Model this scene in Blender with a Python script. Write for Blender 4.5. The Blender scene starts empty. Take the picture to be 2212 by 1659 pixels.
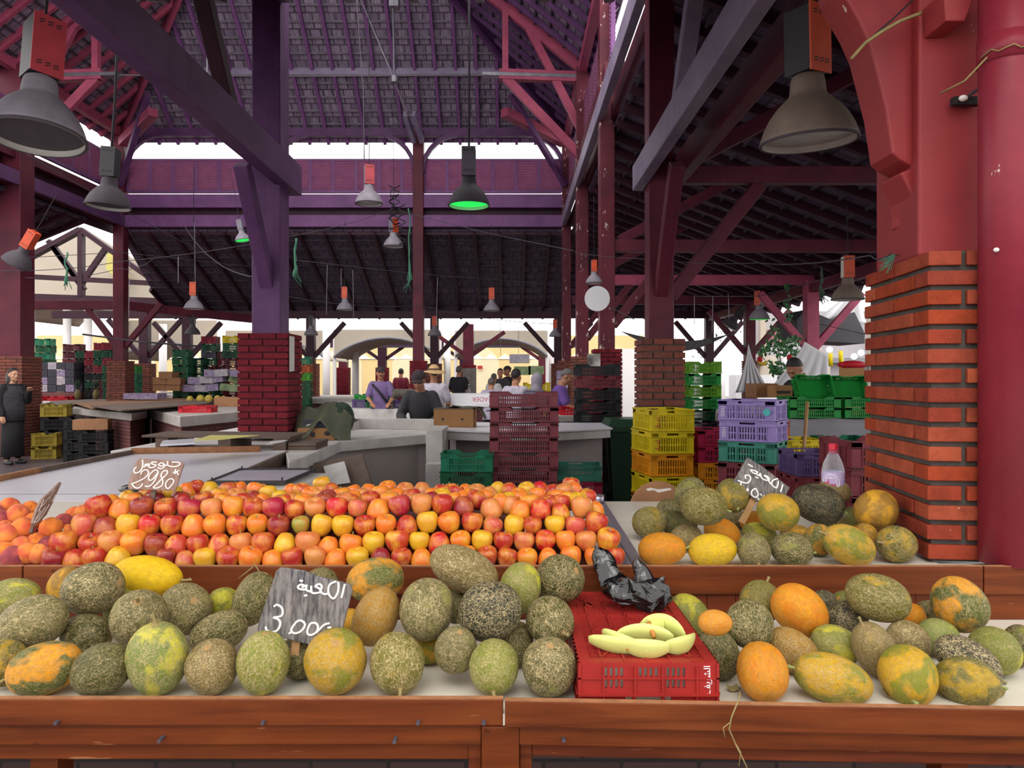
import bpy, math, random
from mathutils import Vector, Matrix, Quaternion
R = random.Random(7)
COL = bpy.context.scene.collection
V = Vector
H = 1.52            # camera height
F = 1600.0          # focal length in pixels of the 2212 x 1659 frame

def W(px, py, d):
    """the point seen at a pixel, at depth d"""
    return V(((px - 1106.0) / F * d, d, H + (815.0 - py) / F * d))

def lin(h):
    h = h.lstrip('#')
    out = []
    for i in (0, 2, 4):
        c = int(h[i:i + 2], 16) / 255.0
        out.append(c / 12.92 if c <= 0.04045 else ((c + 0.055) / 1.055) ** 2.4)
    return (out[0], out[1], out[2], 1.0)

# ------------------------------------------------------------------ mesh builder
class MB:
    def __init__(s):
        s.v = []; s.f = []
    def add(s, vs, fs):
        o = len(s.v)
        s.v.extend([tuple(p) for p in vs])
        s.f.extend([tuple(i + o for i in f) for f in fs])
        return s
    def box(s, c, sz, rot=None):
        hx, hy, hz = sz[0] / 2, sz[1] / 2, sz[2] / 2
        c = V(c); vs = []
        for x, y, z in ((-hx, -hy, -hz), (hx, -hy, -hz), (hx, hy, -hz), (-hx, hy, -hz), (-hx, -hy, hz), (hx, -hy, hz), (hx, hy, hz), (-hx, hy, hz)):
            p = V((x, y, z))
            if rot is not None: p = rot @ p
            vs.append(p + c)
        return s.add(vs, [(0, 3, 2, 1), (4, 5, 6, 7), (0, 1, 5, 4), (1, 2, 6, 5), (2, 3, 7, 6), (3, 0, 4, 7)])
    def bb(s, x0, x1, y0, y1, z0, z1):
        return s.box(((x0 + x1) / 2, (y0 + y1) / 2, (z0 + z1) / 2), (abs(x1 - x0), abs(y1 - y0), abs(z1 - z0)))
    def bar(s, a, b, w, h, up=(0, 0, 1)):
        """rectangular bar from a to b, w across, h along up"""
        a = V(a); b = V(b); d = (b - a)
        L = d.length
        if L < 1e-6: return s
        d.normalize(); u = V(up)
        if abs(d.dot(u)) > 0.98: u = V((0, 1, 0))
        r = d.cross(u).normalized(); u = r.cross(d).normalized()
        vs = []
        for p in (a, b):
            for i, j in ((-1, -1), (1, -1), (1, 1), (-1, 1)):
                vs.append(p + r * (i * w / 2) + u * (j * h / 2))
        return s.add(vs, [(0, 3, 2, 1), (4, 5, 6, 7), (0, 1, 5, 4), (1, 2, 6, 5), (2, 3, 7, 6), (3, 0, 4, 7)])
    def tube(s, pts, r, n=6, caps=True):
        pts = [V(p) for p in pts]
        rs = r if isinstance(r, (list, tuple)) else [r] * len(pts)
        vs = []; fs = []
        prev = None
        for i, p in enumerate(pts):
            t = (pts[min(i + 1, len(pts) - 1)] - pts[max(i - 1, 0)])
            if t.length < 1e-9: t = V((0, 0, 1))
            t.normalize()
            if prev is None:
                a = V((0, 0, 1)) if abs(t.z) < 0.9 else V((1, 0, 0))
                e1 = t.cross(a).normalized()
            else:
                e1 = (prev - t * prev.dot(t))
                e1 = e1.normalized() if e1.length > 1e-6 else t.orthogonal().normalized()
            prev = e1; e2 = t.cross(e1)
            for k in range(n):
                an = 2 * math.pi * k / n
                vs.append(p + (e1 * math.cos(an) + e2 * math.sin(an)) * rs[i])
        m = len(pts)
        for i in range(m - 1):
            for k in range(n):
                k2 = (k + 1) % n
                fs.append((i * n + k, i * n + k2, (i + 1) * n + k2, (i + 1) * n + k))
        if caps:
            fs.append(tuple(range(n))[::-1]); fs.append(tuple((m - 1) * n + k for k in range(n)))
        return s.add(vs, fs)
    def cap(s, a, b, ra, rb, n=10):
        """tapered capsule"""
        a = V(a); b = V(b); d = b - a
        if d.length < 1e-6: d = V((0, 0, 1e-4))
        t = d.normalized()
        pts = [a - t * ra * .98, a - t * ra * .7, a, b, b + t * rb * .7, b + t * rb * .98]
        rs = [ra * .2, ra * .71, ra, rb, rb * .71, rb * .2]
        return s.tube(pts, rs, n)
    def loft(s, rings, n=16):
        """rings: (centre, axis1 vector, axis2 vector)"""
        vs = []; fs = []
        for c, e1, e2 in rings:
            c = V(c); e1 = V(e1); e2 = V(e2)
            for k in range(n):
                an = 2 * math.pi * k / n
                vs.append(c + e1 * math.cos(an) + e2 * math.sin(an))
        m = len(rings)
        for i in range(m - 1):
            for k in range(n):
                k2 = (k + 1) % n
                fs.append((i * n + k, i * n + k2, (i + 1) * n + k2, (i + 1) * n + k))
        fs.append(tuple(range(n))[::-1]); fs.append(tuple((m - 1) * n + k for k in range(n)))
        return s.add(vs, fs)
    def lathe(s, prof, n=24, c=(0, 0, 0), close=True, bump=None):
        """prof: (r, z) list from bottom to top"""
        c = V(c); vs = []; fs = []
        for r, z in prof:
            for k in range(n):
                an = 2 * math.pi * k / n
                rr = r * (bump(an, z) if bump else 1)
                vs.append(c + V((rr * math.cos(an), rr * math.sin(an), z)))
        m = len(prof)
        for i in range(m - 1):
            for k in range(n):
                k2 = (k + 1) % n
                fs.append((i * n + k, i * n + k2, (i + 1) * n + k2, (i + 1) * n + k))
        if close:
            fs.append(tuple(range(n))[::-1]); fs.append(tuple((m - 1) * n + k for k in range(n)))
        return s.add(vs, fs)
    def ell(s, c, rad, rot=None, n=14, m=9):
        vs = []; fs = []
        c = V(c)
        for i in range(m + 1):
            th = math.pi * (i + .0) / m
            th = min(max(th, .04), math.pi - .04)
            for k in range(n):
                an = 2 * math.pi * k / n
                p = V((rad[0] * math.sin(th) * math.cos(an), rad[1] * math.sin(th) * math.sin(an), -rad[2] * math.cos(th)))
                if rot is not None: p = rot @ p
                vs.append(c + p)
        for i in range(m):
            for k in range(n):
                k2 = (k + 1) % n
                fs.append((i * n + k, i * n + k2, (i + 1) * n + k2, (i + 1) * n + k))
        fs.append(tuple(range(n))[::-1]); fs.append(tuple(m * n + k for k in range(n)))
        return s.add(vs, fs)
    def prism(s, poly, a, b, up):
        """polygon (list of 3d points) extruded by vector up"""
        n = len(poly); up = V(up)
        vs = [V(p) for p in poly] + [V(p) + up for p in poly]
        fs = [tuple(range(n))[::-1], tuple(range(n, 2 * n))]
        for k in range(n):
            k2 = (k + 1) % n
            fs.append((k, k2, n + k2, n + k))
        return s.add(vs, fs)
    def grid(s, fn, nu, nv, thick=0.0):
        """surface fn(u,v) on 0..1, optional thickness along its normal (approx)"""
        P = [[V(fn(i / nu, j / nv)) for j in range(nv + 1)] for i in range(nu + 1)]
        def idx(i, j): return i * (nv + 1) + j
        vs = [P[i][j] for i in range(nu + 1) for j in range(nv + 1)]
        fs = [(idx(i, j), idx(i + 1, j), idx(i + 1, j + 1), idx(i, j + 1)) for i in range(nu) for j in range(nv)]
        if thick:
            N = len(vs)
            def nr(i, j):
                a = P[min(i + 1, nu)][j] - P[max(i - 1, 0)][j]
                b = P[i][min(j + 1, nv)] - P[i][max(j - 1, 0)]
                q = a.cross(b)
                return q.normalized() if q.length > 1e-9 else V((0, 0, 1))
            vs = vs + [P[i][j] - nr(i, j) * thick for i in range(nu + 1) for j in range(nv + 1)]
            fs = fs + [tuple(N + q for q in f)[::-1] for f in fs]
            ring = [idx(i, 0) for i in range(nu + 1)] + [idx(nu, j) for j in range(1, nv + 1)] + [idx(i, nv) for i in range(nu - 1, -1, -1)] + [idx(0, j) for j in range(nv - 1, 0, -1)]
            for q in range(len(ring)):
                a, b = ring[q], ring[(q + 1) % len(ring)]
                fs.append((b, a, N + a, N + b))
        return s.add(vs, fs)
    def xf(s, M):
        s.v = [tuple(M @ V(p)) for p in s.v]
        return s
    def bounds(s):
        lo = [min(p[i] for p in s.v) for i in range(3)]; hi = [max(p[i] for p in s.v) for i in range(3)]
        return lo, hi
    def mesh(s, name, m, smooth=False, off=None):
        me = bpy.data.meshes.new(name)
        vs = s.v if off is None else [(p[0] - off[0], p[1] - off[1], p[2] - off[2]) for p in s.v]
        me.from_pydata(vs, [], s.f)
        if isinstance(m, (list, tuple)):
            for q in m: me.materials.append(q)
        else: me.materials.append(m)
        if smooth: me.polygons.foreach_set('use_smooth', [True] * len(me.polygons))
        me.update()
        return me

def link(name, data):
    o = bpy.data.objects.new(name, data); COL.objects.link(o); return o
def tag(o, label, cat, group=None, kind=None):
    o['label'] = label; o['category'] = cat
    if group: o['group'] = group
    if kind: o['kind'] = kind
    return o
def thing(name, label, cat, loc=(0, 0, 0), group=None, kind=None, rz=0.0):
    o = link(name, None); o.location = loc; o.rotation_euler = (0, 0, rz); o.empty_display_size = .1
    return tag(o, label, cat, group, kind)
def wloc(o):
    p = V((0, 0, 0)); q = o
    while q is not None:
        p += q.location; q = q.parent
    return p
def part(name, mb, m, parent, smooth=False, world=True, bev=0.0, label=None, kind=None):
    """one part mesh under its thing; mb is in world coordinates (world) or in the parent's own"""
    off = wloc(parent) if world else None
    o = link(name, mb.mesh(name, m, smooth, off)); o.parent = parent
    if bev: bevel(o, bev)
    if label: o['label'] = label
    if kind: o['kind'] = kind
    return o
def single(name, mb, m, label, cat, group=None, kind=None, smooth=False, bev=0.0, origin=None):
    """a top-level thing that is one mesh, its origin at its base"""
    if origin is None:
        lo, hi = mb.bounds(); origin = ((lo[0] + hi[0]) / 2, (lo[1] + hi[1]) / 2, lo[2])
    o = link(name, mb.mesh(name, m, smooth, origin)); o.location = origin
    if bev: bevel(o, bev)
    return tag(o, label, cat, group, kind)
def bevel(o, w, seg=2):
    b = o.modifiers.new('bevel', 'BEVEL'); b.width = w; b.segments = seg; b.limit_method = 'ANGLE'; b.angle_limit = math.radians(50)
    return o
KIDS = {}
def dup(root, loc, rot=None, label=None, group=None, scale=None, props=True):
    r = root.copy(); COL.objects.link(r); r.location = loc
    if rot is not None: r.rotation_euler = rot
    if scale is not None: r.scale = scale
    if label: r['label'] = label
    if group: r['group'] = group
    for ch in kids(root):
        c = ch.copy(); COL.objects.link(c); c.parent = r
        for g in kids(ch):
            d = g.copy(); COL.objects.link(d); d.parent = c
    return r
def kids(o):
    return list(o.children)
ORD = ['first', 'second', 'third', 'fourth', 'fifth', 'sixth', 'seventh', 'eighth', 'ninth', 'tenth', 'eleventh', 'twelfth', 'thirteenth', 'fourteenth', 'fifteenth',
       'sixteenth', 'seventeenth', 'eighteenth', 'nineteenth', 'twentieth', 'twenty-first', 'twenty-second', 'twenty-third', 'twenty-fourth', 'twenty-fifth', 'twenty-sixth',
       'twenty-seventh', 'twenty-eighth', 'twenty-ninth', 'thirtieth', 'thirty-first', 'thirty-second', 'thirty-third', 'thirty-fourth', 'thirty-fifth', 'thirty-sixth', 'thirty-seventh', 'thirty-eighth']
def lathe_in(c, axis):
    return Matrix.Translation(V(c)) @ V((0, 0, 1)).rotation_difference(V(axis)).to_matrix().to_4x4()

# ------------------------------------------------------------------ materials
class NT:
    def __init__(s, name):
        s.m = bpy.data.materials.new(name); s.m.use_nodes = True
        s.t = s.m.node_tree; s.t.nodes.clear()
        s.out = s.n('ShaderNodeOutputMaterial'); s.b = s.n('ShaderNodeBsdfPrincipled')
        s.t.links.new(s.b.outputs[0], s.out.inputs[0])
    def n(s, t, **k):
        x = s.t.nodes.new(t)
        for a, v in k.items(): setattr(x, a, v)
        return x
    def l(s, a, b): s.t.links.new(a, b)
    def obj(s, scale=(1, 1, 1), rnd=0.0):
        tc = s.n('ShaderNodeTexCoord'); mp = s.n('ShaderNodeMapping'); mp.inputs['Scale'].default_value = scale
        s.l(tc.outputs['Object'], mp.inputs['Vector'])
        if rnd:
            oi = s.n('ShaderNodeObjectInfo'); ml = s.math('MULTIPLY', oi.outputs['Random'], rnd)
            cb = s.n('ShaderNodeCombineXYZ')
            for i in range(3): s.l(ml, cb.inputs[i])
            s.l(cb.outputs[0], mp.inputs['Location'])
        return mp.outputs[0]
    def noise(s, vec, scale, detail=3.0, rough=.55, dist=0.0):
        x = s.n('ShaderNodeTexNoise'); x.inputs['Scale'].default_value = scale; x.inputs['Detail'].default_value = detail
        x.inputs['Roughness'].default_value = rough; x.inputs['Distortion'].default_value = dist
        if vec is not None: s.l(vec, x.inputs['Vector'])
        return x
    def ramp(s, fac, stops, interp='LINEAR'):
        x = s.n('ShaderNodeValToRGB'); cr = x.color_ramp; cr.interpolation = interp
        while len(cr.elements) > 1: cr.elements.remove(cr.elements[-1])
        for i, (p, c) in enumerate(stops):
            e = cr.elements[0] if i == 0 else cr.elements.new(p)
            e.position = p; e.color = c if isinstance(c, tuple) else (lin(c) if isinstance(c, str) else (c, c, c, 1))
        s.l(fac, x.inputs[0]); return x.outputs[0]
    def mix(s, fac, a, b, mode='MIX'):
        x = s.n('ShaderNodeMix', data_type='RGBA', blend_type=mode)
        for sock, val in ((x.inputs[0], fac), (x.inputs[6], a), (x.inputs[7], b)):
            if isinstance(val, bpy.types.NodeSocket): s.l(val, sock)
            elif isinstance(val, str): sock.default_value = lin(val)
            else: sock.default_value = val
        return x.outputs[2]
    def math(s, op, a, b=None, c=None):
        x = s.n('ShaderNodeMath', operation=op)
        for i, v in enumerate((a, b, c)):
            if v is None: continue
            if isinstance(v, bpy.types.NodeSocket): s.l(v, x.inputs[i])
            else: x.inputs[i].default_value = v
        return x.outputs[0]
    def attr(s, name, typ='OBJECT'):
        x = s.n('ShaderNodeAttribute'); x.attribute_type = typ; x.attribute_name = name; return x
    def bump(s, h, strength=.3, dist=.01, nrm=None):
        x = s.n('ShaderNodeBump'); x.inputs['Strength'].default_value = strength; x.inputs['Distance'].default_value = dist
        s.l(h, x.inputs['Height'])
        if nrm is not None: s.l(nrm, x.inputs['Normal'])
        s.l(x.outputs[0], s.b.inputs['Normal']); return x.outputs[0]
    def set(s, **k):
        for a, v in k.items():
            i = s.b.inputs[a.replace('_', ' ')]
            if isinstance(v, bpy.types.NodeSocket): s.l(v, i)
            elif isinstance(v, str): i.default_value = lin(v)
            else: i.default_value = v
        return s

def plain(name, c, rough=.6, var=.25, scale=4.0, bump=.15, metal=0.0, spec=.5, dark=None, coat=0.0, rnd=5.0):
    t = NT(name); co = t.obj((1, 1, 1), rnd)
    n = t.noise(co, scale, 5.0, .6)
    d = dark or '#000000'
    f = t.ramp(n.outputs[0], [(.35, 1.0), (.7, 0.0)])
    f2 = t.math('MULTIPLY', f, var)
    t.set(Base_Color=t.mix(f2, c, d), Roughness=rough, Metallic=metal)
    t.b.inputs['Specular IOR Level'].default_value = spec
    if coat: t.b.inputs['Coat Weight'].default_value = coat
    if bump:
        n2 = t.noise(co, scale * 6, 4.0, .6); t.bump(n2.outputs[0], bump, .006)
    return t.m

def painted_timber(name, c, dark, chip='#b9aa9d', chip_amt=.0, rough=.5, chip_scale=9.0):
    """old gloss paint on timber: blotchy, with flaked patches where bare wood shows"""
    t = NT(name); co = t.obj((1, 1, 1), 3.0)
    n = t.noise(co, 2.2, 5.0, .65)
    col = t.mix(t.ramp(n.outputs[0], [(.3, 0.0), (.72, 1.0)]), c, dark)
    g = t.noise(t.obj((30, 30, 1.2)), 1.0, 3.0, .5)
    col = t.mix(t.math('MULTIPLY', t.ramp(g.outputs[0], [(.45, 0.0), (.75, 1.0)]), .25), col, dark)
    if chip_amt:
        k = t.noise(t.obj((chip_scale * 1.3, chip_scale * 1.3, chip_scale * .55)), 1.0, 6.0, .7)
        m = t.ramp(k.outputs[0], [(1 - chip_amt - .012, 0.0), (1 - chip_amt, 1.0)])
        col = t.mix(m, col, chip)
    t.set(Base_Color=col, Roughness=rough); t.b.inputs['Specular IOR Level'].default_value = .25
    t.bump(t.noise(co, 14.0, 5.0, .6).outputs[0], .25, .004)
    return t.m

def varnished(name, c, dark, light):
    """red-brown varnished boards, grain along x"""
    t = NT(name)
    g = t.noise(t.obj((1.6, 34, 34), 2.0), 1.0, 5.0, .6, .6)
    col = t.mix(t.ramp(g.outputs[0], [(.35, 0.0), (.7, 1.0)]), c, dark)
    n = t.noise(t.obj((2.0, 6, 8), 2.0), 1.0, 4.0, .6)
    col = t.mix(t.math('MULTIPLY', t.ramp(n.outputs[0], [(.5, 0.0), (.8, 1.0)]), .55), col, light)
    k = t.noise(t.obj((7, 60, 60), 4.0), 1.0, 2.0, .5)
    col = t.mix(t.math('MULTIPLY', t.ramp(k.outputs[0], [(.72, 0.0), (.76, 1.0)]), .35), col, '#c98f63')
    k2 = t.noise(t.obj((16, 16, 16), 9.0), 1.0, 2.0, .5)
    col = t.mix(t.math('MULTIPLY', t.ramp(k2.outputs[0], [(.74, 0.0), (.78, 1.0)]), .8), col, '#2a0f08')
    t.set(Base_Color=col, Roughness=.5); t.b.inputs['Specular IOR Level'].default_value = .18
    t.bump(g.outputs[0], .25, .003)
    return t.m

def brick_mat(name, c1, c2, c3):
    t = NT(name); ge = t.n('ShaderNodeNewGeometry')
    base = t.ramp(ge.outputs['Random Per Island'], [(0, c1), (.5, c2), (1, c3)])
    n = t.noise(t.obj((1, 1, 1), 4.0), 16.0, 5.0, .7)
    col = t.mix(t.math('MULTIPLY', t.ramp(n.outputs[0], [(.4, 0.0), (.75, 1.0)]), .55), base, '#3c1712')
    n2 = t.noise(t.obj((1, 1, 1), 4.0), 40.0, 3.0, .6)
    col = t.mix(t.ramp(n2.outputs[0], [(.72, 0.0), (.76, .7)]), col, '#c9a893')
    t.set(Base_Color=col, Roughness=.8); t.b.inputs['Specular IOR Level'].default_value = .15; t.bump(n2.outputs[0], .4, .004)
    return t.m

def wall_brick(name, c1, c2, mortar, scale=1.0):
    """flat brickwork for far low walls"""
    t = NT(name); tc = t.n('ShaderNodeTexCoord'); sp = t.n('ShaderNodeSeparateXYZ'); t.l(tc.outputs['Object'], sp.inputs[0])
    u = t.math('ADD', sp.outputs[0], sp.outputs[1]); cb = t.n('ShaderNodeCombineXYZ'); t.l(u, cb.inputs[0]); t.l(sp.outputs[2], cb.inputs[1])
    b = t.n('ShaderNodeTexBrick'); t.l(cb.outputs[0], b.inputs['Vector'])
    b.inputs['Scale'].default_value = scale; b.inputs['Brick Width'].default_value = .22; b.inputs['Row Height'].default_value = .062
    b.inputs['Mortar Size'].default_value = .006; b.inputs['Color1'].default_value = lin(c1); b.inputs['Color2'].default_value = lin(c2); b.inputs['Mortar'].default_value = lin(mortar)
    t.set(Base_Color=b.outputs[0], Roughness=.8); t.bump(b.outputs['Fac'], -.4, .006)
    return t.m

def emit(name, c, s):
    t = NT(name); t.set(Base_Color='#000000'); t.b.inputs['Emission Color'].default_value = lin(c); t.b.inputs['Emission Strength'].default_value = s
    return t.m

def plastic(name, c, rough=.42):
    t = NT(name); co = t.obj((1, 1, 1), 6.0)
    n = t.noise(co, 9.0, 4.0, .6)
    col = t.mix(t.math('MULTIPLY', t.ramp(n.outputs[0], [(.4, 0.0), (.75, 1.0)]), .3), c, '#1c1512')
    t.set(Base_Color=col, Roughness=rough)
    t.b.inputs['Specular IOR Level'].default_value = .22
    return t.m

M = {}
M['timber'] = painted_timber('maroon_paint', '#6a2838', '#4a1c2c', '#c8b4ac', .0)
M['timber_chip'] = painted_timber('maroon_paint_flaking', '#6a2836', '#4a1c2a', '#d3c2b8', .36)
M['timber_red'] = painted_timber('red_paint_flaking', '#9c383a', '#822c32', '#d8c5b8', .315, .45, 7.0)
M['timber_nave'] = painted_timber('haze_purple_paint', '#6e4874', '#50305a')  # maroon timber; purple haze of the nave is put into the colour
M['timber_far'] = painted_timber('haze_plum_paint', '#8c5c94', '#6e4678')  # far nave timber, paler and more violet with haze mixed into the colour
M['timber_dark'] = painted_timber('dark_maroon_paint', '#44202f', '#2c1624')
M['timber_pink'] = painted_timber('rose_paint', '#b0526a', '#8a3c58')
M['lilac_paint'] = painted_timber('grey_lilac_paint', '#9b90a8', '#7a6d88')
M['louver'] = plain('haze_louvre_paint', '#b8769c', .5, .35, 6.0, .1, dark='#6a4470')  # lavender haze of the upper nave is painted into this tone
M['pipe'] = painted_timber('maroon_pipe_paint', '#8f2d3c', '#742231', '#cdb5ae', .32, .38, 9.0)
M['brick_red'] = brick_mat('red_brick', '#9c4024', '#8a3a2c', '#b0583a')
M['brick_maroon'] = brick_mat('maroon_brick', '#7c2430', '#6e1f2c', '#8a2a36')
M['brick_brown'] = brick_mat('brown_brick', '#7a4a42', '#8a5044', '#6a4440')
M['mortar'] = plain('grey_mortar', '#57504b', .9, .5, 9.0, .5)
M['mortar_red'] = plain('painted_mortar', '#4e1a22', .9, .4, 9.0, .4)
M['wall_brick'] = wall_brick('stall_brick', '#86524f', '#6e3e40', '#33282a')
M['wall_brick_dark'] = wall_brick('dark_base_brick', '#4c3733', '#3f2d2a', '#241d1c')  # darker brick for the base under the table
M['tile'] = None
M['steel'] = plain('grey_steel', '#8b8792', .4, .3, 8.0, .05, .7)
M['wire'] = plain('wire', '#4a4550', .6, .2, 5.0, 0)
M['cord'] = plain('black_cord', '#1d1822', .7, .2, 5.0, 0)
M['string'] = plain('grey_string', '#9a93a0', .8, .2, 5.0, 0)
M['rope_green'] = plain('green_rope', '#3f7a62', .8, .3, 30.0, .3)
M['board'] = varnished('varnished_board', '#6a3214', '#4a200c', '#86461c')
M['board_rail'] = varnished('varnished_rail', '#6e3517', '#4e220d', '#874a22')
M['board_edge'] = plain('raw_board_edge', '#a8744c', .7, .5, 20.0, .3, dark='#5b3018')
M['plank'] = varnished('dark_plank', '#6c311a', '#4a2010', '#874723')
M['laminate'] = plain('white_laminate', '#dcd6c8', .3, .18, 5.0, .05, dark='#8d8578')
M['laminate_cool'] = plain('white_counter_sheet', '#e2e0ea', .3, .15, 2.2, .03, dark='#a5a0ae')
M['concrete'] = plain('whitewashed_concrete', '#b7b0ab', .75, .4, 3.0, .3, dark='#6a6260')
M['concrete_white'] = plain('white_concrete_edge', '#d6d2d0', .7, .35, 5.0, .3, dark='#77706c')
M['plaster'] = plain('grey_plaster', '#bdb4b1', .85, .3, 1.6, .2, dark='#857c7a')
M['floor'] = plain('wet_dark_floor', '#544449', .5, .5, 1.2, .3, dark='#2a2226')
M['ochre'] = plain('ochre_plaster', '#e8cf95', .9, .12, .6, .05, dark='#b89a60')
M['white_wall'] = plain('white_plaster', '#f0eeee', .9, .12, .5, .05, dark='#b6b2b8')
M['white_far'] = plain('pale_far_plaster', '#b4b0b4', .9, .3, .7, .05, dark='#8a8690')
M['tarp'] = plain('cream_canvas', '#c4b9a8', .85, .25, .8, .05, dark='#8b8278')
M['tarp_white'] = plain('white_sheet', '#dcdce0', .8, .2, 1.5, .1, dark='#9d9da6')
M['tarp_grey'] = plain('grey_tarpaulin', '#8c8c92', .7, .3, 3.0, .2, dark='#55555c')
M['tarp_dark'] = plain('charcoal_tarpaulin', '#4d4c54', .7, .3, 2.0, .2)
M['cloth_olive'] = plain('olive_tarpaulin', '#5c5f4c', .6, .4, 6.0, .3, dark='#2e3026')
M['cardboard'] = plain('cardboard', '#a97c4f', .85, .25, 5.0, .1, dark='#6d4a2c')
M['cardboard_brown'] = plain('brown_board', '#9a6f4e', .85, .3, 9.0, .15, dark='#6a452c')
M['box_purple'] = plain('purple_fruit_box', '#6a5480', .7, .5, 14.0, .05, dark='#c9c0d4')
M['box_white'] = plain('white_fruit_box', '#b9b4ba', .7, .4, 14.0, .05, dark='#5f4f78')
M['box_green'] = plain('green_fruit_box', '#5d7a52', .7, .4, 14.0, .05, dark='#c8c9a0')
M['box_navy'] = plain('navy_carton', '#3d3c4a', .7, .3, 8.0, .05)
M['chalk'] = plain('white_chalk', '#f2efea', .95, .15, 60.0, .2, dark='#8a8580')
M['ink_white'] = plain('white_print', '#f0ecee', .6, .05, 8.0, 0)
M['ink_red'] = plain('red_print', '#b02a2a', .6, .05, 8.0, 0)
M['ink_dark'] = plain('dark_print', '#2b2428', .6, .05, 8.0, 0)
M['ink_pink'] = plain('pink_print', '#c9306a', .6, .05, 8.0, 0)
M['slate'] = None
M['metal_tray'] = plain('bare_metal_edge', '#b9b5c6', .3, .2, 10.0, .05, .75)
M['rubber'] = plain('black_rubber', '#19171a', .6, .2, 10.0, .1)
M['leaf'] = plain('green_leaf', '#3f7a45', .6, .3, 10.0, .1)
M['leaf_dark'] = plain('dark_leaf', '#26402c', .6, .3, 10.0, .1)
M['stem'] = plain('dry_stem', '#9a8a58', .8, .4, 40.0, .3, dark='#55492c')
M['stem_green'] = plain('green_stem', '#9aa35c', .7, .3, 40.0, .3, dark='#5a5a30')
M['paper'] = plain('white_paper', '#d9d5d2', .8, .1, 4.0, 0)
M['paper_yellow'] = plain('yellow_paper', '#d8cf7a', .8, .1, 4.0, 0)
M['broom'] = plain('pale_wood_pole', '#b98f5e', .6, .3, 10.0, .1)
M['bare_wood'] = plain('grey_old_wood', '#6f5d52', .8, .5, 6.0, .3, dark='#3a2e2a')
M['orange_cover'] = plain('orange_enamel', '#d9532c', .45, .3, 9.0, .1, dark='#7a2f1c')
M['red_cover'] = plain('red_enamel', '#b8404a', .5, .3, 9.0, .1, dark='#6a2028')
M['black_box'] = plain('black_enamel', '#24202a', .45, .3, 9.0, .1)
M['grey_box'] = plain('grey_enamel', '#7d7788', .5, .3, 9.0, .1)
M['bell'] = plain('dusty_bell', '#7d6e62', .7, .4, 8.0, .2, dark='#4a3c34')
M['bell_grey'] = plain('dusty_grey_bell', '#8d8792', .7, .4, 8.0, .2, dark='#4f4a55')
M['bell_dark'] = plain('shaded_bell', '#4a434c', .75, .4, 8.0, .2, dark='#2c272f')
M['lens'] = plain('lamp_lens', '#b9bcc0', .15, .3, 14.0, .3, dark='#6d7074')
M['lens_green'] = emit('green_lens', '#1fe85a', 1.1)
M['white_plastic'] = plain('white_plastic', '#d8d6cf', .4, .1, 5.0, 0)
M['scale_pan'] = plain('steel_pan', '#cdc9d8', .3, .2, 5.0, .05, .15)
M['bin'] = plastic('dark_green_plastic', '#24402f')
M['straw'] = plain('straw', '#c9a877', .8, .3, 60.0, .3, dark='#7d6240')
M['bag'] = None

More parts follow.
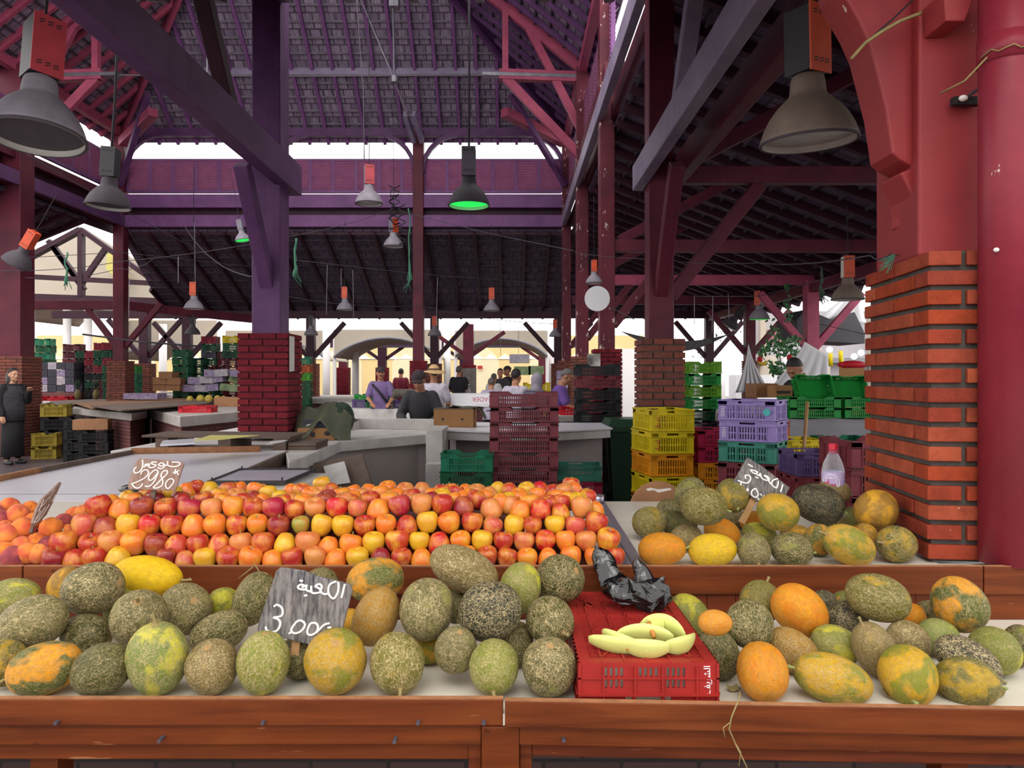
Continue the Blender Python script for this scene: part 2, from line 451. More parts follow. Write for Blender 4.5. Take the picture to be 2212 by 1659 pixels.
CRATE = {}
for k, c in dict(brown='#84404a', black='#26272c', yellow='#d8c21a', orange='#dd9018', magenta='#a81e48', purple='#9a86c4', teal='#3f8a78', maroon='#7a343e', indigo='#5c4a78',
                 green='#1f8a3a', dgreen='#1c5a3c', grey='#4a4a58', red='#c02434', olive='#5f9a1f', redcrate='#9c2a26', tgreen='#1f7a5a', ochre='#94802c', shaded_red='#7e1f30', shaded_maroon='#5a2430', shaded_green='#164834', shaded_black='#17181c', rust='#c05a2a', lime='#4aa02c').items():  # darker red, maroon, green and black carry the far stacks' shade in colour
    CRATE[k] = plastic('crate_' + k, c)
def melon_material():
    t = NT('netted_melon_rind')
    co = t.obj((1, 1, 1), 37.0)
    oi = t.n('ShaderNodeObjectInfo')
    pc = t.attr('patch_colour'); nt = t.attr('netting'); pa = t.attr('patch_amount')
    # broad ripening patches
    n = t.noise(co, 1.15, 3.0, .55, .4)
    thr = t.math('SUBTRACT', 1.0, pa.outputs['Fac'])
    f = t.math('MULTIPLY', t.math('SUBTRACT', n.outputs[0], t.math('ADD', t.math('MULTIPLY', thr, .5), .22)), 9.0)
    fc = t.n('ShaderNodeClamp'); t.l(f, fc.inputs[0])
    col = t.mix(fc.outputs[0], oi.outputs['Color'], pc.outputs['Color'])
    n5 = t.noise(co, 6.0, 4.0, .6)
    col = t.mix(t.math('MULTIPLY', t.ramp(n5.outputs[0], [(.35, 0.0), (.75, 1.0)]), .45), col, t.mix(.62, oi.outputs['Color'], '#141407'))
    # corky net: distorted cells, two sizes, stretched along the melon's axis
    dn = t.noise(co, 3.0, 3.0, .6)
    vadd = t.n('ShaderNodeVectorMath', operation='MULTIPLY_ADD')
    t.l(dn.outputs['Color'], vadd.inputs[0]); vadd.inputs[1].default_value = (.42, .42, .42); t.l(co, vadd.inputs[2])
    st = t.n('ShaderNodeMapping'); st.inputs['Scale'].default_value = (1.25, 1.25, .62); t.l(vadd.outputs[0], st.inputs['Vector'])
    def net(scale, w):
        v = t.n('ShaderNodeTexVoronoi', feature='DISTANCE_TO_EDGE'); v.inputs['Scale'].default_value = scale; t.l(st.outputs[0], v.inputs['Vector'])
        return t.ramp(v.outputs['Distance'], [(w * .35, 1.0), (w, 0.0)])
    a = net(5.6, .05); b = net(11.0, .075)
    brk = t.noise(co, 2.6, 4.0, .6)
    gap = t.ramp(brk.outputs[0], [(.40, 0.0), (.50, 1.0)])
    bb = t.math('MULTIPLY', b, gap)
    nn = t.math('MAXIMUM', a, bb)
    nm = t.math('MULTIPLY', nn, nt.outputs['Fac'])
    yel = t.math('SUBTRACT', 1.0, t.math('MULTIPLY', fc.outputs[0], .35))
    nm = t.math('MULTIPLY', nm, yel)
    # blossom end scar
    tc = t.n('ShaderNodeTexCoord'); sp = t.n('ShaderNodeSeparateXYZ'); t.l(tc.outputs['Object'], sp.inputs[0])
    scar = t.ramp(sp.outputs[2], [(.988, 0.0), (.994, 1.0)])
    col = t.mix(nm, col, '#c2ae80')
    col = t.mix(t.math('MULTIPLY', scar, .85), col, '#b08a58')
    t.set(Base_Color=col, Roughness=.52)
    t.b.inputs['Specular IOR Level'].default_value = .25
    t.bump(nm, .55, .035)
    return t.m
M['melon'] = melon_material()

def apple_material():
    t = NT('apple_skin')
    co = t.obj((1, 1, 1), 31.0)
    oi = t.n('ShaderNodeObjectInfo'); bl = t.attr('second_colour')
    n = t.noise(co, .85, 2.0, .5, .3)
    st = t.noise(t.obj((7, 7, .7), 31.0), 1.0, 3.0, .6)
    f = t.math('ADD', t.math('MULTIPLY', n.outputs[0], .85), t.math('MULTIPLY', st.outputs[0], .28))
    fac = t.ramp(f, [(.50, 0.0), (.80, 1.0)])
    col = t.mix(fac, oi.outputs['Color'], bl.outputs['Color'])
    sp = t.n('ShaderNodeTexVoronoi'); sp.inputs['Scale'].default_value = 11.0; t.l(co, sp.inputs['Vector'])
    col = t.mix(t.math('MULTIPLY', t.ramp(sp.outputs['Distance'], [(.05, 1.0), (.09, 0.0)]), .5), col, '#e8c98a')
    t.set(Base_Color=col, Roughness=.3)
    t.b.inputs['Specular IOR Level'].default_value = .45
    return t.m
M['apple'] = apple_material()

def peach_material():
    t = NT('peach_skin'); co = t.obj((1, 1, 1), 31.0)
    oi = t.n('ShaderNodeObjectInfo'); bl = t.attr('second_colour')
    n = t.noise(co, .9, 2.0, .5, .2)
    col = t.mix(t.ramp(n.outputs[0], [(.4, 0.0), (.62, 1.0)]), oi.outputs['Color'], bl.outputs['Color'])
    t.set(Base_Color=col, Roughness=.8)
    t.b.inputs['Sheen Weight'].default_value = .08
    return t.m
M['peach'] = peach_material()

def tile_material(name, c1, c2, gap):
    """underside of old roman tiles over reeds: courses across the slope"""
    t = NT(name); tc = t.n('ShaderNodeTexCoord')
    b = t.n('ShaderNodeTexBrick'); t.l(tc.outputs['UV'], b.inputs['Vector'])
    b.inputs['Scale'].default_value = 1.0; b.inputs['Brick Width'].default_value = .24; b.inputs['Row Height'].default_value = .36
    b.inputs['Mortar Size'].default_value = .018; b.inputs['Color1'].default_value = lin(c1); b.inputs['Color2'].default_value = lin(c2); b.inputs['Mortar'].default_value = lin(gap)
    mp = t.n('ShaderNodeMapping'); mp.inputs['Scale'].default_value = (38, 2.4, 1); t.l(tc.outputs['UV'], mp.inputs['Vector'])
    n = t.noise(mp.outputs[0], 1.0, 4.0, .65)
    col = t.mix(t.ramp(n.outputs[0], [(.42, 0.0), (.68, 1.0)]), b.outputs[0], gap)
    n2 = t.noise(tc.outputs['UV'], .8, 3.0, .6)
    col = t.mix(t.math('MULTIPLY', t.ramp(n2.outputs[0], [(.4, 0.0), (.7, 1.0)]), .45), col, c2)
    t.set(Base_Color=col, Roughness=.85); t.bump(b.outputs['Fac'], -.8, .03)
    return t.m
M['tile'] = tile_material('haze_tile_underside', '#b0a0b4', '#80708a', '#463c4c')  # tile tones lightened to hold the lavender haze under the nave roof
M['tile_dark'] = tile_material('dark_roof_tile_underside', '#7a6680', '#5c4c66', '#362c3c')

def slate_material(name, c1, c2):
    t = NT(name); co = t.obj((120, 120, 14))
    n = t.noise(co, 1.0, 5.0, .7)
    n2 = t.noise(t.obj((1, 1, 1)), 9.0, 4.0, .6)
    col = t.mix(t.ramp(n.outputs[0], [(.38, 0.0), (.66, 1.0)]), c1, c2)
    col = t.mix(t.math('MULTIPLY', t.ramp(n2.outputs[0], [(.45, 0.0), (.75, 1.0)]), .5), col, '#8d8175')
    t.set(Base_Color=col, Roughness=.9)
    return t.m
M['slate'] = slate_material('chalky_slate', '#37363a', '#85807e')
M['sign_brown'] = slate_material('brown_sign_board', '#7d6258', '#9c8276')

def bag_material():
    t = NT('black_plastic_film'); co = t.obj((1, 1, 1))
    n = t.noise(co, 9.0, 4.0, .6, 1.2)
    t.set(Base_Color='#0c0b0e', Roughness=.2)
    t.b.inputs['Specular IOR Level'].default_value = .7
    t.bump(n.outputs[0], .35, .012)
    return t.m
M['bag'] = bag_material()

def glass_material(name, c, rough=.03):
    t = NT(name); t.set(Base_Color=c, Roughness=rough); t.b.inputs['Transmission Weight'].default_value = 1.0; t.b.inputs['IOR'].default_value = 1.2
    return t.m
def pet_material():
    t = NT('clear_bottle_plastic'); tr = t.n('ShaderNodeBsdfTransparent'); tr.inputs[0].default_value = (.93, .95, .98, 1)
    t.set(Base_Color='#e6ebf4', Roughness=.12); mx = t.n('ShaderNodeMixShader'); lw = t.n('ShaderNodeLayerWeight'); lw.inputs[0].default_value = .35
    f = t.math('ADD', t.math('MULTIPLY', lw.outputs['Facing'], .55), .10)
    t.l(f, mx.inputs[0]); t.l(tr.outputs[0], mx.inputs[1]); t.l(t.b.outputs[0], mx.inputs[2]); t.l(mx.outputs[0], t.out.inputs[0])
    return t.m
M['pet'] = pet_material()
M['flesh'] = plain('pale_green_melon_flesh', '#d9dd86', .45, .3, 12.0, .1, dark='#b8c25a')
M['flesh_rind'] = plain('orange_rind', '#cf8a3a', .6, .3, 20.0, .2)

def skin(name, c):
    t = NT(name); n = t.noise(t.obj(), 20.0, 3.0, .5)
    t.set(Base_Color=t.mix(t.math('MULTIPLY', n.outputs[0], .25), c, '#5a2e22'), Roughness=.55); t.b.inputs['Subsurface Weight'].default_value = .0
    return t.m
SKIN = {'tan': skin('tanned_skin', '#b98264'), 'mid': skin('olive_skin', '#a9785c'), 'pale': skin('light_skin', '#c9987a')}
def cloth(name, c, dark=None, stripes=None):
    t = NT(name); co = t.obj(); n = t.noise(co, 7.0, 4.0, .6, .8)
    col = t.mix(t.math('MULTIPLY', t.ramp(n.outputs[0], [(.4, 0.0), (.7, 1.0)]), .35), c, dark or '#101014')
    if stripes:
        w = t.n('ShaderNodeTexWave', bands_direction='X'); w.inputs['Scale'].default_value = 16.0; w.inputs['Distortion'].default_value = .6; t.l(co, w.inputs['Vector'])
        col = t.mix(t.ramp(w.outputs[0], [(.5, 0.0), (.6, 1.0)]), col, stripes)
    t.set(Base_Color=col, Roughness=.85); t.bump(n.outputs[0], .5, .02)
    return t.m
# ------------------------------------------------------------------ camera, sky
sc = bpy.context.scene
cam = bpy.data.cameras.new('camera'); cam.sensor_width = 36.0; cam.lens = 36.0 * F / 2212.0; cam.shift_y = -14.5 / 2212.0
cam.clip_start = .05; cam.clip_end = 300
co = bpy.data.objects.new('camera', cam); COL.objects.link(co); co.location = (0, 0, H); co.rotation_euler = (math.pi / 2, 0, 0)
sc.camera = co
w = bpy.data.worlds.new('sky'); sc.world = w; w.use_nodes = True
bg = w.node_tree.nodes['Background']; bg.inputs[0].default_value = (1.0, .97, .945, 1); bg.inputs[1].default_value = 2.4
sc.view_settings.view_transform = 'Standard'; sc.view_settings.look = 'None'; sc.view_settings.exposure = 0.0; sc.view_settings.gamma = 1.0
sc.cycles.use_adaptive_sampling = True; sc.cycles.adaptive_threshold = .04; sc.cycles.max_bounces = 6; sc.cycles.diffuse_bounces = 4; sc.cycles.caustics_reflective = False; sc.cycles.caustics_refractive = False
sc.cycles.use_denoising = True
sun = bpy.data.lights.new('sun', 'SUN'); sun.energy = 0.8; sun.angle = math.radians(25); sun.color = (1.0, .95, .88)
so = bpy.data.objects.new('sun', sun); COL.objects.link(so); so.rotation_euler = (math.radians(38), math.radians(-8), 0)

def st(name, mb, m, label, cat, **k):
    return single(name, mb, m, label, cat, kind='structure', **k)

# ------------------------------------------------------------------ ground
st('floor', MB().bb(-40, 40, -8, 60, -.1, 0), M['floor'], 'dark damp stone floor of the market hall', 'floor')

# ------------------------------------------------------------------ columns
ZP = 1.93
def pier_mb(w, z0, z1, row=.0625, joint=.013):
    core = MB().bb(-w / 2 + .016, w / 2 - .016, -w / 2 + .016, w / 2 - .016, z0, z1 - .006)
    br = MB(); n = round((z1 - z0) / row); row = (z1 - z0) / n
    t = .10; h = w / 2
    for i in range(n):
        za = z0 + i * row + joint / 2; zb = z0 + (i + 1) * row - joint / 2
        ee = R.uniform(-.003, .003)
        even = i % 2 == 0
        for sx in (-1, 1):
            a0 = -h; a1 = h
            if even:       # faces +-y run the full width
                ks = [a0, a0 + w * .5, a1]
                for q in range(2):
                    br.bb(ks[q] + (joint / 2 if q else 0), ks[q + 1] - (0 if q else joint / 2), sx * h + ee * sx, sx * (h - t), za, zb)
                br.bb(sx * h + ee * sx, sx * (h - t), -h + t + joint, h - t - joint, za, zb)
            else:
                ks = [a0, a0 + w * .5, a1]
                for q in range(2):
                    br.bb(sx * h + ee * sx, sx * (h - t), ks[q] + (joint / 2 if q else 0), ks[q + 1] - (0 if q else joint / 2), za, zb)
                br.bb(-h + t + joint, h - t - joint, sx * h + ee * sx, sx * (h - t), za, zb)
    return core, br
PIERS = {}
def pier(parent, w, z0, z1, kind):
    key = (w, z0, z1, kind)
    mm = {'red': ('brick_red', 'mortar'), 'maroon': ('brick_maroon', 'mortar_red'), 'brown': ('brick_brown', 'mortar')}[kind]
    if key not in PIERS:
        c, b = pier_mb(w, z0, z1)
        PIERS[key] = (c.mesh('pier_core', M[mm[1]]), b.mesh('bricks', M[mm[0]]))
    a = link('brick_pier', PIERS[key][0]); a.parent = parent
    b = link('bricks', PIERS[key][1]); b.parent = a
    return a
POSTM = {}
def column(x, y, top, tim, brick, label, w=.45, pw=.24, z0=0.0, zp=ZP, braces=()):
    t = thing('timber_column', label, 'column', (x, y, 0), kind='structure', group=None)
    key = (pw, zp, top, tim)
    if key not in POSTM: POSTM[key] = MB().bb(-pw / 2, pw / 2, -pw / 2, pw / 2, zp - .03, top).mesh('post', M[tim])
    p = link('post', POSTM[key]); p.parent = t; bevel(p, .012)
    pier(t, w, z0, zp, brick)
    for (dx, dy, za, zb) in braces:      # straight strut from the post up and out
        a = V((dx * .1 if dx else 0, dy * .1 if dy else 0, H + za)); b = V((dx, dy, H + zb))
        part('brace', MB().bar(a, b, .12, .13), M[tim], t, world=False, bev=.008)
    return t
X0, X1, X2, X3 = 1.37, -2.30, -5.97, -9.64
Y0, Y1, Y2, Y3, Y4 = 7.0, 10.75, 14.5, 18.25, 22.0
TOPN = H + 6.05
column(X1 + .02, Y0, TOPN, 'timber_nave', 'maroon', 'purple timber column on a painted dark red brick pier, just left of centre', .46, .27, .96, 1.93, ((0, -.75, .85, 1.80),))
column(X0 + .02, Y0, TOPN, 'timber', 'brown', 'maroon timber column on the weathered brown brick pier behind the yellow crates', .40, .235, .0, 1.88, ((0, -.75, .78, 1.80), (.95, 0, .75, 1.82)))
column(X0, Y1, TOPN, 'timber_chip', 'maroon', 'flaking maroon timber column on a dark red pier behind the black crate stack', .40, .22, braces=((.95, 0, .75, 1.82),))
column(X0, Y2, TOPN, 'timber_chip', 'brown', 'flaking maroon column behind the one above the black crate stack', .42, .24, braces=((.95, 0, .75, 1.82),))
column(X0 - .03, Y3, TOPN, 'timber_chip', 'brown', 'far right corner column of the raised hall, maroon with flakes', .42, .22, braces=((.95, 0, .75, 1.82),))
column(X1, Y3, TOPN, 'timber', 'maroon', 'slim maroon column in the middle of the far side of the raised hall', .40, .26, braces=((0, .9, .75, 1.82),))
column(X2, Y3, TOPN, 'timber', 'maroon', 'far side column hidden behind the purple column left of centre', .40, .24)
column(X3, Y3, TOPN, 'timber', 'brown', 'far left corner column of the raised hall on a brown brick pier', .46, .26, braces=((1.0, 0, .75, 1.82), (-.9, 0, .75, 1.82)))
column(X3 - .06, Y2, TOPN, 'timber', 'brown', 'maroon column on a brown brick pier behind the woman in black', .62, .44, braces=((-.9, 0, .75, 1.82),))
for k, x in enumerate((X0, X1, X2, X3)):
    lb = ['far outer column beside the small orange lamp at the right', 'far outer column just right of the middle slim column', 'far outer column with the grey lamp beside the white poster', 'far outer column behind the stacks of purple and green crates'][k]
    column(x, Y4, H + 1.9, 'timber_dark', 'brown', lb, .42, .24, braces=((1.0, 0, .62, 1.62), (-1.0, 0, .62, 1.62)))
column(-10.9, Y4, H + 2.0, 'timber_dark', 'brown', 'dark outer column between the two brown brick piers at the left', .46, .26, braces=((1.1, 0, .62, 1.72), (-1.1, 0, .62, 1.72)))
for k, y in enumerate((Y2, Y3, Y4)):
    lb = ['rose red column behind the man in the dark shirt', 'maroon column between the two white sheets', 'thin far column left of the fruit ornaments'][k]
    column(5.85, y, H + 1.9, ['timber_pink', 'timber', 'timber_dark'][k], 'brown', lb, .30, .24, braces=((1.0, 0, .6, 1.65), (-1.0, 0, .6, 1.65)))

# the near pillar with its flaking red post, bracket and steel pipe
np_ = thing('brick_pillar', 'near red brick pillar with deep joints and a flaking red timber post', 'pillar', (0, 0, 0), kind='structure')
np_.location = (1.309, 2.33, 0)
np_.rotation_euler = (0, 0, math.radians(-6.7))
c_, b_ = pier_mb(.56, .94, 1.925, .0598, .0165)
sh = Matrix.Translation((.28, .28, 0))
part('pillar_core', c_.xf(sh), M['mortar'], np_, world=False)
part('bricks', b_.xf(sh), M['brick_red'], np_, world=False, bev=.003)
part('post', MB().bb(.02, .50, .12, .5, 1.92, 3.6), M['timber_red'], np_, world=False, bev=.01)
prof = [(2005, 478), (1990, 480), (1975, 478), (1978, 455), (1972, 425), (1957, 395), (1945, 372), (1977, 362), (1945, 345), (1928, 330), (1922, 290), (1913, 230), (1898, 170), (1880, 100), (1858, 50), (1812, -30), (1790, -120), (2008, -120)]
poly = [W(a, b, 2.5) for a, b in prof]
bk = MB().prism(poly[::-1], 0, 0, (0, .16, 0))
st('timber_bracket', bk, M['timber_red'], 'carved red timber bracket curving up from the near pillar', 'bracket', bev=.008)
pp = thing('downpipe', 'fat maroon steel pipe standing in front of the near brick pillar', 'pipe', (1.512, 2.262, .955), kind='structure')
part('pipe', MB().tube([(0, 0, 0), (0, 0, 2.6)], .077, 40), M['pipe'], pp, world=False, smooth=True)
part('collar', MB().tube([(0, 0, 1.52), (0, 0, 1.60)], .081, 40), M['pipe'], pp, world=False, smooth=True)
part('tie_wire', MB().tube([(-.075 * math.cos(a * .25) - .01, -.082 * math.sin(a * .25) - .004, 1.535 + .006 * (a % 3)) for a in range(0, 14)], .0022, 5).tube([(-.08, -.03, 1.53), (-.13, .0, 1.47), (-.17, .06, 1.455)], .003, 5), M['stem'], pp, world=False, smooth=True)
part('snail_shell', MB().ell((-.067, -.052, .945), (.008, .008, .007)), M['chalk'], pp, world=False, smooth=True)

# ------------------------------------------------------------------ beams
def beam(name, a, b, w, h, m, label, cat='beam', up=(0, 0, 1), bev=.008):
    return st(name, MB().bar(a, b, w, h, up), M[m], label, cat, bev=bev)
HT = H + 1.93
beam('tie_beam', (X1 + .165, 7.3, HT), (X1 + .165, 2.6, HT), .13, .29, 'timber_nave', 'big purple beam running overhead from the purple column towards the camera')
beam('tie_beam', (X0 - .15, 7.2, HT), (X0 - .15, 2.6, HT), .10, .24, 'lilac_paint', 'grey lilac beam running overhead from the column behind the yellow crates')
beam('tie_beam', (X0 + .19, 7.2, HT), (X0 + .19, 2.6, HT), .10, .24, 'timber', 'dark red plank beside the grey lilac overhead beam')
for x, s, lb in ((X1, 1, 'dark strut rising from the big purple beam at upper left'), (X0, -1, 'lilac strut rising from the grey lilac beam')):
    beam('roof_strut', (x + s * .03, 6.05, H + 2.02), (x + s * .03, 5.2, H + 3.1), .12, .12, 'timber_dark' if s > 0 else 'lilac_paint', lb, 'strut')
for k, (y, m) in enumerate(((Y0, 'timber'), (Y1, 'timber'), (Y2, 'timber_pink'), (Y3, 'timber'))):
    beam('cross_beam', (X0 + .1, y - .02, H + 1.90), (5.9, y - .02, H + 1.90), .1, .16 + .02 * k, m, ['nearest', 'second', 'rose red third', 'farthest'][k] + ' of the level beams crossing the right aisle')
for k, (a, b, y, lb) in enumerate(((2.3, 3.9, Y0, 'nearest'), (2.3, 3.8, Y1, 'second'), (2.3, 3.9, Y2, 'third'))):
    beam('rafter_strut', (1.55, y, H + 1.98), (3.4, y, H + 2.95), .1, .14, 'timber', lb + ' slanting strut over the right aisle', 'strut')
# plates along the nave, far side and flanks
for h, hh, m, lb in ((3.84, .29, 'timber_far', 'lower'), (4.33, .33, 'timber_far', 'middle'), (6.03, .2, 'timber_nave', 'upper')):
    beam('wall_plate', (X3, Y3, H + h), (X0, Y3, H + h), .16, hh, m, lb + ' purple beam along the far side of the raised hall')
for s, x in ((1, X0), (-1, X3)):
    sd = 'right' if s > 0 else 'left'
    beam('wall_plate', (x - s * .1, Y3, H + 3.84), (x - s * .1, 6.6, H + 3.84), .1, .27, 'timber_nave' if s < 0 else 'lilac_paint', 'long lower beam along the %s side of the raised hall' % sd)
    beam('wall_plate', (x + s * .1, Y3, H + 3.84), (x + s * .1, 6.6, H + 3.84), .1, .27, 'timber', 'outer plank of the long lower beam on the %s side' % sd)
    beam('wall_plate', (x, Y3, H + 4.33), (x, 10.4, H + 4.33), .14, .2, 'timber', 'middle beam along the %s side of the raised hall' % sd)
    beam('wall_plate', (x, Y3, H + 6.03), (x, 10.4, H + 6.03), .16, .2, 'timber_pink', 'upper beam along the %s side of the raised hall' % sd)
beam('wall_plate', (X3 - 4, Y4, H + 1.86), (7.0, Y4, H + 1.86), .14, .22, 'timber_dark', 'dark beam along the far outer columns')
beam('wall_plate', (5.85, Y1, H + 1.75), (5.85, Y4, H + 1.75), .14, .2, 'timber', 'beam along the outer columns of the right aisle')
beam('cross_beam', (X3, Y2, H + 1.55), (-16, Y2, H + 1.55), .14, .2, 'timber_dark', 'dark level beam left of the column behind the woman')
beam('cross_beam', (X3, Y3, H + 1.78), (-16, Y3, H + 1.78), .14, .22, 'timber', 'level beam left of the far left corner column')
beam('cross_beam', (X3, Y3 + .05, H + 1.78), (X3 + 2.2, Y4, H + 1.7), .14, .22, 'timber', 'slanting level beam right of the far left corner column')
for nm_, a_, b_ in (('far', (X3, Y3 + .16), (X0, Y3 + .16)), ('right', (X0 + .2, Y3), (X0 + .2, 10.4)), ('left', (X3 - .2, Y3), (X3 - .2, 10.4))):
    st('fascia_board', MB().bar((a_[0], a_[1], H + 4.03), (b_[0], b_[1], H + 4.03), .03, .98), M['timber_dark'], 'dark board closing the %s side between the beams below the louvres' % nm_, 'board')
# curved braces under the upper far plate
for k, (x, s) in enumerate(((X3, 1), (X2, -1), (X2, 1), (X1, -1), (X1, 1), (X0, -1))):
    q = MB()
    for i in range(7):
        a0 = i / 7 * math.pi / 2; a1 = (i + 1) / 7 * math.pi / 2
        def cp(a): return V((x + s * (1.02 - .92 * math.cos(a)), Y3 - .02, H + 5.05 + .92 * math.sin(a)))
        q.bar(cp(a0), cp(a1), .1, .13, (0, 1, 0))
    st('curved_brace', q, M['timber_nave'], '%s curved brace from the left under the far upper beam' % ORD[k], 'brace')

# ------------------------------------------------------------------ clerestory louvres
def louvre_bank(name, p0, p1, z0, z1, npan, label, m='louver', pitch=.064):
    p0 = V((p0[0], p0[1], 0)); p1 = V((p1[0], p1[1], 0)); d = (p1 - p0); L = d.length; d.normalize()
    nrm = V((d.y, -d.x, 0))
    t = thing(name, label, 'louvre', tuple((p0 + p1) / 2)[:2] + (z0,), kind='structure')
    pw = L / npan
    rot = Matrix((d, nrm, V((0, 0, 1)))).transposed()
    tilt = Matrix.Rotation(math.radians(38), 3, 'X')
    for i in range(npan):
        c = p0 + d * (pw * (i + .5)); q = MB(); n = int((z1 - z0) / pitch)
        for k in range(n):
            q.box((c.x, c.y, z0 + pitch * (k + .5)), (pw - .06, .115, .012), rot @ tilt)
        part('louvre_panel', q, M[m], t)
    q = MB()
    for i in range(npan + 1):
        c = p0 + d * (pw * i); q.box((c.x, c.y, (z0 + z1) / 2), (.075, .06, z1 - z0), rot)
    part('mullions', q, M['timber_far'], t)
    for z in (z0, z1): part('rail', MB().box(tuple((p0 + p1) / 2)[:2] + (z,), (L, .08, .06), rot), M['timber_far'], t)
    return t
ZL0, ZL1 = H + 4.58, H + 5.36
louvre_bank('louvre_bank', (X3 + .15, Y3 + .06), (X0 - .15, Y3 + .06), ZL0, ZL1, 19, 'far bank of rose louvres under the bright gap')
louvre_bank('louvre_bank', (X0 + .06, Y3), (X0 + .06, 10.5), ZL0, ZL1, 12, 'right hand bank of red louvres seen edge on')
louvre_bank('louvre_bank', (X3 - .06, 10.5), (X3 - .06, Y3), ZL0, ZL1, 12, 'left hand bank of louvres below the strip of daylight')

# ------------------------------------------------------------------ roofs
def roof(name, corners, m, label, rdir, rafters, rsec, rm, batt=.36, gap=.0, bm='steel', dep=.06):
    """sloping roof skin from corner points (lower-left, lower-right, upper-right[, upper-left]) with battens and rafters below"""
    cs = [V(c) for c in corners]
    e = (cs[1] - cs[0]); eu = e.normalized()
    n = e.cross(cs[2] - cs[1]).normalized()
    if n.z < 0: n = -n
    vs = V(n).cross(eu); vs = vs if vs.z > 0 else -vs
    t = thing(name, label, 'roof', (sum((c for c in cs), V((0, 0, 0))) / len(cs)), kind='structure')
    base = wloc(t)
    me = MB().prism(cs, 0, 0, n * .05).mesh('roof_tiles', M[m], False, base)
    uv = me.uv_layers.new(name='uv')
    for lp in me.loops:
        p = me.vertices[lp.vertex_index].co + base - cs[0]
        uv.data[lp.index].uv = (p.dot(eu), p.dot(vs))
    o = link('roof_tiles', me); o.parent = t
    # in-plane outline, for trimming battens and rafters
    pl = [((c - cs[0]).dot(eu), (c - cs[0]).dot(vs)) for c in cs]
    def span(axis, val):
        hits = []
        for i in range(len(pl)):
            a, b = pl[i], pl[(i + 1) % len(pl)]
            if (a[axis] - val) * (b[axis] - val) <= 0 and abs(a[axis] - b[axis]) > 1e-9:
                f = (val - a[axis]) / (b[axis] - a[axis]); hits.append(a[1 - axis] + f * (b[1 - axis] - a[1 - axis]))
        return (min(hits), max(hits)) if len(hits) >= 2 else None
    def P(u, v, dn): return cs[0] + eu * u + vs * v - n * dn
    vmax = max(p[1] for p in pl); umin = min(p[0] for p in pl); umax = max(p[0] for p in pl)
    if batt:
        q = MB(); v = batt * .5
        while v < vmax - .05:
            s = span(1, v)
            if s and s[1] - s[0] > .2: q.bar(P(s[0] + .02, v, .02), P(s[1] - .02, v, .02), .035, .04, n)
            v += batt
        part('battens', q, M[bm], t)
    k = 0; u = umin + rafters * .5
    while u < umax:
        s = span(0, u)
        if s and s[1] - s[0] > .3:
            part('rafter', MB().bar(P(u, s[0] + .01, dep), P(u, s[1] - .02, dep), rsec[0], rsec[1], n), M[rm], t)
        u += rafters
    return t
zr = lambda d: H + 6.17 - .8 * .35 + .8 * d      # height d metres in from the eave edge
M['batten'] = plain('pale_batten', '#8d8494', .8, .4, 6.0, .1); M['batten_dark'] = plain('dark_batten', '#4d4350', .8, .4, 6.0, .1)
roof('nave_roof', [(X3 - .35, Y3 + .35, zr(0)), (X0 + .35, Y3 + .35, zr(0)), (-4.13, Y3 + .35 - 5.85, zr(5.85))], 'tile', 'far hipped slope of the raised roof seen from below, haze tinted tiles on reeds', 0, .47, (.07, .1), 'timber_far', .36, bm='batten')
roof('nave_roof', [(X0 + .35, Y3 + .35, zr(0)), (X0 + .35, 10.6, zr(0)), (-4.13, 10.6, zr(5.85)), (-4.13, Y3 + .35 - 5.85, zr(5.85))], 'tile', 'right slope of the raised roof seen from below', 0, .47, (.07, .1), 'timber_nave', .36, bm='batten_dark')
roof('nave_roof', [(X3 - .35, 10.6, zr(0)), (X3 - .35, Y3 + .35, zr(0)), (-4.13, Y3 + .35 - 5.85, zr(5.85)), (-4.13, 10.6, zr(5.85))], 'tile', 'left slope of the raised roof, rose painted rafters under its tiles', 0, .5, (.08, .12), 'timber_pink', .36, bm='batten_dark')  # only the rafters are rose; tiles match the other slopes
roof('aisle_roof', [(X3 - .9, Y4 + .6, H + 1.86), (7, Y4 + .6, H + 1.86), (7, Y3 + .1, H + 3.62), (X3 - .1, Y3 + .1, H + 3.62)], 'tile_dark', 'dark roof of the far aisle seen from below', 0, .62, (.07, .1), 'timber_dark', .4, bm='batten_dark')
roof('aisle_roof', [(7.2, 1.7, H + 1.62), (-4.2, 1.7, H + 1.62), (-4.2, 6.9, H + 3.62), (7.2, 6.9, H + 3.62)], 'tile_dark', 'unseen roof of the near aisle, added to shade the stall', 0, .6, (.08, .12), 'timber_dark', 0)  # out of view; shades the stall, left end cut short to let light in
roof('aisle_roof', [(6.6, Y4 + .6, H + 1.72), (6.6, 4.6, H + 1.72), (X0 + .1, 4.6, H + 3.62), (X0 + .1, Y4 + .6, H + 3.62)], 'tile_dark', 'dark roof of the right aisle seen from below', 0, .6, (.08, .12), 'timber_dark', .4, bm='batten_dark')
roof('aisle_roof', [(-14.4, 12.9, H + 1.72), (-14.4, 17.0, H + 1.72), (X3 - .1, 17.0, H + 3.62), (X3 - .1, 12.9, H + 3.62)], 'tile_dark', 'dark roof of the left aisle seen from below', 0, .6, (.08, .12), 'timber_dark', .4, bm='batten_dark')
beam('purlin', (X3 + .9, 17.05, H + 7.02), (X0 - .9, 17.05, H + 7.02), .12, .15, 'lilac_paint', 'pale lilac purlin across the far slope of the raised roof')
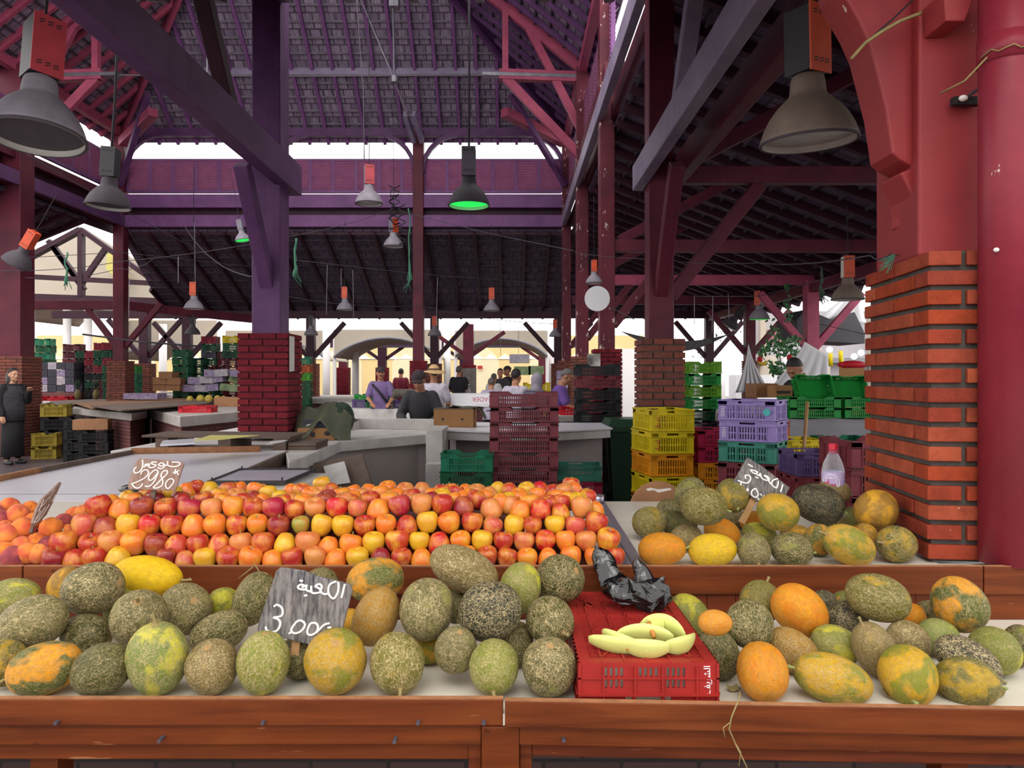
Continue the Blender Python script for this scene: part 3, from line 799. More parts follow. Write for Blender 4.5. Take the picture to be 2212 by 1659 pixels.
for s, x, lb in ((1, X0, 'right'), (-1, X3, 'left')):
    q = MB()
    for o_ in (-.075, .075):
        q.bar(V((x + o_, Y3 + o_ * s, H + 5.98)), V((x - s * 5.4 + o_, Y3 - 5.4 + o_ * s, H + 5.98 + .8 * 5.4)), .07, .22)
    st('hip_rafter', q, M['timber_nave' if s > 0 else 'timber_pink'], 'doubled hip rafter climbing from the far %s corner' % lb, 'rafter')
# trusses: stub tie with steel plate, principal rafter, struts
def truss(y, s, x, lb, m):
    t = thing('roof_truss', lb, 'truss', (x, y, H + 5.2), kind='structure')
    def b(n, p, q, w=.11, h=.2, mm=m): part(n, MB().bar(V((x - s * p[0], y, H + p[1])), V((x - s * q[0], y, H + q[1])), w, h), M[mm], t, bev=.006)
    b('stub_tie', (-.05, 5.86), (1.62, 5.92), .16, .2)
    b('steel_plate', (.1, 5.87), (1.95, 5.92), .18, .07, 'steel')
    b('principal_rafter', (-.1, 6.0), (4.4, 9.6), .13, .26)
    b('king_strut', (1.5, 5.95), (1.5, 7.2), .12, .14)
    b('strut', (.05, 4.35), (1.5, 5.86), .12, .17)
    b('strut', (.05, 4.9), (1.1, 6.95), .12, .15)
    part('tie_rod', MB().tube([(x - s * 1.9, y, H + 5.92), (-4.13, y, H + 5.9)], .018, 6), M['steel'], t)
    return t
truss(Y2, 1, X0, 'right half of the middle roof truss with its grey steel plate', 'timber_pink')
truss(Y2, -1, X3, 'left half of the middle roof truss below the big purple beam', 'timber_pink')
# steel tension rods meeting at a hub, and pale shoe by the middle far post
hub = W(852, 172, 14.5)
rr = thing('tension_rod', 'steel tension rods meeting at a ring under the raised roof', 'rod', hub, kind='structure')
part('rod', MB().tube([hub, W(848, -40, 14.5)], .022, 8), M['steel'], rr)
part('rod', MB().tube([hub, W(780, 0, 14.5), W(762, -40, 14.5)], .018, 8), M['steel'], rr)
part('rod', MB().tube([hub, W(880, 250, 16.5)], .018, 8), M['steel'], rr)
part('ring', MB().tube([hub + V((0, 0, -.06)), hub + V((0, 0, .06))], .08, 12), M['steel'], rr)
part('turnbuckle', MB().bb(hub.x - .09, hub.x + .09, 14.4, 14.6, hub.z + 1.4, hub.z + 1.62), M['steel'], rr)
rr2 = thing('tension_rod', 'thin steel rod with a cross joint behind the big purple beam', 'rod', W(447, 172, 14.0), kind='structure')
part('rod', MB().tube([W(270, 0, 9), W(447, 172, 14.0), W(545, 260, 16)], .02, 8), M['steel'], rr2)
part('rod', MB().tube([W(447, 172, 14.0), W(448, 70, 14.0), W(448, 0, 14)], .02, 8), M['steel'], rr2)
part('ring', MB().tube([W(447, 175, 14.0), W(447, 166, 14.0)], .09, 12), M['steel'], rr2)
for k, (a, b) in enumerate((((872, 245), (912, 310)), ((878, 250), (905, 305)))):
    pass
sh = thing('rafter_shoe', 'pair of pale bolted timbers slanting beside the middle far column', 'bracket', W(895, 305, 17.9), kind='structure')
for dx in (-9, 9): part('shoe_plank', MB().bar(W(884 + dx, 245, 17.2), W(903 + dx, 305, 17.95), .1, .16), M['lilac_paint'], sh, bev=.006)
for k, (x, s) in enumerate(((X0, 1), (X3, -1))):
    q = MB().bar(V((x - s * .1, Y3 - .1, H + 5.75)), V((x - s * 1.55, Y3 - 1.55, H + 5.98)), .22, .2)
    st('corner_timber', q, M['timber_pink'], 'rose diagonal corner timber at the far %s of the raised roof' % ('right', 'left')[k], 'timber', bev=.01)
    q = MB().bar(V((x - s * .06, Y3 - .15, H + 4.7)), V((x - s * 1.4, Y3 - 1.5, H + 6.4)), .13, .13)
    st('corner_strut', q, M['timber_nave'], 'long strut rising from the far %s corner column' % ('right', 'left')[k], 'strut', bev=.01)
# ------------------------------------------------------------------ the front stall
YF, YB = 1.60, 2.20           # lower table, front board to back board
ZLO = H - .72                 # lower table surface
ZUP = H - .585                # upper counter surface
lt = thing('display_table', 'low wooden display table with red brown boards, carrying the netted melons', 'table', (0, 1.9, 0))
part('table_top', MB().bb(-2.3, 2.3, YF - .015, YB, ZLO - .025, ZLO), M['laminate'], lt)
def fb(n, xa, xb, za, zb, y0, y1, m='board_rail', yb=None, th=.024):
    q = MB(); yb = y0 if yb is None else yb
    q.bar((xa, y0, (za + zb) / 2), (xb, yb, (za + zb) / 2), th, abs(zb - za))
    return part(n, q, M[m], lt, bev=.003)
xs = (1089 - 1106) / F * 1.59
for (xa, xb, ya, yb) in ((-2.3, xs - .002, 1.59, 1.59), (xs + .002, 2.3, 1.582, 1.49)):
    fb('top_rail', xa, xb, H - .7455, H - .688, ya, yb, 'board_rail', yb, .014)
    part('worn_edge', MB().bar((xa, ya + .0005, H - .6875), (xb, yb + .0005, H - .6875), .0135, .002), M['board_edge'], lt)
fb('middle_rail', -2.3, -.066, H - .792, H - .7475, 1.605, 0, 'board')
fb('lower_rail', -2.3, -.066, H - .831, H - .794, 1.622, 0, 'board_rail')
fb('middle_rail', .016, 2.3, H - .789, H - .750, 1.600, 0, 'board', 1.51)
fb('lower_rail', .043, 2.3, H - .822, H - .790, 1.618, 0, 'plank', 1.53)
fb('post', -.0655, .0155, H - .9, H - .748, 1.607, 0, 'board', 1.607, .04)
for xa, xb in ((-.094, -.066), (.016, .043)): fb('post_cheek', xa, xb, H - 1.5, H - .794, 1.617, 0, 'board_rail', 1.617, .03)
for x in (-1.03, .975):
    part('leg', MB().bb(x - .03, x + .03, 1.63, 1.69, 0, ZLO - .03), M['board'], lt)
q = MB()
for x, z in ((-.97, H - .735), (-.53, H - .735), (-.2, H - .735), (.18, H - .736), (.62, H - .733), (.95, H - .733), (-.75, H - .773), (-.25, H - .775), (.11, H - .772), (.55, H - .77), (-.06, H - .735)):
    q.tube([(x, 1.572, z), (x, 1.60, z)], .0042, 8)
part('screws', q, M['wire'], lt)
# stains of use on the white top: stray seeds and petals
up = thing('market_counter', 'upper stall counter with white top and red brown front boards, carrying the apples', 'counter', (-.6, 2.9, 0))
part('counter_top', MB().bb(-2.85, 1.34, YB + .012, 3.49, ZUP - .03, ZUP), M['laminate'], up)
part('counter_top', MB().bb(1.34, 2.4, YB + .012, 2.325, ZUP - .03, ZUP), M['laminate'], up)
x55 = (52 - 1106) / F * YB
for xa, xb in ((-2.9, x55 - .002), (x55 + .002, 1.395), (1.398, 2.4)):
    part('front_rail', MB().bar((xa, YB, H - .602), (xb, YB, H - .602), .015, .083), M['board_rail'], up, bev=.003)
    part('worn_edge', MB().bar((xa, YB, H - .5595), (xb, YB, H - .5595), .0145, .0015), M['board_edge'], up)
q = MB(); x = -2.9
while x < 1.2:
    wd = R.uniform(.05, .095); q.bb(x + .001, x + wd - .001, YB + .003, YB + .02, ZLO + .001, H - .643); x += wd
part('riser_planks', q, M['plank'], up)
part('riser_board', MB().bb(1.2, 2.4, YB + .001, YB + .02, ZLO + .001, H - .643), M['board'], up)
part('brick_base', MB().bb(-2.9, 2.4, YB - .1, YB + .1, 0, ZLO - .03), M['wall_brick_dark'], up)
part('inner_base', MB().bb(-2.8, 1.3, 2.5, 3.45, 0, ZUP - .03), M['plaster'], up)
tray = thing('metal_tray', 'bare metal edge of the tray holding the apples', 'tray', (.37, 2.8, ZUP))
q = MB()
q.bar((.352, 2.225, ZUP + .004), (.372, 3.44, ZUP + .004), .02, .008); q.bar((.374, 2.225, ZUP + .010), (.394, 3.44, ZUP + .010), .012, .02); q.bar((.398, 2.225, ZUP + .004), (.418, 3.44, ZUP + .004), .024, .008)
part('edge_profile', q, M['metal_tray'], tray)
part('end_cap', MB().tube([(.392, 3.40, ZUP + .01), (.392, 3.40, ZUP + .045)], .03, 12), M['metal_tray'], tray, smooth=True)

# left arm of the stall, white sheet top
la = thing('side_counter', 'long white side counter with brown edge trim at the left', 'counter', (-2.2, 4.6, 0))
part('counter_top', MB().prism([(-2.87, 3.50, ZUP), (-1.60, 3.50, ZUP), (-1.77, 5.84, ZUP), (-2.90, 5.62, ZUP)], 0, 0, (0, 0, -.03)), M['laminate_cool'], la)
part('inner_board', MB().bar((-1.60, 3.52, ZUP - .06), (-1.77, 5.84, ZUP - .06), .025, .125), M['bare_wood'], la)
part('edge_trim', MB().bar((-2.88, 3.5, ZUP + .008), (-2.91, 4.55, ZUP + .008), .035, .045), M['board_edge'], la)
part('edge_trim', MB().bar((-2.905, 4.56, ZUP + .008), (-2.90, 5.66, ZUP + .008), .035, .045), M['bare_wood'], la)
part('edge_trim', MB().bar((-2.90, 5.65, ZUP + .02), (-1.98, 5.83, ZUP + .02), .03, .05), M['board_edge'], la)
part('support_wall', MB().bb(-2.8, -1.9, 3.6, 5.5, 0, ZUP - .03), M['plaster'], la)
part('seam', MB().bb(-2.87, -1.62, 3.70, 3.704, ZUP - .001, ZUP + .0008), M['ink_dark'], la)
# white concrete counter round the back
bc = thing('concrete_counter', 'whitewashed concrete counter curving behind the apples with a stepped end post', 'counter', (-1.7, 7.2, 0))
top = [(-1.52, 5.05), (-1.56, 6.75), (-.90, 7.55), (-.72, 7.62), (-.72, 8.7), (-3.2, 8.7), (-3.2, 5.9), (-1.80, 5.88)]
part('slab', MB().prism([(x, y, ZUP) for x, y in top], 0, 0, (0, 0, -.095)), M['concrete_white'], bc, bev=.006)
part('wall_face', MB().prism([(x, y, 0) for x, y in ((-1.70, 5.0), (-1.74, 6.82), (-.98, 7.75), (-.72, 7.78), (-.72, 8.6), (-3.1, 8.6), (-3.1, 6.0))], 0, 0, (0, 0, ZUP - .095)), M['plaster'], bc)
part('end_post', MB().bb(-.82, -.66, 7.05, 7.7, ZUP - .30, ZUP + .085), M['concrete_white'], bc, bev=.006)
part('step_block', MB().bb(-.80, -.54, 6.85, 7.75, 0, ZUP - .215), M['concrete_white'], bc, bev=.006)
part('upstand', MB().bar((-1.75, 8.45, ZUP + .06), (-.72, 8.2, ZUP + .06), .08, .12), M['concrete_white'], bc, bev=.006)
part('upstand', MB().bar((-1.75, 8.45, ZUP + .06), (-2.0, 7.4, ZUP + .06), .06, .12), M['concrete_white'], bc, bev=.006)
gc = thing('stone_counter', 'grey topped counter where the man in the dark cap sits', 'counter', (.4, 8.2, 0))
part('slab', MB().prism([(-.66, 7.62, ZUP + .03), (.15, 7.3, ZUP + .03), (1.05, 7.9, ZUP + .03), (1.05, 8.75, ZUP + .03), (-.72, 8.85, ZUP + .03)], 0, 0, (0, 0, -.09)), M['concrete_white'], gc, bev=.006)
part('dark_sheet', MB().prism([(-.68, 7.57, ZUP + .045), (.13, 7.22, ZUP + .045), (1.07, 7.86, ZUP + .045), (1.06, 8.80, ZUP + .045), (-.95, 8.95, ZUP + .045)], 0, 0, (0, 0, -.014)), M['laminate_cool'], gc)
part('wall_face', MB().bb(-.62, 1.0, 8.2, 8.7, 0, ZUP - .06), M['plaster'], gc)

# other stalls in the hall
def stall(name, label, corner, ang, L, D, z, slab=.14, m='concrete', bm='wall_brick', lip=0.0):
    """brick stall with a concrete slab, near corner at corner; ang is the direction of the long face"""
    a = math.radians(ang); e = V((math.cos(a), math.sin(a), 0)); f = V((-math.sin(a), math.cos(a), 0))
    c = V((corner[0], corner[1], 0)); t = thing(name, label, 'stall', c + e * L / 2 + f * D / 2)
    P = lambda u, v, zz: c + e * u + f * v + V((0, 0, zz))
    part('slab', MB().prism([P(0, 0, z), P(L, 0, z), P(L, D, z), P(0, D, z)], 0, 0, (0, 0, -slab)), M[m], t, bev=.01)
    i = .07
    part('brick_wall', MB().prism([P(i, i, 0), P(L - i, i, 0), P(L - i, D - i, 0), P(i, D - i, 0)], 0, 0, (0, 0, z - slab)), M[bm], t)
    if lip: part('rear_lip', MB().prism([P(0, D - .12, z), P(L, D - .12, z), P(L, D, z), P(0, D, z)], 0, 0, (0, 0, lip)), M[m], t)
    return t
def G0(px, py, z):
    d = (H - z) * F / (py - 815.0); return V(((px - 1106.0) / F * d, d, z))
def pstall(label, px, z, slab, m='concrete', bm='wall_brick'):
    """stall whose slab outline is given by where its top corners are seen"""
    P = [G0(a, b, z) for a, b in px]; c = sum(P, V((0, 0, 0))) / len(P)
    ar = sum(P[i].x * P[(i + 1) % len(P)].y - P[(i + 1) % len(P)].x * P[i].y for i in range(len(P)))
    if ar < 0: P = P[::-1]
    t = thing('brick_stall', label, 'stall', (c.x, c.y, 0))
    part('slab', MB().prism(P, 0, 0, (0, 0, -slab)), M[m], t, bev=.01)
    I = [c + (p - c) * .94 for p in P]
    part('brick_wall', MB().prism([(p.x, p.y, 0) for p in I], 0, 0, (0, 0, z - slab)), M[bm], t)
    return t
pstall('brick stall with a thick pale slab and a red tray, left of the purple column', [(321, 884), (389, 900), (527, 889), (560, 872), (335, 870)], .9, .17)
pstall('brick stall covered with old boards, behind the dark crates at the left', [(157, 881), (284, 893), (317, 888), (332, 866), (170, 864)], .9, .13)
pstall('brick stall with red trays just right of the woman in black', [(38, 873), (98, 871), (142, 862), (100, 858), (30, 858)], .9, .14)
pstall('white edged brick stall behind the olive tarpaulin', [(748, 884), (886, 884), (905, 872), (745, 868)], .9, .20, 'concrete_white')
pstall('stall with green crates in front of the man with the shoulder strap', [(655, 861), (835, 861), (838, 853), (668, 853)], .95, .14)
pstall('stall in the middle of the hall where people sit', [(985, 868), (1205, 868), (1200, 856), (990, 855)], .9, .12)
pstall('low stall beside the man in the purple shirt', [(1200, 898), (1275, 897), (1268, 880), (1200, 880)], 1.0, .09)
pstall('long stall under the purple fruit boxes at the far left', [(335, 853), (545, 853), (545, 846), (345, 846)], .9, .12)
stall('brick_stall', 'stall at the right with the big green crates under a grey cloth', (2.7, 7.2), 2, 1.7, .95, H - .43, .06, 'concrete')
# ------------------------------------------------------------------ melons
def melon_mesh(k, m):
    r = random.Random(40 + k)
    ph = [r.uniform(0, 6.28) for _ in range(4)]; am = r.uniform(.008, .02); egg = r.uniform(-.05, .07); q = MB()
    prof = []; n = 22
    for i in range(n + 1):
        th = math.pi * (.012 + .976 * i / n)
        z = -math.cos(th); rr = math.sin(th) ** (.94) * (1 + egg * z)
        prof.append((rr, z))
    q.lathe(prof, 36, bump=lambda an, z: 1 + am * math.sin(10 * an + ph[0]) * .5 + am * math.sin(2 * an + ph[1] + z) + am * .8 * math.sin(3 * an - 2 * z + ph[2]))
    return q.mesh('melon_rind', M['melon'], True)
MEL = [melon_mesh(k, 'melon') for k in range(5)]
def stem_mesh(k):
    r = random.Random(k); q = MB(); L = r.uniform(.14, .34); a = r.uniform(0, 6.28); b = r.uniform(.04, .2)
    pts = [(b * math.cos(a) * t * t, b * math.sin(a) * t * t, .965 + L * t) for t in (0, .25, .5, .8, 1)]
    q.tube([(0, 0, .95)] + pts, [.15, .10, .07, .06, .065, .085], 9)
    return q.mesh('melon_stem', M['stem_green' if k % 2 else 'stem'], True)
STEMS = [stem_mesh(k) for k in range(4)]
PAL = dict(dg=('#565529', '#7c7c2c'), gg=('#736c42', '#868640'), yg=('#8a9036', '#bdb62e'), ol=('#767028', '#b08e1e'), og=('#646c28', '#e0951a'), orr=('#f09c14', '#d97f10'), ye=('#f5c812', '#e8b410'),
           tn=('#8f7a48', '#a88d4e'), bk=('#3d3d30', '#55543a'), oy=('#d9a81a', '#7a7e20'), lg=('#8d9c4c', '#cbc240'), to=('#c08c30', '#d49c22'))
# px centre, semi axes, tilt of the long axis, palette, netting, patches, stem end (0 none, 1 toward +axis, -1, 2 toward the viewer), ground?, label
LOWER = [
 (8, 1432, 36, 50, 20, 'ol', .75, .5, 0, 1, 'brown olive melon cut off by the left edge of the picture in the front row'),
 (97, 1443, 76, 55, 14, 'og', .55, .62, -1, 1, 'oblong melon with a bright orange patch at the left of the front row'),
 (219, 1446, 66, 54, 22, 'dg', .55, .2, 0, 1, 'dark green melon in the front row beside the orange patched one'),
 (340, 1423, 79, 62, 90, 'lg', .85, .45, 1, 1, 'upright pale green melon with white net in the front row'),
 (458, 1441, 58, 56, 90, 'tn', .95, .2, 0, 1, 'round tan netted melon between two upright melons in the front row'),
 (569, 1432, 68, 55, 84, 'yg', 1.0, .35, 0, 1, 'upright melon with a yellow flank just left of the slate sign stick'),
 (725, 1429, 70, 67, 80, 'oy', .6, .5, 0, 1, 'large round yellow brown melon in front of the big slate sign'),
 (858, 1431, 67, 59, 62, 'ol', 1.0, .25, 2, 1, 'olive melon with coarse net and a dry tendril, right of the yellow brown one'),
 (1067, 1441, 59, 54, 90, 'yg', .8, .15, 2, 1, 'green melon with its dry stem facing the viewer, front row'),
 (1187, 1441, 64, 59, 90, 'gg', 1.0, .25, 0, 1, 'pale round melon with fine rings of net beside the red crate'),
 (985, 1403, 53, 46, 78, 'gg', .8, .35, 0, 1, 'small grey green melon set back behind the gap in the front row'),
 (925, 1398, 40, 36, 20, 'oy', .3, .5, 0, 1, 'smooth yellow melon half hidden behind the coarse netted olive one'),
 (645, 1420, 48, 46, 10, 'dg', .7, .2, 0, 1, 'dark melon behind the stick of the big slate sign'),
 (472, 1366, 63, 43, 22, 'dg', .9, .2, 0, 1, 'dark green melon lying behind the round tan one'),
 (186, 1372, 54, 44, -12, 'dg', .75, .25, 0, 1, 'shaded dark melon under the grey ringed one at the left'),
 (1112, 1392, 50, 40, 70, 'dg', .9, .1, 0, 1, 'shaded dark melon behind the green one with the dry stem'),
 (70, 1346, 78, 57, 24, 'gg', .9, .2, -1, 1.82, 'grey green oblong melon resting above the orange patched one at far left'),
 (300, 1335, 62, 58, 70, 'gg', .9, .25, 1, 1.83, 'grey netted melon with a green stem on top, behind the upright pale one'),
 (265, 1314, 40, 37, 60, 'yg', .5, .4, 0, 2.00, 'yellow green melon peeping out behind the grey one with the stem'),
 (398, 1317, 60, 55, 40, 'gg', .95, .3, 0, 1.96, 'grey green netted melon left of the plain yellow green one in the back'),
 (480, 1302, 38, 32, 30, 'yg', .4, .6, 0, 2.05, 'small yellow green melon between two netted ones at the back'),
 (548, 1294, 60, 42, 66, 'dg', .75, .3, 0, 1.95, 'tall green melon left of the big slate sign'),
 (752, 1347, 36, 32, 30, 'to', .3, .5, 0, 1.98, 'orange melon showing at the right edge of the big slate sign'),
 (812, 1331, 64, 48, 66, 'to', .65, .3, -1, 1.86, 'tilted tan orange melon right of the big slate sign'),
 (922, 1316, 66, 59, 80, 'gg', .9, .3, 0, 1.84, 'grey green ringed melon at the middle of the pile'),
 (1059, 1320, 72, 63, 30, 'bk', .85, .1, -1, 1.82, 'large dark grey melon below the long tan one'),
 (1187, 1340, 58, 50, 10, 'dg', .9, .1, 2, 1.82, 'dark netted melon with a star shaped stem beside the red crate'),
 (985, 1308, 40, 34, 80, 'dg', .6, .2, 0, 2.00, 'dark melon in the gap behind the large dark grey one'),
 (25, 1288, 64, 38, 6, 'yg', .9, .3, 0, 2.00, 'netted yellow green melon at the back against the left edge of the picture'),
 (142, 1264, 40, 36, 60, 'to', .35, .4, 0, 2.05, 'plain tan melon behind the grey ringed one at upper left'),
 (200, 1271, 66, 55, 14, 'gg', 1.0, .1, 0, 1.93, 'grey ringed melon on top of the pile beside the long yellow one'),
 (319, 1244, 78, 42, -5, 'ye', .05, .5, 1, 2.06, 'long smooth bright yellow melon on top of the pile'),
 (692, 1262, 42, 36, 20, 'dg', .8, .3, 0, 2.08, 'green melon peeping over the big slate sign'),
 (811, 1253, 63, 48, 10, 'og', .6, .5, 0, 2.04, 'green and orange melon at the back right of the big slate sign'),
 (1003, 1231, 80, 47, -28, 'tn', .95, .15, 0, 1.98, 'long tan netted melon tilted on top of the pile'),
 (1123, 1271, 57, 45, 78, 'yg', .85, .35, 0, 1.98, 'two toned green and yellow melon behind the large dark grey one'),
 (1208, 1252, 56, 52, 40, 'dg', .8, .2, 0, 2.00, 'green melon at the top right of the left pile, by the black bag'),
 # right pile
 (1552, 1413, 57, 44, 110, 'dg', .6, .15, -1, 1, 'dark olive melon touching the right side of the red crate'),
 (1647, 1450, 62, 54, 88, 'orr', .25, .4, -1, 1, 'upright bright orange melon in the front of the right pile'),
 (1799, 1466, 84, 50, -14, 'oy', .6, .45, -1, 1, 'long yellow green melon lying in the front of the right pile'),
 (1961, 1459, 65, 59, 120, 'oy', .3, .55, 2, 1, 'yellow and green melon with a stem, front row right of the long one'),
 (2088, 1472, 64, 51, 10, 'ol', .5, .5, 2, 1, 'olive yellow melon with dry leaves at the front of the right pile'),
 (2090, 1427, 80, 45, -30, 'bk', 1.0, .1, 1, 1, 'dark brown netted melon behind the olive yellow one with dry leaves'),
 (2149, 1407, 58, 50, -40, 'yg', .45, .4, 0, 1, 'pale green melon near the right end of the right pile'),
 (2200, 1395, 46, 34, 80, 'dg', .6, .3, 0, 1, 'green melon cut off by the right edge of the picture'),
 (1712, 1405, 58, 44, -38, 'to', .85, .3, 0, 1, 'tan orange netted melon between the two orange ones'),
 (1805, 1393, 52, 42, -20, 'yg', .7, .4, 0, 1, 'yellow green melon behind the long yellow green one'),
 (1889, 1402, 63, 44, 118, 'tn', .6, .15, 1, 1, 'tan olive melon leaning at the centre of the right pile'),
 (1961, 1385, 50, 43, -30, 'tn', .95, .1, 0, 1, 'netted brown melon behind the tan olive leaning one'),
 (2025, 1375, 46, 38, -10, 'lg', .6, .2, 0, 1, 'light grey green melon in the middle of the right pile'),
 (1619, 1348, 53, 50, 120, 'dg', .85, .15, 2, 1.80, 'dark green netted melon above the upright orange one'),
 (1545, 1345, 36, 27, 1.95, 'orr', .5, .4, 0, 0, 'orange melon showing behind the dark green netted one by the red crate'),
 (1490, 1327, 50, 38, -42, 'yg', .55, .5, 0, 2.08, 'lime green melon behind the red crate'),
 (1642, 1302, 48, 44, 60, 'ol', .5, .25, 1, 2.02, 'olive melon with a dry stalk at the back of the right pile'),
 (1728, 1319, 66, 51, -38, 'orr', .2, .45, 1, 1.88, 'tilted bright orange melon high in the right pile'),
 (1828, 1338, 46, 38, 20, 'bk', .8, .1, 0, 1.94, 'charcoal netted melon right of the tilted orange one'),
 (1778, 1302, 30, 26, 20, 'bk', .5, .1, 0, 2.10, 'dark melon at the back behind the tilted orange one'),
 (1821, 1300, 28, 23, 20, 'og', .4, .3, 0, 2.10, 'small green melon at the back left of the highest melon'),
 (1896, 1291, 68, 50, -16, 'ol', .7, .3, 0, 1.92, 'olive green melon on the top of the right pile'),
 (1966, 1332, 32, 27, 30, 'orr', .2, .4, 0, 2.03, 'orange melon showing behind the top olive one'),
 (2004, 1325, 32, 27, 10, 'dg', .8, .1, 0, 2.05, 'dark green netted melon at the back beside the mottled one'),
 (2072, 1305, 60, 54, 110, 'og', .6, .5, -1, 1.93, 'mottled green and orange melon at the top right of the right pile'),
]
UPPER = [
 (1403, 1128, 38, 34, 10, 'ol', .9, .3, 1, 1, 'small coarse netted melon standing apart at the left of the upper melons'),
 (1430, 1186, 51, 36, 4, 'orr', .2, .4, 1, 1, 'wide orange melon at the left front of the upper melons'),
 (1539, 1188, 52, 35, 6, 'ye', .25, .4, -1, 1, 'wide yellow melon right of the orange one in the upper front row'),
 (1628, 1188, 39, 35, 90, 'gg', .7, .3, 2, 1, 'small grey green melon in the upper front row'),
 (1710, 1187, 45, 36, -8, 'dg', .8, .2, 1, 1, 'dark green melon with a tan stem in the upper front row'),
 (1834, 1178, 60, 41, -26, 'oy', .6, .45, -1, 1, 'large mottled yellow green melon in the upper front row'),
 (1937, 1175, 46, 39, -10, 'ol', .8, .45, -1, 1, 'brown melon with an orange flank beside the brick pillar'),
 (1872, 1163, 34, 26, 110, 'to', .3, .4, 0, 1, 'orange melon behind the large mottled one'),
 (1770, 1166, 36, 33, 80, 'og', .6, .4, 0, 1, 'green orange melon between the dark green and the large mottled ones'),
 (1482, 1160, 34, 27, 10, 'tn', .9, .1, 0, 1, 'tan netted melon between the orange and the yellow one'),
 (1560, 1148, 40, 28, -20, 'orr', .2, .4, 0, 1, 'orange melon behind the wide yellow one'),
 (1640, 1153, 37, 25, -10, 'yg', .6, .4, 0, 1, 'yellow green netted melon behind the small grey green one'),
 (1718, 1156, 34, 22, 0, 'to', .4, .4, 0, 1, 'pale orange melon behind the dark green one with the tan stem'),
 (1462, 1131, 46, 27, -14, 'dg', .3, .3, 0, 1, 'smooth green striped melon behind the wide orange one'),
 (1580, 1121, 32, 25, -10, 'gg', .9, .2, 0, 1, 'grey netted melon behind the stick of the upper slate sign'),
 (1629, 1128, 30, 24, 0, 'orr', .2, .4, 0, 1, 'deep orange melon beside the stick of the upper slate sign'),
 (1451, 1101, 33, 24, -10, 'dg', .7, .2, 0, 1, 'green grey melon behind the small coarse netted one'),
 (1837, 1121, 38, 26, -10, 'og', .5, .3, 0, 1, 'green melon below the round orange one at the pillar'),
 (1941, 1140, 32, 24, -20, 'yg', .4, .4, 0, 1, 'yellow green melon touching the brick pillar'),
 (1796, 1130, 32, 26, 0, 'dg', .9, .2, 0, 1, 'shaded netted melon under the big charcoal one'),
 (1520, 1093, 50, 42, -10, 'ol', .7, .3, 1, 2.46, 'green olive melon on top at the left of the upper slate sign'),
 (1680, 1106, 48, 41, -20, 'oy', .5, .5, 0, 2.46, 'bright yellow orange melon just right of the upper slate sign stick'),
 (1767, 1088, 55, 43, -16, 'bk', .3, .1, 1, 2.58, 'big smooth charcoal melon on the upper pile'),
 (1892, 1102, 48, 43, 10, 'to', .2, .5, 0, 2.50, 'round orange melon against the brick pillar'),
 (1490, 1064, 36, 30, 40, 'dg', .7, .5, 0, 2.65, 'green melon at the back left of the upper pile'),
 (1582, 1071, 38, 35, 80, 'ol', .6, .4, 2, 2.62, 'olive melon partly behind the upper slate sign'),
 (1802, 1061, 36, 27, -14, 'tn', .7, .2, 1, 2.78, 'tan olive melon behind the big charcoal one by the bottle'),
]
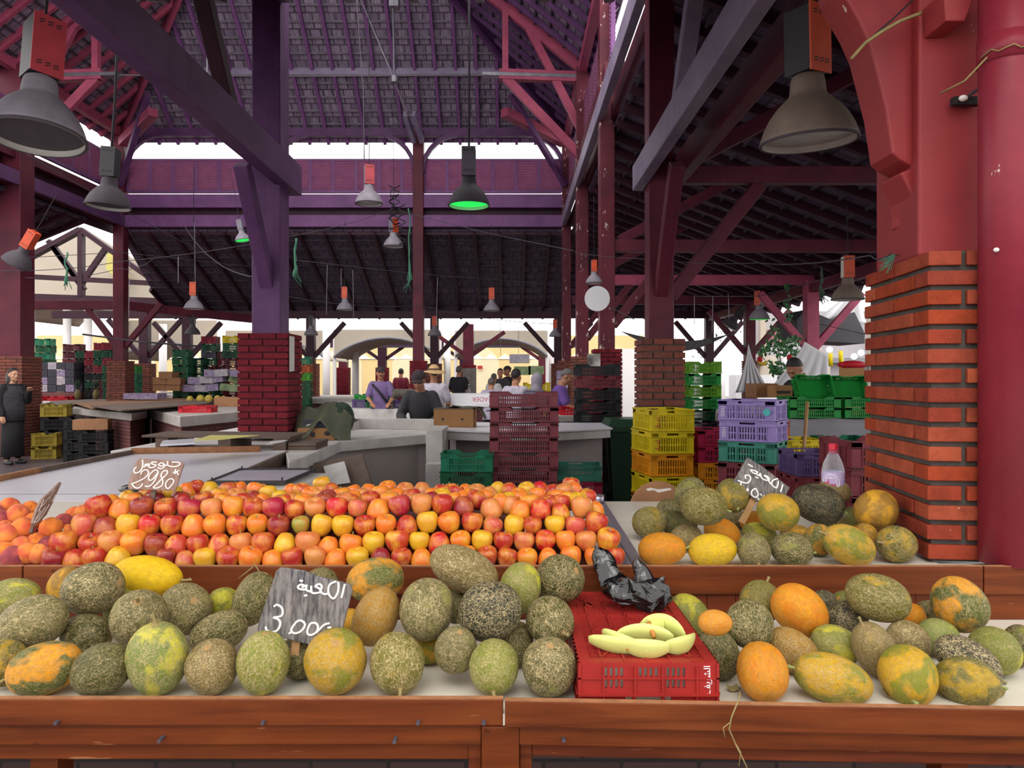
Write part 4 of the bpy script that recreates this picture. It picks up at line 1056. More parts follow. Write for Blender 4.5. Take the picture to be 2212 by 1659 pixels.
def place_melons(rows, zsurf, dback, dmin, group, dclear):
    """front to back: every melon slides back along its line of sight until it clears the ones already placed, and no lower than the surface"""
    done = []
    hs = H - zsurf
    xs = None
    for k, (cx, cy, a, b, tl, pal, net, pat, stm, gnd, lb) in enumerate(rows):
        t = math.radians(tl)
        vr = math.hypot(a * math.sin(t), b * math.cos(t))       # vertical half size in px
        dg = hs * F / (cy - 815 + vr)
        rb = (b + .4 * (a - b))
        d = min(dg, dback - b * dback / F * .95)
        if gnd != 1: d = min(d, gnd)
        done.append((W(cx, cy, d), V((math.cos(t), 0, math.sin(t))), a * d / F, b * d / F, 0))
    # settle: push any pair that still interpenetrates apart in depth
    ds = [p[0].y for p in done]
    hist = []
    for it in range(240):
        worst = 0
        for i in range(len(rows)):
            for j in range(i):
                ci, cj = rows[i], rows[j]
                pi = W(ci[0], ci[1], ds[i]); pj = W(cj[0], cj[1], ds[j]); v = pj - pi; L = v.length
                if L > .3: continue
                u = v / max(L, 1e-6); e = 0
                for c, d in ((ci, ds[i]), (cj, ds[j])):
                    tt = math.radians(c[4]); ax = V((math.cos(tt), 0, math.sin(tt))); q = abs(u.dot(ax))
                    e += 1 / math.sqrt((q / (c[2] * d / F)) ** 2 + (1 - q * q) / ((c[3] * d / F) ** 2))
                if e - L > .002:
                    worst = max(worst, e - L)
                    s = 1 if ds[i] >= ds[j] else -1
                    m = (e - L) * .5
                    ds[i] += s * m; ds[j] -= s * m
        for i, c in enumerate(rows):
            tt = math.radians(c[4]); vr = math.hypot(c[2] * math.sin(tt), c[3] * math.cos(tt))
            dg = hs * F / (c[1] - 815 + vr)
            hi = min(dg, dback - c[3] * ds[i] / F * .98)
            if 1250 < c[0] < 1560 and zsurf < .9: pass
            ds[i] = max(dclear + c[3] * ds[i] / F, min(ds[i], hi))
        if worst < .003: break
    for k, (cx, cy, a, b, tl, pal, net, pat, stm, gnd, lb) in enumerate(rows):
        d = ds[k]; t = math.radians(tl); r = random.Random(k * 7 + int(cx))
        ax = V((math.cos(t), 0, math.sin(t)))
        if stm == -1: ax = -ax
        if stm == 2: ax = V((ax.x * .45, -.8, -abs(ax.z) * .45 - .1)).normalized() if b / a > .8 else V((ax.x, -.35, ax.z - .2)).normalized()
        elif b / a > .84: ax = V((ax.x, r.choice((-.5, .5, -.75)), ax.z)).normalized()
        else: ax = V((ax.x, r.choice((-.12, .1)), ax.z)).normalized()
        q = V((0, 0, 1)).rotation_difference(ax)
        q = q @ Quaternion((0, 0, 1), r.uniform(0, 6.28))
        o = link('melon', MEL[r.randrange(5)])
        o.rotation_mode = 'QUATERNION'; o.rotation_quaternion = q; o.location = W(cx, cy, d); o.scale = (b * d / F, b * d / F, a * d / F)
        c1, c2 = PAL[pal]
        j = r.uniform(.62, .84)
        o.color = tuple(min(1, x * j) for x in lin(c1)[:3]) + (1,); o['patch_colour'] = [float(x) for x in lin(c2)[:3]]; o['netting'] = float(net); o['patch_amount'] = float(pat)
        tag(o, lb, 'melon', group)
        if stm:
            s = link('stem', STEMS[r.randrange(4)]); s.parent = o
place_melons(LOWER, ZLO, YB - .015, 1.6, 'melons on the lower table', 1.606)
place_melons(UPPER, ZUP, 3.3, 2.24, 'melons on the upper counter', 2.222)

# ------------------------------------------------------------------ apples
def apple_mesh(k):
    r = random.Random(k); a = r.uniform(.9, 1.02); wob = r.uniform(.01, .03); ph = r.uniform(0, 6); q = MB()
    prof = [(.03, -.66), (.12, -.74), (.26, -.80), (.45, -.76), (.68, -.56), (.86, -.26), (.97, .05), (1.0, .30), (.95, .56), (.80, .77), (.58, .88), (.36, .88), (.2, .80), (.1, .66), (.03, .56)]
    q.lathe([(p, z * a * 1.10) for p, z in prof], 28, bump=lambda an, z: 1 + wob * math.sin(5 * an + ph) * (.4 + max(0, -z)) + .015 * math.sin(an + ph))
    return q.mesh('apple_skin', M['apple'], True)
AP = [apple_mesh(k) for k in range(4)]
STM = MB().tube([(0, 0, .55), (.03, 0, .85), (.1, .02, 1.12)], [.045, .04, .06], 6).mesh('apple_stem', M['stem'], True)
COLS = {'r': ('red', '#a82c26', '#cf8a30'), 'd': ('dark red', '#86222a', '#b0602c'), 'c': ('crimson', '#a3243a', '#c47a38'), 'o': ('orange', '#d8702a', '#cf9a2c'), 't': ('tan orange', '#c98444', '#bd5836'),
        'y': ('yellow', '#d2a626', '#c9862c'), 'p': ('pink red', '#bb4c3e', '#cf9a48'), 'n': ('two tone', '#b8402a', '#d8ac30'), 'g': ('green tinged', '#8c9038', '#b9703a'), 's': ('bright red', '#bd2028', '#cf8a34')}
ROW1 = 'd115,1210,25 r162,1209,24 r206,1209,24 y256,1206,25 d361,1203,19 p400,1208,20 y444,1208,23 r492,1208,23 o540,1209,24 o588,1208,22 r633,1208,22 t681,1206,22 o726,1208,22 y773,1207,23 d822,1203,21 r867,1207,21 o911,1206,22 r960,1206,22 o1008,1206,22 r1054,1203,20 r1095,1206,21 o1139,1209,21 o1184,1205,21 o1234,1204,21 o1283,1205,20 r1330,1204,19'
ROW2 = 'r139,1176,27 r194,1177,22 t240,1175,24 o291,1174,26 d337,1179,24 n383,1176,23 r428,1178,22 n474,1176,23 t521,1176,23 r568,1176,24 y616,1173,22 t664,1174,25 o711,1178,21 o757,1179,24 y807,1176,23 n858,1171,25 y906,1171,21 s949,1173,23 o996,1170,21 y1041,1171,22 r1087,1171,21 p1132,1172,22 s1177,1171,21 o1222,1170,21 t1266,1170,22 n1313,1169,24'
ROW3 = 'p181,1138,24 d228,1138,24 y277,1138,24 s323,1138,22 r371,1137,23 o418,1134,23 o466,1138,23 n511,1137,21 o556,1136,21 d602,1139,23 g650,1136,18 y694,1137,22 y741,1138,23 r788,1138,22 o833,1136,21 r879,1134,22 y924,1130,22 o971,1131,23 r1020,1130,22 p1063,1139,20 y1109,1137,21 r1151,1137,20 y1199,1135,21 p1242,1138,21 r1287,1132,23'
ROW4 = 'r214,1099,25 o263,1099,23 d308,1100,24 r359,1102,23 c409,1102,24 t458,1102,22 o505,1098,22 r547,1101,22 c592,1101,23 r637,1104,22 t682,1099,22 s728,1099,23 p771,1100,20 o818,1100,23 c864,1094,23 t911,1091,22 r956,1093,22 d1000,1093,21 t1060,1098,22 o1124,1102,21 s1168,1098,21 n1210,1106,19 t1256,1098,22'
RD = {1: 2.272, 2: 2.305, 3: 2.345, 4: 2.395}
GA = 'apples piled on the upper counter'
PX = []
def put_apple(x, y, r, d, c, lb, scale=1.0):
    q = random.Random(int(x * 13 + y * 7))
    o = link('apple', AP[q.randrange(4)])
    o.location = W(x, y, d); k = r * d / F * 1.08
    o.scale = (k, k, k * 1.04)
    up = q.random()
    tilt = q.uniform(0, .45) if up < .7 else q.uniform(2.4, 3.1)
    o.rotation_euler = (q.uniform(-.3, .3) + (math.pi if up > .8 else 0), q.uniform(-.35, .35), q.uniform(0, 6.28))
    nm, c1, c2 = COLS[c]
    o.color = lin(c1); o['second_colour'] = [float(v) for v in lin(c2)[:3]]
    tag(o, lb, 'apple', GA)
    if q.random() < .4:
        s = link('stem', STM); s.parent = o
    PX.append((o.location.copy(), k))
NAMES = {1: 'bottom row', 2: 'second row up', 3: 'third row up', 4: 'top face row'}
for rn, row in ((1, ROW1), (2, ROW2), (3, ROW3), (4, ROW4)):
    for i, it in enumerate(row.split()):
        x, y, r = it[1:].split(','); nm = COLS[it[0]][0]
        put_apple(float(x), float(y), float(r), RD[rn], it[0], '%s apple, %s from the left, %s of the apple pile' % (nm, ORD[i], NAMES[rn]))
# the receding top of the pile
TOPS = 'o240,1086,15 y276,1078,18 n321,1075,20 t345,1064,16 y372,1071,17 o403,1061,16 r425,1058,14 y453,1058,20 o475,1078,17 r494,1063,16 o516,1060,13 t511,1076,20 o550,1064,20 o565,1062,14 y604,1077,20 o629,1063,14 n652,1066,17 o671,1073,15 y696,1050,16 r716,1062,17 d708,1082,16 o739,1074,17 o762,1067,14 o796,1062,18 t782,1075,17 o838,1059,16 o822,1071,17 t875,1065,18 t911,1060,19 o857,1078,17 r890,1079,17 o935,1076,15 y955,1078,16 o972,1063,15 r985,1068,14 o1005,1062,13 t1030,1066,16 o1046,1078,16 t1058,1070,19 y1075,1058,13 n1100,1060,18 y1098,1082,15 o1120,1078,16 y1138,1062,13 s1166,1057,17 o1160,1076,16 r1195,1062,12 o1205,1080,15 t1220,1066,16 r1233,1052,16 o1240,1060,18 y1248,1086,18 n1268,1076,15 o1196,1078,14 o1285,1101,14 r440,1083,15 d389,1082,15 o565,1083,15 t630,1084,15 r760,1085,15 o905,1084,15 o1000,1078,15 r1030,1084,14 o1140,1085,14 r1185,1090,13 y580,1069,14 o765,1079,16 r800,1083,16 o842,1084,16 t884,1086,15 d930,1084,15 o978,1085,16 r1028,1080,16 o1080,1086,16 t1102,1090,15 d545,1083,15 o480,1088,15 r525,1087,15 n610,1090,15 o655,1088,16 d700,1087,15 t745,1086,15 o1145,1088,15 r1212,1090,15 o1228,1084,15 d335,1084,15 o290,1086,15 r395,1084,15 t690,1073,14 r955,1067,13 o1015,1076,13'
lab = {}
SORTED = {c: sorted(float(i[1:].split(',')[0]) for i in TOPS.split() if i[0] == c) for c in COLS}
for it in TOPS.split():
    x, y, r = [float(v) for v in it[1:].split(',')]
    d = 2.395 + (1092 - y) * .0085
    d = max(2.44, min(d, 2.80))
    z = W(x, y, d).z; k = r * d / F
    nm = COLS[it[0]][0]; key = nm
    lab[key] = lab.get(key, 0) + 1
    near = min(((abs(float(q[1:].split(',')[0]) - x), i) for i, q in enumerate(ROW4.split())))[1]
    hgt = 'riding high' if y < 1063 else ('set back' if y < 1077 else 'sunk in')
    put_apple(x, y, max(r, 20) * 2.45 / d if r > 15 else 19 * 2.45 / d, d, it[0], '%s apple %s, %s of its colour from the left on the heap top' % (nm, hgt, ORD[SORTED[it[0]].index(x)]))
# the bed of fruit under the visible ones
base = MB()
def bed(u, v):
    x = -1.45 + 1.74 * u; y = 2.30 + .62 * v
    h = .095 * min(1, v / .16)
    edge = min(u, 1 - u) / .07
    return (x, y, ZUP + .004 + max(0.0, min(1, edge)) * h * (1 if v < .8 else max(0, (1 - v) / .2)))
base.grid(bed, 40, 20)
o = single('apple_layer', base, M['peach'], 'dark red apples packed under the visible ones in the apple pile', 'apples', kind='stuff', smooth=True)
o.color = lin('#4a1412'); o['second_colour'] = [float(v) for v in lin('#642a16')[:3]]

# ------------------------------------------------------------------ peaches
def peach_mesh():
    q = MB(); prof = [(.02, -.95), (.2, -.93), (.5, -.82), (.82, -.5), (1.0, 0), (.93, .42), (.7, .75), (.42, .92), (.2, .93), (.05, .84)]
    q.lathe(prof, 28, bump=lambda an, z: 1 - .10 * math.exp(-((an - 3.14) / .22) ** 2))
    return q.mesh('peach_skin', M['peach'], True)
PE = peach_mesh()
PEACH = [(20, 1096, 20, 2.52), (39, 1112, 22, 2.46), (63, 1101, 18, 2.54), (4, 1122, 19, 2.44), (50, 1143, 24, 2.36), (12, 1160, 26, 2.32), (111, 1142, 23, 2.37), (137, 1129, 19, 2.44), (160, 1113, 18, 2.5), (46, 1178, 19, 2.30), (10, 1192, 21, 2.27),
         (30, 1205, 26, 2.265), (60, 1195, 22, 2.275), (84, 1197, 21, 2.28), (80, 1174, 22, 2.33), (104, 1178, 19, 2.32), (118, 1164, 18, 2.37), (10, 1140, 16, 2.42), (72, 1125, 17, 2.45), (85, 1160, 18, 2.40), (146, 1150, 17, 2.40), (180, 1108, 17, 2.5), (-10, 1180, 22, 2.3), (-12, 1110, 20, 2.46)]
PN = ['orange', 'orange pink', 'deep orange', 'rosy']
for i, (x, y, r, d) in enumerate(PEACH):
    q = random.Random(i); o = link('peach', PE); k = r * d / F * 1.05; o.location = W(x, y, d); o.scale = (k, k, k)
    o.rotation_euler = (q.uniform(-1, 1), q.uniform(-1, 1), q.uniform(0, 6.3))
    o.color = lin(['#d87a30', '#c9583a', '#d97a24', '#b04a40'][i % 4]); o['second_colour'] = [float(v) for v in lin(['#c9502f', '#d98238', '#cc6024', '#7d2c38'][i % 4])[:3]]
    tag(o, '%s peach, %s from the left edge of the picture in the peach heap' % (PN[i % 4], ORD[sorted(range(len(PEACH)), key=lambda n: PEACH[n][0]).index(i)]), 'peach', 'peaches at the left end of the upper counter')
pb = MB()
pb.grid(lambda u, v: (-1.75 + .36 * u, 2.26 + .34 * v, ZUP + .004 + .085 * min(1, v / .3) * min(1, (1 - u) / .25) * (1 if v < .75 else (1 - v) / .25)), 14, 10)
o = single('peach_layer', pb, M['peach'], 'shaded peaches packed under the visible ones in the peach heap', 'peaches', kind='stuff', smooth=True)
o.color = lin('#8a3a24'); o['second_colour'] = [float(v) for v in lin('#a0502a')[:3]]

# ------------------------------------------------------------------ price signs
def ribbon(q, pts, r, y0):
    """a chalk stroke lying on a board: flattened tube through points"""
    q.tube([(p.x, p.y, p.z) for p in pts], r, 6)
def spline(pts, n=5):
    out = []
    for i in range(len(pts) - 1):
        p0 = pts[max(i - 1, 0)]; p1 = pts[i]; p2 = pts[i + 1]; p3 = pts[min(i + 2, len(pts) - 1)]
        for k in range(n):
            t = k / n
            out.append(tuple(.5 * ((2 * p1[j]) + (-p0[j] + p2[j]) * t + (2 * p0[j] - 5 * p1[j] + 4 * p2[j] - p3[j]) * t * t + (-p0[j] + 3 * p1[j] - 3 * p2[j] + p3[j]) * t ** 3) for j in range(2)))
    out.append(pts[-1]); return out
def sign(label, poly, strokes, stick, sc_, ox, oy, d, mat, lean=0.0, yaw=0.0, th=.012, rad=.0035, cx=None, stickm='broom'):
    """poly, strokes and stick in the coordinates of an enlarged view: px = x / sc_ + ox"""
    def P(p, off=0.0):
        px = p[0] / sc_ + ox; py = p[1] / sc_ + oy
        c = (cx if cx is not None else poly[0][0] / sc_ + ox)
        dd = d + (px - c) / F * d * math.tan(yaw) + (py - (poly[0][1] / sc_ + oy)) / F * d * -math.tan(lean)
        return W(px, py, dd - off)
    bp = [P(p) for p in poly]
    cen = sum(bp, V((0, 0, 0))) / len(bp); lo = min(p.z for p in bp)
    t = thing('price_sign', label, 'sign', (cen.x, cen.y, lo))
    n = (bp[1] - bp[0]).cross(bp[-2] - bp[0]).normalized()
    if n.dot(V((0, 0, H)) - cen) < 0: n = -n
    area = sum(bp[i].x * bp[(i + 1) % len(bp)].z - bp[(i + 1) % len(bp)].x * bp[i].z for i in range(len(bp)))
    part('board', MB().prism(bp if area > 0 else bp[::-1], 0, 0, -n * th), M[mat], t, bev=.002)
    q = MB()
    for s in strokes: q.tube([P(p) + n * rad * .1 for p in spline(s)], rad, 6)
    part('chalk_lettering', q, M['chalk'], t, smooth=True)
    part('stick', MB().bar(P(stick[0]) - n * (th + .006), P(stick[1]) - n * (th + .006), stick[2] / sc_ / F * d, .009, n), M[stickm], t, bev=.001)
    return t
sign('big square slate price sign chalked 3 000 standing among the netted melons',
     [(470, 190), (540, 135), (640, 140), (960, 190), (1240, 300), (1640, 390), (1790, 440), (1835, 540), (1660, 1210), (1545, 1650), (1050, 1515), (150, 1285), (120, 1230)],
     [[(430, 835), (480, 800), (560, 840), (590, 920), (560, 1000), (420, 1030)], [(420, 1030), (520, 1070), (545, 1150), (490, 1260), (380, 1290), (300, 1250), (285, 1190)],
      [(830, 1110), (770, 1190), (740, 1260), (790, 1310), (890, 1290), (970, 1210), (980, 1130), (900, 1080), (830, 1110)], [(740, 1290), (700, 1320)],
      [(1090, 1130), (1040, 1220), (1030, 1310), (1100, 1345), (1190, 1290), (1220, 1200), (1180, 1130), (1090, 1130)], [(1180, 1310), (1250, 1240), (1330, 1160), (1430, 1130)], [(1390, 1210), (1460, 1210)],
      [(1550, 380), (1440, 430), (1405, 520), (1420, 620), (1500, 690), (1570, 590), (1590, 470), (1580, 390)], [(1700, 430), (1670, 560), (1640, 680)], [(1400, 600), (1330, 610), (1270, 560), (1290, 470), (1240, 430), (1170, 470), (1230, 500), (1270, 560), (1200, 590), (1110, 580), (1100, 460)],
      [(1090, 570), (1010, 530), (1020, 440)], [(1000, 530), (900, 520), (860, 480), (910, 440), (980, 460), (930, 490)], [(970, 640), (1030, 630)], [(890, 365), (950, 380)]],
     ((810, 1350), (765, 1800), 150), 8.296, 540, 1210, 1.735, 'slate', lean=.12, rad=.0027, th=.010)
sign('brown board price sign with white painted 2980 standing behind the apples',
     [(510, 175), (1600, 235), (2010, 290), (2110, 360), (1800, 1345), (120, 1280), (85, 1160), (370, 290)],
     [[(635, 215), (640, 450), (560, 620), (400, 700), (325, 640), (350, 540), (420, 480)], [(670, 480), (720, 460), (730, 380), (770, 450), (800, 370), (840, 450), (880, 350), (870, 470)], [(850, 480), (960, 510), (1080, 460), (1110, 410), (960, 360), (1000, 300), (1150, 310)],
      [(1430, 410), (1320, 330), (1210, 400), (1300, 450), (1410, 420), (1390, 500), (1280, 545), (1170, 490)], [(1430, 430), (1520, 400), (1540, 270)], [(1540, 420), (1680, 470), (1880, 450), (1980, 370), (1900, 310), (1690, 310)],
      [(570, 740), (620, 640), (740, 580), (840, 640), (830, 740), (700, 880), (450, 1010), (230, 1090)], [(250, 1080), (330, 1190), (440, 1240), (560, 1190), (640, 1070)],
      [(1190, 690), (1160, 600), (1060, 600), (920, 720), (850, 850), (880, 950), (970, 940), (1080, 820), (1190, 690), (1060, 980), (960, 1110), (850, 1180), (720, 1165)],
      [(1340, 880), (1290, 790), (1360, 650), (1480, 610), (1530, 680), (1450, 800), (1330, 900), (1160, 1080), (1020, 1215), (1180, 1230), (1320, 1150), (1360, 1020), (1340, 880)],
      [(1640, 900), (1530, 960), (1460, 1100), (1490, 1220), (1560, 1250), (1670, 1140), (1750, 1010), (1720, 920), (1640, 900)],
      [(1810, 560), (1800, 700)], [(1720, 680), (1840, 660), (1950, 600)], [(1780, 740), (1850, 650), (1920, 770)]],
     ((1000, 1200), (860, 1900), 150), 16.59, 270, 980, 2.425, 'sign_brown', lean=.05, rad=.0024, th=.008, stickm='bare_wood')
sign('tilted slate price sign chalked 2 000 among the upper melons',
     [(360, 80), (700, 290), (1310, 760), (1240, 900), (990, 1200), (620, 1090), (70, 700), (60, 620)],
     [[(370, 235), (480, 300)], [(420, 360), (470, 420), (540, 450), (580, 410), (500, 380), (430, 360)], [(560, 450), (620, 500), (640, 440), (680, 550), (790, 600), (850, 570), (800, 510), (730, 490), (810, 560), (860, 660), (910, 690)], [(530, 520), (600, 550)],
      [(1040, 560), (930, 600), (900, 690), (1000, 770), (1040, 690), (1050, 610)], [(1150, 690), (1130, 770), (1095, 860)],
      [(320, 570), (310, 490), (390, 490), (430, 550), (390, 640), (310, 660), (240, 640), (140, 600)], [(210, 640), (220, 740), (310, 810), (370, 830), (350, 770)], [(540, 780), (460, 830), (450, 920), (530, 980), (600, 920), (560, 810), (540, 780)], [(590, 980), (620, 1040), (690, 990), (740, 940)], [(640, 900), (680, 940)]],
     ((560, 960), (250, 1560), 150), 10.37, 1580, 980, 2.60, 'slate', lean=.1, rad=.0028, th=.010)
sign('narrow price sign seen almost edge on among the peaches',
     [(1120, 150), (1150, 190), (880, 800), (700, 1150), (370, 1480), (300, 1380), (430, 950), (600, 650), (880, 400)],
     [[(930, 380), (820, 560), (760, 680)], [(760, 600), (700, 690), (600, 820), (520, 900)], [(610, 680), (520, 880), (450, 1050)], [(970, 540), (850, 740)], [(660, 910), (540, 1070), (430, 1260)], [(770, 830), (650, 1020), (490, 1250), (380, 1360)], [(520, 1020), (410, 1200), (320, 1390)]],
     ((480, 1360), (380, 1680), 110), 13.82, 50, 1030, 2.33, 'sign_brown', yaw=1.2, rad=.0016, th=.008, cx=90, stickm='bare_wood')
# ------------------------------------------------------------------ crates
def G(px, py, z):
    """the point of the level plane z seen at a pixel"""
    d = (H - z) * F / (py - 815.0)
    return V(((px - 1106.0) / F * d, d, z))
def wall_mb(L, h, style, along, off, out):
    """one slotted crate wall: along 'x' or 'y', at offset off, outward sign out"""
    q = MB()
    def r(u0, u1, z0, z1, t=.006, o=0.0):
        c = off + out * o
        if along == 'x': q.bb(u0, u1, c - t / 2, c + t / 2, z0, z1)
        else: q.bb(c - t / 2, c + t / 2, u0, u1, z0, z1)
    hl = L / 2; e = min(.16 * L, .07)
    r(-hl, hl, 0, .12 * h); r(-hl, -hl + e, .12 * h, .97 * h); r(hl - e, hl, .12 * h, .97 * h)
    top = .70 * h if style != 'lug' else .60 * h
    n = max(6, int((L - 2 * e) / .019)); st = (L - 2 * e) / n
    for i in range(n + 1):
        u = -hl + e + st * i
        r(max(-hl, u - st * .24), min(hl, u + st * .24), .12 * h, top, .005)
    mid = (.12 * h + top) / 2
    r(-hl + e, hl - e, mid - .018 * h - .002, mid + .018 * h + .002, .008)
    r(-hl, hl, top, top + .08 * h)
    r(-hl - .004, hl + .004, top + .03 * h, top + .06 * h, .012, .006)
    r(-hl - .004, hl + .004, .02 * h, .06 * h, .012, .006)
    for u in (-hl + e, -hl * .34, hl * .34, hl - e): r(u - .003, u + .003, .06 * h, top + .05 * h, .011, .004)
    if style == 'slot' and along == 'x':
        a = L * .25
        r(-hl, -a, top + .08 * h, .97 * h); r(a, hl, top + .08 * h, .97 * h)
        for s in (-1, 1):
            p0 = [s * a, top + .1 * h]; p1 = [s * (a - .04), top + .09 * h]
            pts = [(s * (a - .045), top + .08 * h), (s * a, top + .08 * h), (s * a, .97 * h)]
            if along == 'x': q.prism([(pp[0], off - .003, pp[1]) for pp in pts], 0, 0, (0, .006, 0))
            q.bar((s * (a - .045), off + out * .006, top + .08 * h), (s * a, off + out * .006, .98 * h), .006, .008)
            r(s * a, s * hl, .93 * h, .97 * h, .014, .006) if s > 0 else r(-hl, -a, .93 * h, .97 * h, .014, .006)
    else:
        a = L * .14; z0 = top + .12 * h; z1 = .92 * h
        r(-hl, -a, top + .08 * h, .97 * h); r(a, hl, top + .08 * h, .97 * h); r(-a, a, top + .08 * h, z0); r(-a, a, z1, .97 * h)
        r(-hl - .004, hl + .004, .93 * h, .985 * h, .014, .006)
    return q
CM = {}
def crate(w, d, h, style, colour, loc, rz, label, group=None, cat='crate', rot=None, parts=True, name='crate'):
    key = (w, d, h, style, colour)
    m = CRATE[colour]
    if key not in CM:
        ws = {'front': wall_mb(w, h, style, 'x', -d / 2 + .004, -1), 'back': wall_mb(w, h, style, 'x', d / 2 - .004, 1), 'left': wall_mb(d - .01, h, style, 'y', -w / 2 + .004, -1), 'right': wall_mb(d - .01, h, style, 'y', w / 2 - .004, 1)}
        base = MB().bb(-w / 2 + .004, w / 2 - .004, -d / 2 + .004, d / 2 - .004, .002, .008)
        CM[key] = ({k: v.mesh('crate_wall', m) for k, v in ws.items()}, base.mesh('crate_base', m))
    if parts:
        t = thing(name, label, cat, loc, group, None, rz)
        if rot: t.rotation_euler = rot
        for k, v in CM[key][0].items():
            o = link('end_wall' if k in ('left', 'right') else 'side_wall', v); o.parent = t
        o = link('base', CM[key][1]); o.parent = t
        return t
    if key + ('j',) not in CM:
        q = MB()
        for k in ('front', 'back', 'left', 'right'):
            me = CM[key][0][k]; q.add([v.co for v in me.vertices], [tuple(p.vertices) for p in me.polygons])
        q.bb(-w / 2 + .004, w / 2 - .004, -d / 2 + .004, d / 2 - .004, .002, .008)
        CM[key + ('j',)] = q.mesh('crate', m)
    o = link(name, CM[key + ('j',)]); o.location = loc; o.rotation_euler = rot or (0, 0, rz)
    return tag(o, label, cat, group)
def stack(n, w, d, h, style, cols, x, y, z, rz, what, group, parts=True, jit=.006, sx=None, skip=0):
    """a stack of n crates from the bottom; cols listed from the top; crates below number skip from the top are left out when unseen"""
    out = []
    for i in range(n):
        k = n - 1 - i
        c = cols[min(k, len(cols) - 1)]
        q = random.Random(int(i * 31 + x * 100))
        pos = 'topmost crate' if k == 0 else ('lowest crate' if i == 0 else '%s crate down' % ORD[k])
        cn = {'dgreen': 'dark green', 'tgreen': 'green', 'redcrate': 'red', 'ochre': 'yellow brown', 'rust': 'rust orange', 'olive': 'leaf green', 'lime': 'light green', 'shaded_red': 'dark red', 'shaded_maroon': 'dark maroon', 'shaded_green': 'dark green', 'shaded_black': 'black'}.get(c, c)
        out.append(crate(w, d, h, style if isinstance(style, str) else style[min(k, len(style) - 1)], c, (x + q.uniform(-jit, jit), y + q.uniform(-jit, jit), z + i * h), rz + q.uniform(-.012, .012), '%s, %s of %s' % (cn, pos, what), group, parts=parts))
    return out
stack(11, .57, .40, .127, 'slot', ['brown'], .10, 6.42, 0, 0, 'the tall brown tray stack behind the apples', 'tall brown tray stack')
stack(11, .56, .40, .154, 'slot', ['black', 'maroon', 'black'], 1.10, 9.6, 0, 0, 'the tall black stack left of the green bin', 'tall black crate stack')
stack(8, .30, .40, .20, 'slot', ['black'], 1.74, 8.6, 0, .2, 'the black stack behind the brown brick pier', 'black stack behind the pier')
ys = stack(7, .355, .50, .1805, ['hand'], ['yellow', 'yellow', 'orange', 'yellow', 'orange', 'yellow', 'yellow'], 1.255, 6.20, 0, math.radians(9), 'the yellow and orange stack before the brick pier', 'yellow and orange stack')
ps = stack(9, .40, .36, .151, ['hand'], ['purple', 'purple', 'teal', 'maroon', 'maroon', 'teal', 'purple', 'maroon', 'teal'], 1.775, 5.46, 0, math.radians(-33), 'the purple topped stack with white letters', 'purple topped stack')
stack(8, .38, .40, .1355, ['hand'], ['magenta', 'magenta', 'orange', 'orange', 'magenta', 'orange'], 1.72, 6.33, 0, .03, 'the magenta topped stack right of the yellow one', 'magenta topped stack')
gs = stack(11, .42, .40, .1575, ['slot'], ['olive', 'green', 'olive', 'green', 'dgreen', 'grey', 'dgreen'], 2.56, 10.0, 0, 0, 'the tall green stack behind the yellow crates', 'tall green stack')
stack(10, .30, .40, .165, ['slot'], ['green', 'dgreen'], 2.36, 10.6, 0, 0, 'the dark green stack close beside the tall green one', 'dark green stack')
stack(6, .42, .36, .15, ['slot'], ['tgreen', 'dgreen', 'tgreen', 'dgreen'], -.37, 6.2, 0, 0, 'the low green stack left of the brown trays', 'low green stack')
stack(5, .46, .36, .142, ['hand'], ['teal', 'magenta'], .60, 8.35 - 1.4, 0, -.1, 'the low teal topped stack right of the brown trays', 'low teal topped stack')
# right side, behind the upper melons
stack(7, .28, .34, .150, ['hand'], ['indigo', 'maroon', 'indigo', 'maroon'], 1.925, 4.78, 0, -.02, 'the indigo topped stack behind the upper slate sign', 'indigo topped stack')
stack(6, .30, .34, .173, ['hand'], ['yellow', 'rust', 'yellow'], 2.27, 5.9, 0, .02, 'the yellow topped stack by the broom pole', 'yellow topped stack')
stack(8, .12, .30, .145, ['hand'], ['rust', 'magenta'], 2.22, 6.25, 0, .05, 'the narrow rust orange stack behind the purple one', 'narrow rust orange stack')
stack(8, .36, .36, .148, ['slot'], ['maroon'], 1.97, 4.12, 0, .06, 'the maroon stack behind the water bottle', 'maroon stack by the bottle')
stack(7, .36, .36, .150, ['slot'], ['tgreen'], 2.64, 5.9, 0, 0, 'the green stack right of the yellow one by the pole', 'green stack by the pillar')
t = stack(1, .40, .30, .12, ['slot'], ['red'], .86, 10.3, H - .52, .05, 'red crates, alone on the stall beside the man in purple', 'red crate beside the man in purple')
# lettering
def text(parent, body, size, loc, rot, m, name='lettering'):
    cu = bpy.data.curves.new(name, 'FONT'); cu.body = body; cu.size = size; cu.extrude = .0006; cu.align_x = 'CENTER'; cu.align_y = 'CENTER'; cu.materials.append(m)
    tmp = link('tmp_text', cu); dg = bpy.context.evaluated_depsgraph_get(); me = bpy.data.meshes.new_from_object(tmp.evaluated_get(dg)); bpy.data.objects.remove(tmp)
    o = link(name, me); o.parent = parent; o.location = loc; o.rotation_euler = rot
    return o
for c in (ps[-1], ps[-2]):
    text(c, 'IYED', .036, (-.165, -.190, .065), (math.pi / 2, math.pi / 2, 0), M['ink_white'])
def scrawl(parent, strokes, m, rad, name='lettering', y=-.19):
    q = MB()
    for s in strokes: q.tube([(p[0], y, p[1]) for p in spline(s, 4)], rad, 5)
    return part(name, q, m, parent, world=False)
AR = [[(0, .0), (0, .02)], [(0, .03), (.012, .034), (.014, .046), (0, .05)], [(0, .052), (.006, .058), (0, .064), (.006, .07), (0, .076)], [(0, .08), (.014, .084), (.012, .096), (-.004, .094)]]
